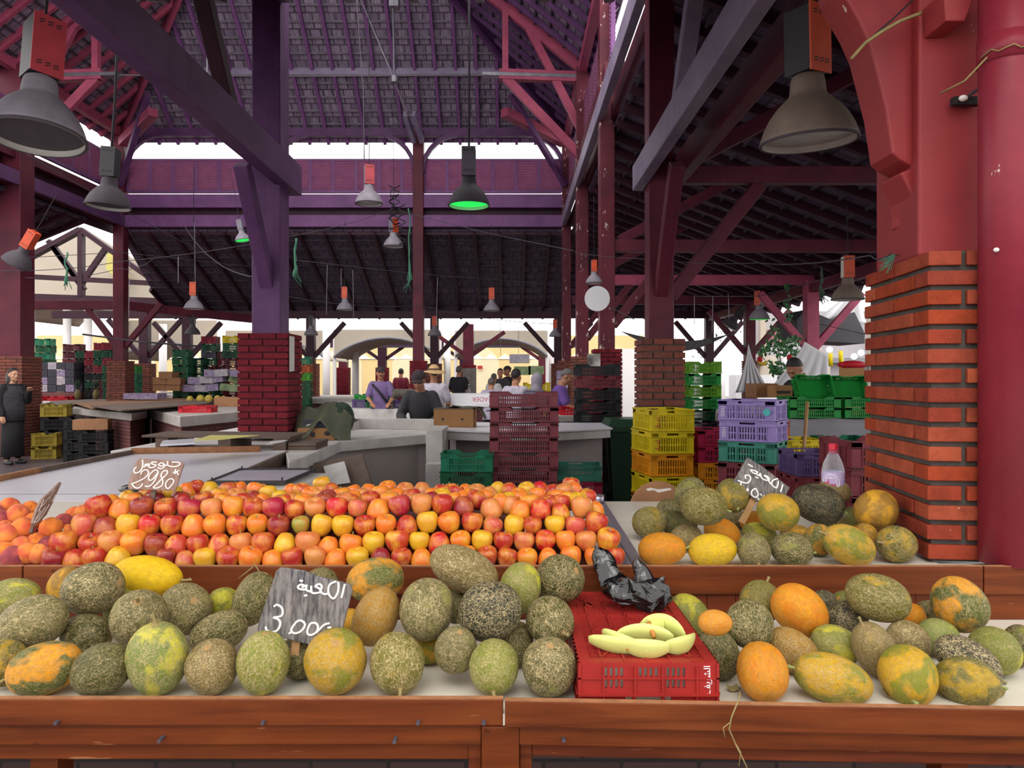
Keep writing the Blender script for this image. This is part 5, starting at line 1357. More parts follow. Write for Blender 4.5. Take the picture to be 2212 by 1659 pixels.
ARA = '\ufe94\ufee8\ufee3\ufe8d'; ARB = '\ufed2\ufef3\ufeae\ufeb8\ufedf\ufe8d'
for c in (ys[-1], ys[-2]): text(c, ARA, .055, (-.135, -.262, .075), (math.pi / 2, -math.pi / 2, 0), M['ink_red'])
for k in (0, 1, 2, 3): text(gs[-1 - k], ARA, .06, (-.15, -.212, .07), (math.pi / 2, -math.pi / 2, 0), M['ink_white'])
disc = MB().tube([(.15, -.1905, .065), (.15, -.1935, .065)], .026, 24); part('sticker', disc, plain('teal_sticker', '#4fb4b8', .6, .05), ps[-1], world=False)
# large green crates at the right: two under, two tipped open on top
gx = [(2.98, 7.45), (3.52, 7.45)]
for i, (x, y) in enumerate(gx):
    for k in range(2):
        crate(.50, .36, .105, 'slot', 'green', (x, y, H - .40 + k * .106), 0, 'green crate on the grey cloth, %s of the %s pair in front of the man' % (('lower', 'upper')[k], ('left', 'right')[i]), 'green crates on the grey cloth')
crate(.36, .30, .12, 'slot', 'green', (3.08, 7.62, H - .165), 0, 'green crate tipped on its side before the bending man, left one', 'green crates on the grey cloth', rot=(math.radians(62), 0, math.radians(4)))
crate(.33, .28, .12, 'slot', 'green', (3.46, 7.66, H - .165), 0, 'green crate tipped on its side before the bending man, right one', 'green crates on the grey cloth', rot=(math.radians(66), 0, math.radians(-5)))
crate(.36, .30, .10, 'slot', 'dgreen', (2.74, 7.5, H - .40), 0, 'dark green crate leaning at the left end of the grey cloth', 'green crates on the grey cloth', rot=(0, math.radians(-48), 0))

# the red crate turned upside down on the lower table
rc = thing('crate', 'red upside down crate on the lower table carrying cut melon and a black bag', 'crate', (.297, 1.88, ZLO))
RW, RD_, RH = .300, .53, .098
wl = MB()
for s, nm in ((-1, 'front'), (1, 'back')):
    y = s * RD_ / 2; q = MB()
    def r(u0, u1, z0, z1, t=.006, o=0.0): q.bb(u0, u1, y - s * t / 2 + s * o, y + s * t / 2 + s * o, z0, z1)
    hl = RW / 2
    r(-hl, hl, .088, RH); r(-hl, -hl + .055, .03, .088); r(hl - .045, hl, .03, .088)
    zs = ((.068, .086), (.044, .062))
    cols = []
    for g in (-.075, -.0, .06):
        for i in range(4): cols.append((g - .0205 + i * .0115))
    # plate with slots: bars between slot openings
    xs_ = sorted(cols); prev = -hl + .055
    for x in xs_:
        r(prev, x, .04, .088, .005); prev = x + .0062
    r(prev, hl - .045, .04, .088, .005)
    r(-hl + .055, hl - .045, .062, .068); r(-hl + .055, hl - .045, .03, .044); r(-.028, .028, .04, .063, .0055)
    for u in (-hl + .052, -.03, .03, hl - .045): r(u - .0018, u + .0018, .002, .092, .012, .003)
    r(-hl - .003, hl + .003, .028, .033, .014, .004); r(-hl - .003, hl + .003, .064, .067, .010, .002)
    r(-hl, -.05, 0, .03); r(.05, hl, 0, .03); r(-hl - .003, hl + .003, .010, .014, .014, .004)
    for a, b in ((-.03, -.045), (.03, .045)): q.bar((a, y - s * -.005, .03), (b, y - s * -.005, 0), .004, .004)
    part('side_wall', q, CRATE['redcrate'], rc, world=False)
for s in (-1, 1):
    x = s * RW / 2; q = MB(); n = 22
    q.bb(x - .003, x + .003, -RD_ / 2, RD_ / 2, .086, RH); q.bb(x - .003, x + .003, -RD_ / 2, RD_ / 2, 0, .035); q.bb(x - .003, x + .003, -RD_ / 2, RD_ / 2, .06, .067)
    for i in range(n + 1):
        y = -RD_ / 2 + RD_ * i / n; q.bb(x - .003, x + .003, y - .007, y + .007, 0, RH)
    for z in (.012, .03): q.bb(x - .007, x + .007, -RD_ / 2, RD_ / 2, z - .002, z + .002)
    part('end_wall', q, CRATE['redcrate'], rc, world=False)
q = MB()
zt = RH - .003
for u in (-RW / 2 + .012, RW / 2 - .012): q.bb(u - .012, u + .012, -RD_ / 2, RD_ / 2, zt - .003, zt + .004)
for v in (-RD_ / 2 + .012, RD_ / 2 - .012): q.bb(-RW / 2 + .0005, RW / 2 - .0005, v - .0115, v + .0115, zt - .0036, zt + .0034)
for i in range(1, 6): u = -RW / 2 + RW * i / 6; q.bb(u - .002, u + .002, -RD_ / 2, RD_ / 2, zt - .002, zt + .005)
for i in range(1, 5): v = -RD_ / 2 + RD_ * i / 5; q.bb(-RW / 2, RW / 2, v - .003, v + .003, zt - .002, zt + .005)
for i in range(40):
    v = -RD_ / 2 + .02 + (RD_ - .04) * i / 39
    pts = [(-RW / 2 + .02 + (RW - .04) * k / 24, v + .0022 * math.sin(k * 1.55 + i * .3), zt) for k in range(25)]
    for a, b in zip(pts, pts[1:]): q.bar(a, b, .0042, .004)
for a, b in (((-.1, -.24), (.0, -.06)), ((.1, -.24), (.0, -.06)), ((-.1, .16), (.06, -.03)), ((.06, -.03), (.12, .1)), ((-.12, .22), (-.08, .14))): q.bar((a[0], a[1], zt + .001), (b[0], b[1], zt + .001), .004, .008)
for c in ((0, -.06), (-.09, .14)): q.tube([(c[0], c[1], zt - .002), (c[0], c[1], zt + .005)], .016, 16)
part('grid_base', q, CRATE['redcrate'], rc, world=False)
text(rc, ARB, .020, (.128, -RD_ / 2 - .0045, .062), (math.pi / 2, -math.pi / 2, 0), M['ink_white'])
# cut melon on the crate
zc = ZLO + RH + .004
def slice_mb(p0, p1, bow, wd, th=.022, lift=.0):
    p0 = V(p0); p1 = V(p1); d = p1 - p0; s = d.cross(V((0, 0, 1))).normalized(); q = MB(); n = 12; rings = []
    for i in range(n + 1):
        t = i / n; f = math.sin(math.pi * (.04 + .92 * t)) ** .45
        c = p0 + d * t + s * (bow * (4 * t * (1 - t))) + V((0, 0, lift + wd * .30 * f + .01 * (abs(t - .5) * 2) ** 2))
        a = (s * .35 + V((0, 0, .9))).normalized()
        rings.append((c, a * (wd * .5 * max(.12, f)), s * (th * .5 * max(.2, f))))
    q.loft(rings, 10); return q
sl = [((1272, 1382), (1402, 1398), .012, .050, 'leftmost pale melon slice with seeds on the red crate'), ((1303, 1370), (1400, 1408), .01, .056, 'second pale melon slice from the left on the red crate'), ((1330, 1378), (1455, 1384), -.02, .064, 'long lime melon slice in the middle of the red crate'),
      ((1346, 1396), (1446, 1402), .016, .056, 'front melon slice dotted with seeds on the red crate'), ((1385, 1362), (1482, 1384), -.02, .085, 'wide arched melon slice at the back of the crate top'), ((1432, 1398), (1497, 1380), .02, .056, 'curled melon slice at the right edge of the red crate')]
for a, b, bow, wd, lb in sl:
    A = G(a[0], a[1] + 14, zc); B = G(b[0], b[1] + 14, zc)
    o = single('melon_slice', slice_mb((A.x, A.y, zc), (B.x, B.y, zc), bow, wd), M['flesh'], lb, 'melon slice', 'cut melon on the red crate', smooth=True)
o = single('melon_core', MB().box(G(1415, 1385, zc) + V((0, 0, .040)), (.034, .026, .022), Matrix.Rotation(.4, 3, 'Z')), M['flesh'], 'small cube of melon with orange pulp on top of the slices', 'melon piece', 'cut melon on the red crate')
part('pulp', MB().tube([G(1402, 1385, zc) + V((0, -.006, .044)), G(1406, 1388, zc) + V((0, -.012, .034)), G(1410, 1392, zc) + V((0, -.018, .022))], [.009, .008, .004], 8), M['flesh_rind'], o, smooth=True)
single('melon_rind', slice_mb(G(1312, 1376, zc), G(1357, 1415, zc), .004, .014, .004), M['flesh_rind'], 'strip of orange rind lying on the red crate', 'rind', 'cut melon on the red crate', smooth=True)
q = MB()
for (x, y) in ((1278, 1360), (1368, 1388), (1381, 1384), (1478, 1383), (1352, 1396), (1398, 1338), (1470, 1412)):
    q.ell(G(x, y + 10, zc) + V((0, -.004, .014)), (.0022, .0016, .0035))
single('black_wrap', MB().ell(G(1350, 1396, zc) + V((0, 0, .003)), (.02, .014, .006)).ell(G(1356, 1400, zc) + V((0, 0, .004)), (.012, .01, .006)), M['bag'], 'scrap of black film beside the orange rind strip', 'scrap', smooth=True)
# black plastic bag slumped over the edge
bg_ = thing('plastic_bag', 'crumpled black plastic bag on the back of the red crate', 'bag', (.285, 2.02, zc))
def crumple(q, amt, seed):
    import mathutils.noise as mn
    out = []
    for p in q.v:
        k = V(p) * 17 + V((seed, 0, 0)); n = mn.noise_vector(k); n2 = mn.noise_vector(k * 2.2)
        out.append((p[0] + (n.x * .8 + n2.x * .4) * amt, p[1] + (n.y * .8 + n2.y * .4) * amt, max(zc + .002, p[2] + (n.z * .8 + n2.z * .4) * amt)))
    q.v = out; return q
bc0 = W(1378, 1300, 1.99)
body = MB().grid(lambda u, v: V((bc0.x + .082 * math.sin(math.pi * v) ** .7 * math.cos(2 * math.pi * u) + .016 * math.cos(math.pi * v), 1.985 + .06 * math.sin(math.pi * v) ** .7 * math.sin(2 * math.pi * u), zc + .040 - .040 * math.cos(math.pi * v))), 44, 22)
part('bag_body', crumple(body, .030, 3), M['bag'], bg_, smooth=False)
def limp(pts, ws, seed, n=14):
    rings = []; P = [V(p) for p in pts]
    for i, p in enumerate(P):
        t = (P[min(i + 1, len(P) - 1)] - P[max(i - 1, 0)]).normalized(); s = t.cross(V((0, 1, 0))).normalized()
        rings.append((p, s * ws[i], t.cross(s) * .012))
    return MB().loft(rings, n)
def fine(pts, ws, k=7):
    sp = []; n = len(pts)
    for i in range(n - 1):
        for j in range(k):
            t = j / k; sp.append((pts[i].lerp(pts[i + 1], t), ws[i] + (ws[i + 1] - ws[i]) * t))
    sp.append((pts[-1], ws[-1])); return [p for p, _ in sp], [w_ for _, w_ in sp]
lp, lw = fine([W(1368, 1305, 2.02), W(1343, 1280, 2.07), W(1322, 1250, 2.12), W(1305, 1220, 2.15), W(1294, 1196, 2.17), W(1290, 1186, 2.18)], [.046, .040, .036, .034, .028, .020])
part('bag_handle', crumple(limp(lp, lw, 1, 20), .013, 9), M['bag'], bg_)
lp, lw = fine([W(1395, 1290, 2.02), W(1390, 1255, 2.05), W(1385, 1228, 2.07), W(1378, 1210, 2.08)], [.055, .034, .018, .010])
part('bag_handle', crumple(limp(lp, lw, 1, 16), .013, 5), M['bag'], bg_)
lp, lw = fine([W(1405, 1295, 2.02), W(1420, 1262, 2.05), W(1428, 1250, 2.06)], [.04, .022, .010])
part('bag_fold', crumple(limp(lp, lw, 1, 14), .012, 7), M['bag'], bg_)

# ------------------------------------------------------------------ bottle, scale, chair back, bin, small things of the stall
bt = thing('water_bottle', 'clear plastic water bottle with a red cap and a purple label behind the upper melons', 'bottle', (1.205, 2.78, ZUP))
prof = [(.02, .0), (.036, .002), (.040, .012), (.038, .03), (.040, .05), (.040, .14), (.0395, .15), (.040, .235), (.038, .245), (.033, .265), (.020, .294), (.0135, .305), (.0135, .315)]
bs = 1.0
k_ = 1.02
part('bottle_body', MB().lathe([(r * k_, z) for r, z in prof], 36), M['pet'], bt, smooth=True, world=False)
part('cap', MB().tube([(0, 0, .312), (0, 0, .336)], .0165, 28), plain('red_cap', '#c01e34', .4, .05), bt, world=False, bev=.002)
part('neck_ring', MB().tube([(0, 0, .302), (0, 0, .309)], .0175, 24), plain('pink_ring', '#a83a5a', .4, .05), bt, world=False)
lab_ = MB().lathe([(.0412, .155), (.0412, .232)], 36, close=False); part('bottle_label', lab_, plain('lilac_label', '#b9a9cf', .5, .15, 20), bt, world=False, smooth=True)
q = MB()
def onb(a, z): return (.0418 * math.sin(a) * 1.0, -.0418 * math.cos(a), z + (.046 if z < .17 else 0))
q.tube([onb(-.6 + .75 * math.cos(t * .35), .194 + .03 * math.sin(t * .35)) for t in range(19)], .0012, 5)
part('label_oval', q, M['ink_white'], bt, world=False)
q = MB()
for s in ([(-1.1, .150), (-1.08, .138), (-1.0, .136)], [(-.98, .150), (-.95, .136), (-.86, .138), (-.84, .152)], [(-.80, .160), (-.79, .138)], [(-.76, .138), (-.66, .136), (-.58, .142)], [(-.5, .146), (-.42, .138), (-.3, .139), (-.22, .146), (-.2, .139)]):
    q.tube([onb(a, z) for a, z in s], .0018, 5)
part('lettering', q, M['ink_pink'], bt, world=False)
q = MB().tube([onb(.35, .125), onb(.62, .158)], .0022, 5).tube([onb(.5, .14), onb(1.2, .14)], .003, 5).tube([onb(.5, .155), onb(1.2, .155)], .003, 5)
part('label_stripes', q, M['box_purple'], bt, world=False)

sd = single('wooden_stand', MB().bb(-1.50, -.96, 3.505, 4.0, 0, ZUP - .002), M['bare_wood'], 'old wooden stand under the weighing scale behind the apples', 'stand')
ws_ = thing('weighing_scale', 'white electronic weighing scale with a steel pan behind the apples', 'scale', (-1.24, 3.72, ZUP))
part('scale_body', MB().prism([(-1.44, 3.51, ZUP), (-1.02, 3.51, ZUP), (-.985, 3.97, ZUP), (-1.47, 3.97, ZUP)], 0, 0, (0, 0, .072)), M['white_plastic'], ws_, bev=.008)
part('display_panel', MB().bb(-1.34, -1.14, 3.504, 3.512, ZUP + .015, ZUP + .055), M['ink_dark'], ws_)
part('pan_rim', MB().bb(-1.425, -1.065, 3.46, 3.48, 1.02, 1.035).bb(-1.45, -1.05, 3.93, 3.95, 1.02, 1.036).bar((-1.425, 3.46, 1.027), (-1.45, 3.95, 1.027), .012, .014).bar((-1.065, 3.46, 1.027), (-1.05, 3.95, 1.027), .012, .014), M['ink_dark'], ws_)
part('pan', MB().prism([(-1.42, 3.47, 1.022), (-1.07, 3.47, 1.022), (-1.055, 3.94, 1.022), (-1.445, 3.94, 1.022)], 0, 0, (0, 0, .006)), M['scale_pan'], ws_)
part('pan_foot', MB().bb(-1.3, -1.2, 3.65, 3.8, ZUP + .05, 1.022), M['ink_dark'], ws_)
for x, y in ((-1.41, 3.48), (-1.08, 3.48), (-1.43, 3.92), (-1.07, 3.92)): part('pan_pin', MB().tube([(x, y, 1.025), (x, y, 1.05)], .004, 8), M['ink_dark'], ws_)

ch = thing('chair', 'round backed brown chair with a torn white label behind the counter', 'chair', (.70, 3.75, 0))
part('backrest', MB().tube([(.70, 3.545, .885), (.70, 3.565, .885)], .137, 40), M['cardboard_brown'], ch, bev=.006)
part('torn_label', MB().prism([(.64, 3.543, .985), (.66, 3.543, .992), (.70, 3.543, .984), (.755, 3.543, .990), (.765, 3.543, .982), (.72, 3.543, .972), (.70, 3.543, .968), (.68, 3.543, .980), (.65, 3.543, .976)], 0, 0, (0, .003, 0)), M['paper'], ch)
part('seat', MB().tube([(.70, 3.75, .45), (.70, 3.75, .48)], .19, 32), M['cardboard_brown'], ch, bev=.006)
for sx in (-1, 1):
    part('back_post', MB().tube([(.70 + sx * .09, 3.575, .47), (.70 + sx * .08, 3.57, .90)], .012, 8), M['steel'], ch)
    for sy in (-1, 1): part('leg', MB().tube([(.70 + sx * .12, 3.75 + sy * .12, .46), (.70 + sx * .17, 3.75 + sy * .17, 0)], .012, 8), M['steel'], ch)

wb = thing('wheelie_bin', 'dark green wheeled bin between the black crates and the yellow ones', 'bin', (1.36, 8.45, 0))
part('bin_body', MB().prism([(1.11, 8.22, 0.06), (1.61, 8.22, .06), (1.58, 8.68, .06), (1.14, 8.68, .06)], 0, 0, (0, 0, .001)).loft([(V((1.36, 8.45, .06)), V((.23, 0, 0)), V((0, .22, 0))), (V((1.36, 8.45, .9)), V((.34, 0, 0)), V((0, .29, 0)))], 4), M['bin'], wb)
wb.children[0].data.clear_geometry()
qq = MB().add([(1.13, 8.22, .05), (1.59, 8.22, .05), (1.57, 8.66, .05), (1.15, 8.66, .05), (1.075, 8.15, .93), (1.645, 8.15, .93), (1.62, 8.74, .93), (1.10, 8.74, .93)], [(0, 3, 2, 1), (4, 5, 6, 7), (0, 1, 5, 4), (1, 2, 6, 5), (2, 3, 7, 6), (3, 0, 4, 7)])
wb.children[0].data.from_pydata([tuple(V(p) - wb.location) for p in qq.v], [], qq.f)
part('bin_rim', MB().bb(1.055, 1.665, 8.13, 8.76, .91, .985), M['bin'], wb, bev=.012)
part('lid', MB().loft([(V((1.36, 8.45, .985)), V((.42, .0, 0)), V((0, .43, 0))), (V((1.36, 8.45, 1.055)), V((.37, 0, 0)), V((0, .38, 0)))], 4).xf(Matrix.Translation((1.36, 8.45, 0)) @ Matrix.Rotation(math.pi / 4, 4, 'Z') @ Matrix.Translation((-1.36, -8.45, 0))), M['bin'], wb)
for x in (1.12, 1.6): part('wheel', MB().tube([(x - .03, 8.62, .1), (x + .03, 8.62, .1)], .1, 20), M['rubber'], wb)
q = MB()
for k in range(7):
    a = math.pi * k / 6; q.tube([(1.385 + .032 * math.cos(a), 8.165, .585 + .032 * math.sin(a)), (1.385 + .05 * math.cos(a), 8.165, .585 + .05 * math.sin(a))], .0028, 5)
q.prism([(1.385 + .024 * math.cos(math.pi * k / 10), 8.166, .585 + .024 * math.sin(math.pi * k / 10)) for k in range(11)], 0, 0, (0, .02, 0))
part('sun_emblem', q, M['bell_grey'], wb)
text(wb, 'SP', .075, (.015, -.262, .535), (math.pi / 2, 0, 0), M['bell_grey'])

# carton, olive sheet, boards and papers on the concrete counters
def carton(label, c, sz, rz, m, holes=True, cat='box', name='cardboard_box', flaps=False):
    t = thing(name, label, cat, c, None, None, rz)
    w, d, h = sz
    part('carton', MB().bb(-w / 2, w / 2, -d / 2, d / 2, 0, h), M[m], t, world=False, bev=.004)
    if holes:
        q = MB()
        for x in (-w * .27, w * .22): q.tube([(x, -d / 2 - .002, h * .45), (x, -d / 2 + .004, h * .45)], h * .07, 14)
        part('hand_hole', q, M['ink_dark'], t, world=False)
    if flaps:
        part('lid_flap', MB().bb(-w / 2, w / 2, -d / 2 - .002, d / 2, h, h + .008), M['bare_wood'], t, world=False)
    return t
cb = carton('brown cardboard box with two round holes beside the man in the cap', (-.62, 8.12, ZUP + .046), (.43, .30, .195), math.radians(-4), 'cardboard', flaps=True)
q = MB().grid(lambda u, v: V((-.72 + .42 * u, 8.0 + .2 * v, ZUP + .046 + .203 + .012 * math.sin(9 * u + 3 * v) + .008)), 14, 6).grid(lambda u, v: V((-.40 + .10 * u + .03 * v, 7.98 + .14 * v, ZUP + .046 + .215 - .13 * u * u + .01 * math.sin(12 * v))), 8, 8)
single('olive_cloth', crumple(q, .008, 2) if False else q, M['cloth_olive'], 'olive cloth trailing over the brown cardboard box with two holes', 'cloth', smooth=True)
c1 = carton('brown carton with printed emblems under the olive sheet by the purple column', (-1.83, 7.0, ZUP), (.34, .28, .115), .12, 'cardboard', holes=False)
part('print_emblem', MB().bb(-.05, -.01, -.143, -.14, .03, .075), M['ink_dark'], c1, world=False); part('print_emblem', MB().ell((.10, -.142, .065), (.03, .003, .022)), M['ink_dark'], c1, world=False)
c2 = carton('navy topped carton lying on the brown one under the olive sheet', (-1.80, 7.02, ZUP + .116), (.31, .26, .075), .1, 'box_navy', holes=False)
part('print_oval', MB().ell((-.08, -.132, .02), (.045, .003, .016)).ell((.11, -.132, .03), (.03, .003, .022)), M['paper'], c2, world=False)
def sheetf(u, v):
    x = -2.02 + .52 * u; y = 6.86 + .34 * v
    z = ZUP + .205 + .14 * math.sin(math.pi * min(1, u * 1.05)) * (1 - .25 * v) + .03 * math.sin(8 * u + 4 * v) + .018 * math.sin(17 * u - 5 * v)
    if v < .3: z -= (.3 - v) * (.75 + .25 * math.sin(9 * u)); y += (.3 - v) * -.12
    return V((x, y, z))
single('olive_sheet', MB().grid(sheetf, 44, 30, .012), M['cloth_olive'], 'crumpled olive tarpaulin heaped on cartons right of the purple column', 'tarpaulin', smooth=True)
single('net_sack', MB().ell((-1.62, 7.05, ZUP + .19), (.12, .12, .16), n=18, m=12), M['leaf_dark'], 'dark net sack beside the olive tarpaulin', 'sack', smooth=True)
single('wood_offcut', MB().bb(-1.80, -1.58, 5.95, 6.35, ZUP, ZUP + .03).bb(-1.79, -1.57, 5.93, 6.33, ZUP + .035, ZUP + .06), M['bare_wood'], 'two dark wooden offcuts stacked on the end of the concrete counter', 'wood')
pl = thing('pallet', 'grey weathered pallet piece lying across the far end of the side counter', 'pallet', (-2.2, 6.1, ZUP))
for k in range(4): part('pallet_board', MB().bar((-2.95, 5.95 + .13 * k, ZUP + .115), (-1.78, 5.98 + .13 * k, ZUP + .10), .11, .016), M['bare_wood'], pl)
for x in (-2.8, -2.3, -1.86): part('pallet_block', MB().bb(x - .05, x + .05, 5.92, 6.4, ZUP, ZUP + .10), M['bare_wood'], pl)
def flat(name, px, z, th, m, label, cat):
    return single(name, MB().prism([G(a, b, z) for a, b in px], 0, 0, (0, 0, th)), M[m], label, cat)
flat('blue_board', [(346, 964), (420, 960), (420, 951), (352, 955)], ZUP + .13, .012, 'laminate_cool', 'pale blue board lying on the pallet piece', 'board')
flat('yellow_paper', [(418, 952), (480, 950), (560, 941), (455, 941)], ZUP + .14, .004, 'paper_yellow', 'yellow paper on the pallet piece', 'paper')
flat('white_paper', [(575, 962), (612, 955), (622, 951), (585, 954)], ZUP + .125, .004, 'paper', 'white paper sheets at the right end of the pallet piece', 'paper')
single('wrapped_bundle', MB().ell(W(390, 951, 6.15), (.10, .07, .05), n=8, m=5), M['laminate'], 'beige wrapped bundle on the pallet piece', 'bundle', bev=.01)
lb = thing('leaning_board', 'weathered brown board with a white painted square leaning on the plaster wall behind the apples', 'board', W(725, 1040, 5.55))
bp = [W(650, 1075, 5.4), (W(812, 1075, 5.4)), W(783, 984, 5.75), W(652, 1008, 5.72)]
part('panel', MB().prism(bp, 0, 0, (0, .03, .01)), M['bare_wood'], lb)
part('white_square', MB().prism([W(712, 1048, 5.45), W(757, 1042, 5.47), W(744, 996, 5.66), W(699, 1007, 5.64)], 0, 0, (0, -.006, -.002)), M['concrete_white'], lb)
q = MB().ell(W(298, 1056, 2.95), (.075, .05, .022), n=18, m=10)
single('black_film', crumple(q, .006, 4) if False else q, M['bag'], 'bit of black plastic bag behind the brown price sign', 'bag', smooth=True)
for k, (x, y, lb) in enumerate(((1743, 868, 'pale wooden broom pole standing among the crates at the right'),)):
    single('broom_pole', MB().tube([W(1744, 868, 5.62), W(1734, 1010, 5.55), V((W(1720, 1200, 5.45).x, 5.45, 0))], .013, 10), M['broom'], lb, 'pole', smooth=True)
single('bent_pipe', MB().tube([W(1697, 918, 5.6), W(1694, 962, 5.6), W(1697, 972, 5.58), W(1706, 985, 5.5), W(1712, 1060, 5.5)], .011, 10), M['paper'], 'white bent pipe beside the purple topped stack', 'pipe', smooth=True)
# cloth over the right stall
q = MB().grid(lambda u, v: V((2.66 + 1.7 * u, 7.16 + (.9 * max(0, (v - .45) / .55)) + .012 * math.sin(14 * u) * (v < .45), (H - .405) - max(0, .45 - v) * 1.05 + .006 * math.sin(20 * u + 5 * v))), 40, 16, .006)
single('grey_cloth', q, M['tarp_grey'], 'grey cloth hanging over the stall under the big green crates', 'cloth', smooth=True)
# dry tendrils, scraps of leaf
single('dry_tendril', MB().tube([G(1595, 1485, ZLO) + V((0, -.01, .005)), W(1598, 1505, 1.54), W(1580, 1550, 1.53), W(1575, 1575, 1.53), W(1590, 1610, 1.53), W(1605, 1640, 1.53), W(1615, 1662, 1.53)], .0016, 5).tube([W(1578, 1560, 1.53), W(1562, 1572, 1.525), W(1566, 1592, 1.525)], .0012, 5).tube([W(1588, 1605, 1.53), W(1600, 1625, 1.53), W(1596, 1655, 1.53)], .0012, 5), M['stem'], 'dry melon tendril hanging over the front board', 'tendril', smooth=True)
single('dry_tendril', MB().tube([W(515, 1250, 2.17), W(530, 1238, 2.17), W(545, 1226, 2.175), W(550, 1219, 2.18), W(556, 1228, 2.17), W(563, 1240, 2.165)], .0016, 5), M['stem'], 'dry straw caught on the rail below the apples', 'straw', smooth=True)
for k, (x, y, s, lb) in enumerate(((1582, 1494, .014, 'curled dry leaf by the upright orange melon'), (1920, 1510, .014, 'dry leaf between the long melon and the one with a stem'), (2050, 1500, .016, 'dry leaf at the foot of the olive yellow melon'), (2155, 1506, .016, 'dark dry leaf at the right end of the lower table'))):
    p = G(x, min(y, 1508), ZLO); p.y = max(p.y, 1.62)
    single('dry_leaf', MB().grid(lambda u, v: p + V(((u - .5) * 2 * s * (1 - .5 * abs(v - .5)), (v - .5) * s, .003 + .012 * (u - .5) ** 2 * 4 * (1 if k % 2 else .6) + .006 * v)), 6, 5, .001), M['stem'], lb, 'leaf', 'dry leaves on the lower table', smooth=True)
# ------------------------------------------------------------------ hanging lamps
LM = {}
def lamp_parts(cover, cover2, bell, lens):
    key = (cover, cover2, bell, lens)
    if key in LM: return LM[key]
    b = MB().bb(-.066, .066, -.066, .066, .295, .565)
    f = MB().bb(-.068, .068, -.072, -.064, .288, .572)
    sl = MB()
    for z in (.33, .53):
        for x in (-.035, 0, .035):
            for k in (0, 1): sl.bar((x - .011, -.0725, z + k * .012 - .003), (x + .011, -.0725, z + k * .012 + .003), .003, .005)
    prof_o = [(.200, .0), (.206, .012), (.200, .03), (.188, .065), (.165, .11), (.135, .15), (.105, .18), (.082, .20), (.076, .215), (.072, .262), (.066, .285), (.05, .295)]
    bl = MB().lathe(prof_o, 40, close=False)
    inn = MB().lathe([(r - .006, z + .002) for r, z in prof_o], 40, close=False)
    rim = MB().tube([(.203 * math.cos(2 * math.pi * k / 40), .203 * math.sin(2 * math.pi * k / 40), .006) for k in range(41)], .006, 6)
    ln = MB().lathe([(.001, .022), (.1, .024), (.19, .03), (.194, .034), (.1, .032), (.001, .030)], 36, close=False)
    LM[key] = [('ballast_box', b.mesh('box', M[cover2]), 0), ('front_cover', f.mesh('cover', M[cover]), 0), ('vent_slots', sl.mesh('slots', M['ink_dark']), 0), ('bell', bl.mesh('bell', M[bell], True), 1), ('bell_lining', inn.mesh('lining', M['white_plastic'], True), 1),
               ('rim', rim.mesh('rim', M['bell_dark'], True), 1), ('lens', ln.mesh('lens', M[lens], True), 1)]
    return LM[key]
def lamp(px, py, d, wpx, cover, cover2, bell, lens, label, rz=0.0, tilt=(0, 0), cord=None, chain=False, group=None):
    """bell mouth centre at the pixel, wpx wide"""
    s = wpx * d / F / .412
    t = thing('pendant_lamp', label, 'lamp', W(px, py, d), group)
    t.rotation_euler = (tilt[0], tilt[1], rz); t.scale = (s, s, s)
    for n, me, _ in lamp_parts(cover, cover2, bell, lens):
        o = link(n, me); o.parent = t
    if cord:
        L = cord / s
        o = part('chain' if chain else 'cord', MB().tube([(0, 0, .56), (.004, .002, .56 + L * .3), (-.006, 0, .56 + L * .7), (0, 0, .56 + L)], .006 if not chain else .012, 6), M['cord'], t, world=False)
    return t
lamp(1747, 310, 3.3, 203, 'orange_cover', 'black_box', 'bell', 'lens', 'big dusty brown lamp with an orange and black box near the brick pillar', rz=math.radians(31), tilt=(.03, -.07), cord=1.2)
lamp(78, 300, 3.2, 196, 'red_cover', 'black_box', 'bell_grey', 'bell_dark', 'big lamp with a red box cut by the upper left corner of the picture', rz=math.radians(52), tilt=(-.10, .10), cord=1.0)
lamp(1013, 445, 7.3, 90, 'grey_box', 'grey_box', 'bell_dark', 'lens_green', 'lamp with a bright green lens hanging in the middle of the hall', cord=3.2, chain=True)
lamp(233, 448, 7.3, 92, 'black_box', 'black_box', 'bell_dark', 'bell_dark', 'dark lamp under the big purple beam at the left', rz=.06, tilt=(.0, .06), cord=1.4, chain=True)
lamp(797, 441, 11.2, 60, 'red_cover', 'grey_box', 'bell_grey', 'lens', 'grey lamp with a rose box in front of the far louvres', rz=.35, cord=2.8)
lamp(850, 533, 14.5, 44, 'orange_cover', 'grey_box', 'bell_grey', 'lens', 'small grey lamp with tangled cords below the rose boxed one', rz=.8, cord=3.0)
lamp(525, 520, 12.5, 33, 'grey_box', 'grey_box', 'bell_grey', 'lens_green', 'small pale lamp with a green glow behind the strut left of centre', tilt=(0, -.18), cord=.9)
lamp(419, 668, 16.0, 42, 'orange_cover', 'black_box', 'bell_grey', 'lens', 'grey lamp hanging left of the purple column, over the fruit stall', cord=2.5)
lamp(416, 722, 20.0, 32, 'black_box', 'black_box', 'bell_dark', 'bell_dark', 'small dark lamp just below the grey one left of the purple column', cord=.5)
lamp(745, 670, 17.0, 36, 'orange_cover', 'grey_box', 'bell_grey', 'lens', 'grey lamp with an orange box right of the purple column', cord=1.5)
lamp(1062, 672, 17.0, 36, 'orange_cover', 'black_box', 'bell_grey', 'lens', 'grey lamp with an orange box right of the slim middle column', cord=1.5)
lamp(672, 724, 21.0, 30, 'black_box', 'black_box', 'bell_grey', 'lens', 'dim grey lamp beside the far outer column with the white poster', cord=.5)
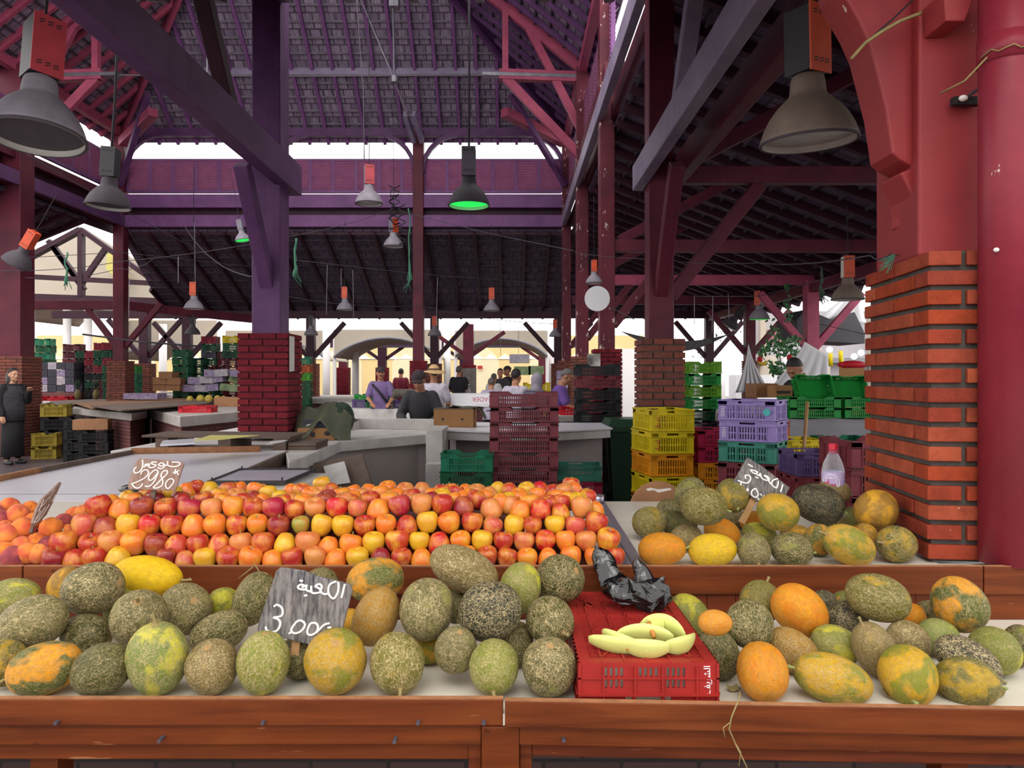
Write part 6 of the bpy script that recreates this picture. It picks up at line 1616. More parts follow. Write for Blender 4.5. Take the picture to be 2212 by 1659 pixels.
lamp(939, 725, 21.0, 30, 'orange_cover', 'black_box', 'bell_grey', 'lens', 'small grey lamp in front of the outer column behind the slim middle one', cord=.5)
lamp(1199, 727, 19.0, 26, 'orange_cover', 'grey_box', 'bell_grey', 'lens', 'small lamp with a bright orange box left of the flaking columns', cord=.8)
lamp(1283, 612, 10.2, 36, 'orange_cover', 'grey_box', 'bell_grey', 'lens', 'dusty pale lamp half hidden behind the flaking column on the dark red pier', cord=.9)
lamp(1640, 690, 14.8, 44, 'orange_cover', 'black_box', 'bell_grey', 'lens_green', 'lamp with a thin green glow under its rim at the right', rz=-.9, cord=1.0)
lamp(1831, 648, 9.8, 68, 'orange_cover', 'white_plastic', 'bell', 'lens', 'dusty lamp with an orange box just left of the brick pillar', rz=-.12, cord=.7)
lamp(1575, 705, 15.5, 38, 'black_box', 'black_box', 'bell_dark', 'bell_dark', 'tilted dark lamp behind the netting at the right', tilt=(0, .65), cord=.5)
lamp(35, 570, 9.5, 60, 'orange_cover', 'orange_cover', 'bell_dark', 'bell_dark', 'tilted lamp at the left edge of the picture by the column', tilt=(.1, .6), cord=.6)

# ------------------------------------------------------------------ wires, strings, hooks
def wire(label, pts, r=.006, m='wire', name='overhead_wire', cat='wire', sag=0.0):
    P = [W(*p) for p in pts]; out = []
    for i in range(len(P) - 1):
        for k in range(6):
            t = k / 6; q = P[i].lerp(P[i + 1], t); q.z -= sag * 4 * t * (1 - t); out.append(q)
    out.append(P[-1])
    return single(name, MB().tube(out, r, 5), M[m], label, cat, 'wires strung through the hall', smooth=True)
wire('long wire sloping down from the big purple beam to the slim column at the left', [(60, 335, 9), (258, 450, 12), (520, 590, 16)])
wire('wire from the left edge rising to the tangled cords by the middle lamp', [(0, 585, 12), (260, 565, 13), (640, 508, 13.5), (852, 450, 14.4)], sag=.05)
wire('wire from the tangled cords to the white column tops at the right', [(860, 455, 14.4), (1060, 505, 13), (1240, 542, 11)])
wire('wire running across the right aisle to the brick pillar', [(1240, 545, 11), (1420, 560, 7.2), (1640, 568, 5), (1880, 552, 2.9), (1925, 545, 2.6)], r=.003, sag=.02)
wire('level wire below the far lamps in the middle', [(640, 562, 15), (905, 592, 16), (1210, 615, 17)])
wire('wire crossing behind the slim middle column to the right', [(620, 640, 17), (905, 660, 18), (1215, 700, 18)], sag=.1)
wire('wire in front of the tarpaulins at far left', [(0, 560, 13), (258, 545, 14), (560, 578, 17)])
wire('lower wire over the fruit stalls at left', [(55, 600, 13), (258, 580, 14), (330, 560, 14)], sag=.08)
wire('steep wire left of the purple column', [(258, 455, 13), (330, 600, 16)])
wire('pale cord looping from the string knot towards the purple column', [(400, 490, 12), (460, 560, 11), (560, 600, 7.2)], sag=.05)
wire('iron rail strung between the left columns above the stalls', [(178, 722, 16), (300, 738, 16), (430, 748, 17)], r=.02)
wire('wire between the flaking columns and the lilac beam', [(1225, 640, 17), (1310, 660, 11), (1370, 690, 9)])
wire('thin wire in front of the rose column at right', [(1500, 640, 10), (1640, 640, 12), (1790, 600, 10)])
wire('cable from the rose column to the pillar edge', [(1770, 700, 14), (1868, 722, 12)])
wire('cable of the middle lamps going up to the roof', [(770, 0, 11.2), (785, 200, 11.2), (787, 345, 11.2)], r=.008)
wire('frayed straw twine tied round the red bracket', [(1838, 128, 2.45), (1870, 92, 2.42), (1905, 68, 2.4), (1945, 45, 2.4), (1990, 28, 2.4)], r=.006, m='stem', name='twine', cat='twine')
wire('thin twig from the bracket twine to the upper edge', [(1870, 92, 2.42), (1930, 40, 2.4), (1972, 0, 2.4)], r=.003, m='cord', name='twine', cat='twine')
for k, (x, y0, y1, d, lb) in enumerate(((638, 515, 600, 9.5, 'green knotted rope hanging right of the purple column'), (884, 450, 620, 14.4, 'green rope hanging by the slim middle column'), (143, 545, 615, 12.5, 'green rope bundle hanging above the left stalls'), (1415 + 360, 575, 640, 9.6, 'dark tangled rope left of the right hand orange lamp'))):
    q = MB(); r = random.Random(k); pts = [W(x + r.uniform(-3, 3), y0 + (y1 - y0) * i / 8, d) for i in range(9)]
    q.tube(pts, [.014, .012, .018, .014, .02, .014, .024, .03, .02], 7)
    for j in range(4): q.tube([pts[6], pts[7] + V((r.uniform(-.06, .06), 0, -.03)), pts[8] + V((r.uniform(-.1, .1), 0, -r.uniform(.02, .12)))], .006, 5)
    single('rope', q, M['rope_green'] if k < 3 else M['leaf_dark'], lb, 'rope', smooth=True)
for k, (x, y0, y1, d) in enumerate(((707, 572, 680, 17), (737, 580, 620, 17), (762, 583, 690, 17), (945, 600, 690, 17), (1120, 690, 770, 20), (1080, 690, 770, 20), (280, 555, 690, 14), (385, 555, 612, 14), (420, 480, 612, 16), (1540, 640, 720, 12), (1500, 640, 700, 12), (1573, 635, 690, 12))):
    wire('pale string hanging straight down, %s from the left among the hanging strings' % ORD[sorted([707, 737, 762, 945, 1120, 1080, 280, 385, 420, 1540, 1500, 1573]).index(x)], [(x, y0, d), (x + (k % 3 - 1) * 2, y1, d)], r=.006, m='string', name='hanging_string', cat='string')
single('cable_tangle', MB().tube([W(852 + 12 * math.cos(k * 1.7), 400 + k * 3.2 + 6 * math.sin(k * 2.3), 14.4 + .1 * math.sin(k)) for k in range(30)], .012, 5).tube([W(868 + 8 * math.cos(k * 1.1), 440 + k * 3.5, 14.35) for k in range(26)], .012, 5), M['cord'], 'tangle of black cables above the small grey lamp', 'cable', smooth=True)
single('wall_clock', MB().tube([W(1290, 645, 10.0), W(1290, 645, 10.06)], .17, 30), M['tarp_white'], 'round pale dish fixed behind the flaking column', 'dish')
hk = thing('iron_clamp', 'small iron clamp on the flaking red post beside the steel pipe', 'clamp', (1.478, 2.405, 2.43))
part('clamp_plate', MB().bb(1.425, 1.520, 2.385, 2.41, 2.40, 2.425), M['rubber'], hk); part('insulator', MB().ell((1.447, 2.375, 2.415), (.014, .012, .010)), M['chalk'], hk, smooth=True)
part('clamp_rod', MB().tube([(1.46, 2.37, 2.42), (1.53, 2.34, 2.47)], .005, 6), M['wire'], hk)
single('wood_block', MB().prism([W(2038, -20, 2.32), W(2110, -20, 2.32), W(2085, 45, 2.32), W(2043, 45, 2.32)], 0, 0, (0, .12, 0)), M['timber_red'], 'short red timber block at the top of the flaking post', 'timber', bev=.004)
q = MB(); r = random.Random(5)
for k in range(26):
    a = r.uniform(2.4, 4.0); p = W(1940, 552, 2.62)
    q.tube([p, p + V((math.cos(a) * .03, -.02, .0)), p + V((math.cos(a) * r.uniform(.05, .09), -.03, -r.uniform(.02, .07)))], .0012, 4)
single('frayed_twine', q, M['rope_green'], 'frayed green twine on the top course of the brick pillar', 'twine')
# ------------------------------------------------------------------ people
CL = {}
def cl(c, dark=None, stripes=None):
    k = (c, stripes)
    if k not in CL: CL[k] = cloth('cloth_' + c.strip('#'), c, dark, stripes)
    return CL[k]
M['hair'] = plain('black_hair', '#1c1718', .6, .3, 60.0, .4); M['hair_grey'] = plain('grey_hair', '#6a6462', .7, .4, 60.0, .4); M['eye'] = plain('dark_eye', '#140f0e', .3, 0, 5, 0)
def remesh(o, v, smooth=2):
    m = o.modifiers.new('union', 'REMESH'); m.mode = 'VOXEL'; m.voxel_size = v; m.use_smooth_shade = True
    s = o.modifiers.new('smooth', 'SMOOTH'); s.iterations = smooth; s.factor = .5
    return o
def person(label, x, y, z0, face, h=1.70, lean=0.0, nod=0.0, turn=0.0, seat=False, arms=((.22, -.05, -.30), (.24, -.12, -.55)), arm2=None, shirt='#777777', stripes=None, sleeves='short', pants='#222228', skin_='tan', hair='hair', hat=None, extra=(), vox=.0085, beard=False):
    """face: turn about z in degrees, 0 looks towards the camera; arms: elbow and hand offsets from the shoulder (out, front, up)"""
    s = h / 1.7
    t = thing('person', label, 'person', (x, y, z0), 'people in the market')
    t.rotation_euler = (0, 0, math.radians(face)); t.scale = (s, s, s)
    pel = V((0, 0, .92 if not seat else .52))
    Rl = Matrix.Rotation(lean, 3, 'X')       # lean forward (towards -y)
    def sp(x_, f, u): return pel + Rl @ V((x_, -f, u))
    chest = sp(0, 0, .36); neck = sp(0, .0, .52)
    Rh = Rl @ Matrix.Rotation(turn, 3, 'Z') @ Matrix.Rotation(nod, 3, 'X')
    hc = neck + Rl @ V((0, -.02, .07)) + Rh @ V((0, -.015, .095))
    def hp(a, b, c): return hc + Rh @ V((a, -b, c))
    body = MB()
    ring = lambda u, a, b, f=0: (sp(0, f, u), Rl @ V((a, 0, 0)), Rl @ V((0, b, 0)))
    torso = [ring(-.06, .15, .105), ring(.06, .155, .105), ring(.17, .145, .10), ring(.30, .165, .115), ring(.42, .175, .105), ring(.49, .13, .08), ring(.53, .06, .055), ring(.60, .055, .055)]
    body.loft(torso, 18)
    sh = {}; el = {}; ha = {}
    A = {1: arms, -1: arm2 or arms}
    for sd in (1, -1):
        sh[sd] = sp(sd * .185, 0, .455)
        e, q = A[sd]
        el[sd] = sh[sd] + Rl @ V((sd * (e[0] - .185), -e[1], e[2])); ha[sd] = sh[sd] + Rl @ V((sd * (q[0] - .185), -q[1], q[2]))
        body.cap(sh[sd], el[sd], .05, .041, 12); body.cap(el[sd], ha[sd], .040, .027, 12)
        d = (ha[sd] - el[sd]).normalized(); side = d.cross(V((0, 0, 1)));  side = side.normalized() if side.length > .1 else V((1, 0, 0)); up = side.cross(d)
        pc = ha[sd] + d * .05
        body.loft([(ha[sd] - d * .01, side * .026, up * .018), (pc - d * .01, side * .04, up * .017), (pc + d * .035, side * .04, up * .014)], 10)
        for k in range(4):
            b0 = pc + d * .03 + side * (-.031 + .0205 * k); L = (.062, .072, .068, .052)[k]
            b1 = b0 + d * L * .5 - up * .010; b2 = b0 + d * L * .85 - up * .034
            body.cap(b0, b1, .0095, .009, 8); body.cap(b1, b2, .009, .0075, 8)
        th0 = pc - d * .02 + side * (.034 * -sd); body.cap(th0, th0 + d * .03 + side * (-.022 * sd) - up * .012, .012, .010, 8); body.cap(th0 + d * .03 + side * (-.022 * sd) - up * .012, th0 + d * .06 + side * (-.02 * sd) - up * .025, .010, .008, 8)
    leg = {}
    for sd in (1, -1):
        hip = pel + V((sd * .09, 0, -.04))
        if seat: kn = pel + V((sd * .12, -.42, .02)); an = V((sd * .12, -.40, .09))
        else: kn = V((sd * .10, -.01 - .04 * (sd > 0), .50)); an = V((sd * .11, .03 * sd, .09))
        leg[sd] = (hip, kn, an)
        body.cap(hip, kn, .085, .058, 12); body.cap(kn, an, .056, .036, 12)
        body.cap(an + V((0, .02, -.045)), an + V((sd * .02, -.15, -.05)), .038, .034, 10)
    # head: skull, jaw, brow, nose, lips, ears
    body.ell(hc + Rh @ V((0, .008, .02)), (.076, .094, .098), Rh, 18, 12)
    body.loft([(hp(0, .03, -.115), Rh @ V((.03, 0, 0)), Rh @ V((0, .026, 0))), (hp(0, .028, -.09), Rh @ V((.052, 0, 0)), Rh @ V((0, .058, 0))), (hp(0, .018, -.045), Rh @ V((.066, 0, 0)), Rh @ V((0, .074, 0))), (hp(0, .0, .01), Rh @ V((.072, 0, 0)), Rh @ V((0, .085, 0)))], 14)
    body.cap(hp(-.035, .082, .018), hp(.035, .082, .018), .012, .012, 8)
    body.cap(hp(0, .084, .005), hp(0, .104, -.034), .009, .015, 8)
    for sd in (1, -1): body.ell(hp(sd * .013, .094, -.038), (.010, .011, .009), None, 8, 6); body.ell(hp(sd * .077, -.008, -.012), (.010, .022, .034), Rh, 8, 7); body.ell(hp(sd * .036, .068, -.03), (.024, .018, .02), None, 8, 6)
    body.cap(hp(-.02, .087, -.066), hp(.02, .087, -.066), .008, .008, 8); body.cap(hp(-.016, .084, -.078), hp(.016, .084, -.078), .009, .009, 8)
    body.ell(hp(0, .075, -.106), (.022, .018, .016), None, 8, 6)
    body.cap(neck + Rl @ V((0, 0, -.06)), hc + Rh @ V((0, .01, -.06)), .056, .052, 12)
    o = part('body', body, SKIN[skin_], t, world=False); remesh(o, vox, 2)
    ey = MB()
    for sd in (1, -1): ey.ell(hp(sd * .031, .083, -.002), (.013, .008, .006), None, 10, 6)
    part('eyes', ey, M['eye'], t, world=False, smooth=True)
    mo = MB().cap(hp(-.021, .093, -.071), hp(.021, .093, -.071), .003, .003, 6)
    part('mouth_line', mo, plain('lip_line', '#6a3530', .6, 0, 5, 0) if 'lip' not in M else M['lip'], t, world=False)
    if 'lip' not in M: M['lip'] = bpy.data.materials['lip_line']
    if beard: part('moustache', MB().cap(hp(-.024, .09, -.055), hp(.024, .09, -.055), .008, .008, 8), M['hair'], t, world=False)
    # clothing
    sm = cl(shirt, None, stripes)
    c = MB(); k = .021
    c.loft([(ce, a * (1 + k / max(a.length, .01)), b * (1 + k / max(b.length, .01))) for ce, a, b in torso[:6]] + [(sp(0, 0, .525), Rl @ V((.076, 0, 0)), Rl @ V((0, .07, 0)))], 18)
    c.loft([(sp(0, 0, -.16), Rl @ V((.185, 0, 0)), Rl @ V((0, .135, 0))), (sp(0, 0, .0), Rl @ V((.175, 0, 0)), Rl @ V((0, .125, 0)))], 18)
    for sd in (1, -1):
        if sleeves == 'short': c.cap(sh[sd] + Rl @ V((-sd * .03, 0, -.005)), sh[sd].lerp(el[sd], .75), .082, .068, 12)
        else:
            c.cap(sh[sd] + Rl @ V((-sd * .03, 0, -.005)), el[sd], .080, .064, 12); c.cap(el[sd], el[sd].lerp(ha[sd], .93), .063, .048, 12)
    o = part('shirt', c, sm, t, world=False); remesh(o, .012, 3)
    p = MB()
    for sd in (1, -1):
        hip, kn, an = leg[sd]; p.cap(hip + V((0, 0, .02)), kn, .10, .076, 12); p.cap(kn, an + V((0, 0, .04)), .075, .058, 12)
    p.loft([(pel + V((0, 0, -.10)), V((.16, 0, 0)), V((0, .125, 0))), (pel + V((0, 0, .08)), V((.165, 0, 0)), V((0, .12, 0)))], 16)
    o = part('trousers', p, cl(pants), t, world=False); remesh(o, .014, 2)
    for sd in (1, -1): part('shoe', MB().cap(leg[sd][2] + V((0, .03, -.05)), leg[sd][2] + V((sd * .02, -.16, -.055)), .045, .040, 12), M['rubber'], t, world=False, smooth=True)
    def capf(rx, ry, rz, off, cut, front, m, n, thick=.008):
        q = MB()
        def f(u, v):
            a = 2 * math.pi * u; lim = cut + front * (.5 - .5 * math.cos(a)) if front else cut
            th = lim * v
            return hc + Rh @ (V(off) + V((rx * math.sin(th) * math.sin(a), ry * math.sin(th) * math.cos(a), rz * math.cos(th))))
        q.grid(f, 28, 10, thick); return part(n, q, m, t, world=False, smooth=True)
    if hair and hat not in ('scarf',): capf(.081, .1, .103, (0, .010, .022), 2.2, -1.25, M[hair], 'hair', .005)
    if hat == 'straw':
        capf(.098, .115, .105, (0, .008, .045), 1.5, 0, M['straw'], 'hat_crown')
        q = MB().grid(lambda u, v: hc + Rh @ V(((.095 + .105 * v) * math.sin(6.2832 * u), .008 + (.112 + .105 * v) * math.cos(6.2832 * u), .055 - .045 * v - .02 * v * math.cos(12.566 * u))), 36, 5, .006); part('hat_brim', q, M['straw'], t, world=False, smooth=True)
        part('hat_band', MB().lathe([(.1, 0), (.101, .03)], 30, close=False).xf(Matrix.Translation(hc) @ Rh.to_4x4() @ Matrix.Translation((0, .008, .05)) @ Matrix.Diagonal((1.0, 1.17, 1, 1))), cl('#5a4436'), t, world=False)
    if hat == 'cap':
        capf(.094, .112, .098, (0, .012, .038), 1.5, 0, cl('#3a2f34'), 'cap')
        q = MB().grid(lambda u, v: hc + Rh @ V(((u - .5) * .15, -.08 - .06 * v * (1 - (2 * u - 1) ** 2 * .6), .055 - .02 * v - .02 * (2 * u - 1) ** 2)), 12, 4, .006); part('cap_peak', q, cl('#3a2f34'), t, world=False, smooth=True)
    if hat == 'scarf':
        q = MB().loft([(hp(0, -.02, -.20), Rh @ V((.15, 0, 0)), Rh @ V((0, .12, 0))), (hp(0, .0, -.13), Rh @ V((.09, 0, 0)), Rh @ V((0, .095, 0))), (hp(0, -.012, -.05), Rh @ V((.092, 0, 0)), Rh @ V((0, .095, 0))), (hp(0, -.02, .02), Rh @ V((.096, 0, 0)), Rh @ V((0, .105, 0))), (hp(0, -.02, .08), Rh @ V((.08, 0, 0)), Rh @ V((0, .09, 0))), (hp(0, -.02, .122), Rh @ V((.04, 0, 0)), Rh @ V((0, .045, 0)))], 20)
        o = part('headscarf', q, cl(extra[0] if extra else '#77717c', '#2a2630'), t, world=False, smooth=True)
    return t
def at(px, d): return (px - 1106.0) / F * d
FWD = ((.22, .10, -.24), (.14, .34, -.22)); LOW = ((.24, .06, -.27), (.16, .30, -.36)); HANG = ((.23, -.02, -.30), (.25, .06, -.56))
person('person in a dark cap and dark shirt bent over the grey counter', at(914, 9.35), 9.35, 0.0, -6, 1.62, lean=.30, nod=.18, arms=((.27, .08, -.25), (.12, .34, -.30)), shirt='#3b3a40', sleeves='long', hat='cap', hair='hair_grey', skin_='mid', vox=.007)
person('person in a straw hat and pale shirt seen from behind', at(937, 12.2), 12.2, 0.0, 172, 1.68, arms=LOW, shirt='#c2bccb', hat='straw', hair='hair', turn=.5)
person('person in a purple shirt with a dark strap across the chest', at(822, 14.6), 14.6, 0, 10, 1.70, arms=LOW, shirt='#7a6496', hat='cap', beard=True)
person('person in a dark red shirt seen from behind far away', at(866, 23.5), 23.5, 0, 180, 1.78, arms=HANG, shirt='#7c1c34', vox=.012)
person('person in a black shirt seen from behind beside the white post', at(991, 19.8), 19.8, 0, 165, 1.80, arms=LOW, shirt='#221f26', vox=.012, hair='hair_grey')
person('person in a striped pale shirt sitting with the back to the camera', at(1060, 14.6), 14.6, 0, 175, 1.50, lean=.15, arms=LOW, shirt='#c3bccd', stripes='#8d82a0', hair='hair_grey')
person('person in a white shirt turned away near the laughing one', at(1066, 19.5), 19.5, 0, 150, 1.60, arms=LOW, shirt='#e6e3e8', vox=.012, hair='hair_grey')
person('laughing person in a dark grey shirt facing the camera', at(1081, 20.2), 20.2, 0, -5, 1.74, arms=LOW, shirt='#3e3c44', vox=.012)
person('person in black with a dark peaked cap looking left', at(1098, 20.6), 20.6, 0, -60, 1.80, arms=LOW, shirt='#232127', hat='cap', vox=.012)
person('person in a pale grey shirt with short black hair, left of the headscarf', at(1113, 11.6), 11.6, 0, 150, 1.63, arms=LOW, shirt='#b9b2c4', vox=.008)
person('person in a grey headscarf and dark jacket', at(1151, 11.1), 11.1, 0, 140, 1.57, lean=.12, nod=.1, arms=LOW, shirt='#57505f', sleeves='long', hat='scarf', extra=('#8d8795',))
person('person in a purple polo shirt reaching to the right over the stall', at(1197, 11.2), 11.2, 0, 82, 1.66, lean=.22, nod=.2, arms=((.20, .16, -.22), (.14, .42, -.26)), shirt='#6a4a96', skin_='mid', hair='hair_grey')
person('person in a dark shirt bending over the green crates at the right', at(1742, 8.55), 8.55, 0, -62, 1.76, lean=.16, nod=.5, arms=((.22, .14, -.24), (.14, .36, -.30)), shirt='#2a272c', skin_='mid', vox=.007, beard=True)
wm = person('person in a black coat and fur vest standing at the left edge', at(27, 13.0), 13.0, 0, 62, 1.66, arms=((.20, .12, -.24), (.10, .34, -.06)), arm2=((.21, 0, -.28), (.22, .10, -.5)), shirt='#17151a', sleeves='long', pants='#141317', skin_='pale', vox=.008)
part('long_hair', MB().loft([(V((0, .03, 1.38)), V((.085, 0, 0)), V((0, .05, 0))), (V((0, .03, 1.50)), V((.095, 0, 0)), V((0, .07, 0))), (V((0, .025, 1.60)), V((.09, 0, 0)), V((0, .085, 0))), (V((0, .02, 1.68)), V((.06, 0, 0)), V((0, .06, 0)))], 18), plain('dark_brown_hair', '#2e2226', .45, .4, 50, .4, dark='#5a4a4c'), wm, world=False, smooth=True)
q = MB().loft([(V((0, .0, .78)), V((.20, 0, 0)), V((0, .17, 0))), (V((0, .0, 1.0)), V((.21, 0, 0)), V((0, .165, 0))), (V((0, 0, 1.25)), V((.215, 0, 0)), V((0, .15, 0))), (V((0, 0, 1.40)), V((.15, 0, 0)), V((0, .12, 0)))], 22)
o = part('fur_vest', q, plain('dark_fur', '#1f1c22', .9, .35, 40, .8, dark='#6a646f'), wm, world=False, smooth=True)
q = MB().loft([(V((0, .0, .14)), V((.19, 0, 0)), V((0, .16, 0))), (V((0, .0, .5)), V((.18, 0, 0)), V((0, .15, 0))), (V((0, 0, .95)), V((.17, 0, 0)), V((0, .14, 0)))], 22)
part('long_skirt', q, cl('#141317'), wm, world=False, smooth=True)
pp_ = bpy.data.objects['person.002']
part('chest_strap', MB().tube([(-.16, -.06, 1.38), (-.08, -.145, 1.30), (.04, -.15, 1.15), (.14, -.12, 1.02)], .022, 8), M['rubber'], pp_, world=False, smooth=True)
# ------------------------------------------------------------------ cat walking on the stall behind the man in the cap
ct = thing('cat', 'grey tabby cat walking along the white edged stall', 'cat', (G(872, 883, .9).x, G(872, 883, .9).y, .9))
b = MB(); s_ = 1.5
def cp(x, z, y=0): return V((x * s_, y * s_, z * s_))
b.loft([(cp(-.15, .20), V((0, .03, 0)) * s_, V((0, 0, .04)) * s_), (cp(-.10, .205), V((0, .05, 0)) * s_, V((0, 0, .06)) * s_), (cp(0, .20), V((0, .055, 0)) * s_, V((0, 0, .062)) * s_), (cp(.10, .205), V((0, .05, 0)) * s_, V((0, 0, .06)) * s_), (cp(.16, .215), V((0, .03, 0)) * s_, V((0, 0, .04)) * s_)], 14)
for x, dx in ((-.12, -.02), (.12, .03)):
    for y in (-.03, .03): b.cap(cp(x, .19, y), cp(x + dx - .015, .10, y), .028 * s_, .017 * s_, 8); b.cap(cp(x + dx - .015, .10, y), cp(x + dx, .015, y), .016 * s_, .013 * s_, 8); b.cap(cp(x + dx, .012, y), cp(x + dx - .025, .01, y), .014 * s_, .012 * s_, 8)
b.cap(cp(-.15, .225), cp(-.20, .255), .035 * s_, .03 * s_); b.ell(cp(-.225, .27), (.045 * s_, .04 * s_, .04 * s_)); b.ell(cp(-.262, .258), (.02 * s_, .02 * s_, .016 * s_))
for y in (-.022, .022): b.cap(cp(-.215, .30, y), cp(-.21, .325, y * 1.2), .012 * s_, .004 * s_, 6)
b.tube([cp(.16, .215), cp(.22, .18), cp(.25, .10), cp(.27, .03)], [.016 * s_, .014 * s_, .013 * s_, .010 * s_], 8)
o = part('body', b, plain('tabby_fur', '#6a625c', .9, .6, 22, .5, dark='#2e2a2a'), ct, world=False); remesh(o, .008, 2)
# ------------------------------------------------------------------ beyond the hall
def Wx(px, d): return (px - 1106.0) / F * d
def Zy(py, d): return H + (815.0 - py) / F * d
wbk = thing('wall_back', 'ochre plaster wall with arched recesses at the far end beyond the hall', 'wall', (-12, 42, 0), kind='structure')
part('plaster', MB().bb(-40, 7.5, 42, 42.4, 0, 3.9), M['ochre'], wbk)
for k in range(11):
    x = -33 + 3.9 * k; q = MB()
    q.prism([(x - 1.1, 41.97, 0), (x + 1.1, 41.97, 0)] + [(x + 1.1 * math.cos(a * math.pi / 12), 41.97, 2.1 + 1.1 * math.sin(a * math.pi / 12)) for a in range(13)], 0, 0, (0, .1, 0))
    part('arched_recess', q, plain('pale_recess', '#efe2bb', .9, .1, 1, 0) if k == 0 else bpy.data.materials['pale_recess'], wbk)
q = MB()
for k in range(60): q.prism([(-40 + .8 * k, 41.95, 2.55), (-39.6 + .8 * k, 41.95, 2.85), (-39.2 + .8 * k, 41.95, 2.55)], 0, 0, (0, .06, 0))
part('scalloped_band', q, M['white_wall'], wbk)
st('wall_right', MB().bb(9.5, 34, 30, 30.3, 0, 4.2), M['white_far'], 'pale bright wall beyond the right aisle', 'wall')
for k in range(9):
    st('wall_pilaster', MB().bb(10 + 2.2 * k, 10.25 + 2.2 * k, 29.8, 30, 0, 4.0 - .3 * (k % 2)), M['tarp'], '%s pale pilaster from the left on the wall beyond the right aisle' % ORD[k], 'pilaster')
st('wall_ledge', MB().bb(9.5, 34, 29.6, 30, 2.1, 2.3), M['tarp_grey'], 'grey ledge along the wall beyond the right aisle', 'ledge')
st('wall_left', MB().bb(-40, -22, 34, 34.3, 3.0, 4.4), M['white_wall'], 'white band of a roof edge at the far left', 'wall')
for k, (px, d, y0, m) in enumerate(((705, 26, 700, 'white_wall'), (768, 28, 735, 'white_wall'), (966, 28, 700, 'white_wall'), (1192, 27, 690, 'white_wall'), (65, 24, 660, 'white_wall'), (145, 26, 660, 'white_wall'), (190, 26, 670, 'white_wall'), (352, 26, 700, 'white_wall'), (478, 24, 690, 'white_wall'), (1690, 20, 660, 'white_wall'))):
    x = Wx(px, d)
    st('white_post', MB().tube([(x, d, 0), (x, d, Zy(y0, d))], .13, 16), M[m], '%s white post from the left beyond the hall' % ORD[[65, 145, 190, 352, 478, 705, 768, 966, 1192, 1690].index(px)], 'post', smooth=True)
def canopy(pl, pr, ypk, yend, ytop, d, label, m='tarp'):
    xl, xr = Wx(pl, d), Wx(pr, d); zt = Zy(ytop, d); n = 20
    low = [(xl + (xr - xl) * k / n, d, Zy(yend + (ypk - yend) * math.sin(math.pi * k / n) ** .7, d)) for k in range(n + 1)]
    q = MB()
    for k in range(n):
        a, b = low[k], low[k + 1]; q.prism([a, b, (b[0], d, zt), (a[0], d, zt)], 0, 0, (0, .12, 0))
    t = thing('market_canopy', label, 'canopy', ((xl + xr) / 2, d, 0))
    part('valance', q, M[m], t)
    part('vault', MB().grid(lambda u, v: V((xl + (xr - xl) * u, d + .1 + 3.5 * v, Zy(yend + (ypk - yend) * math.sin(math.pi * u) ** .7, d))), 20, 6, .03), M[m], t, smooth=True)
    part('hem', MB().tube([(p[0], p[1] - .02, p[2]) for p in low], .05, 6), M['tarp_grey'], t, smooth=True)
    for x in (xl, xr): part('prop', MB().tube([(x, d + .06, 0), (x, d + .06, zt)], .06, 10), M['white_wall'], t)
canopy(722, 950, 730, 772, 712, 26.0, 'cream arched canopy behind the column with the white poster')
canopy(984, 1182, 732, 770, 714, 26.0, 'cream arched canopy behind the people in the middle')
canopy(486, 706, 737, 778, 714, 26.0, 'cream arched canopy left of the white post')
canopy(258, 470, 742, 775, 692, 27.0, 'grey cream canopy behind the left fruit stacks')
canopy(40, 250, 650, 690, 612, 26.0, 'pale arched canopy at the far left')
for k, (pts, lb) in enumerate((([(60, 545, 25), (150, 505, 25), (182, 494, 25), (290, 560, 25), (395, 652, 25), (60, 652, 25)], 'large cream canvas sail behind the left columns'),)):
    P = [W(*p) for p in pts]; single('canvas_sail', MB().prism(P, 0, 0, (0, .08, 0)), M['tarp'], lb, 'sail')
P = [W(232, 545, 24.6), W(262, 560, 24.6), W(280, 600, 24.6), W(255, 604, 24.6), W(228, 580, 24.6)]
single('sail_emblem', MB().prism(P, 0, 0, (0, .05, 0)), M['paper_yellow'], 'pale yellow patch on the canvas sail', 'patch')
tr = thing('roof_truss', 'dark gable truss in front of the canvas sail at the left', 'truss', W(175, 600, 22.5), kind='structure')
for n_, a, b, w_ in (('king_post', (176, 500), (176, 640), .2), ('rafter', (176, 496), (20, 580), .24), ('rafter', (176, 496), (420, 668), .22), ('strut', (174, 610), (110, 525), .14), ('strut', (178, 610), (232, 532), .14), ('collar', (70, 598), (330, 612), .16), ('strut', (105, 520), (182, 626), .14)):
    part(n_, MB().bar(W(a[0], a[1], 22.5), W(b[0], b[1], 22.5), .14, w_, (0, 1, 0)), M['timber_dark'], tr)
part('tie_beam', MB().bar(W(0, 640, 22.5), W(430, 655, 22.5), .14, .22), M['timber_dark'], tr)
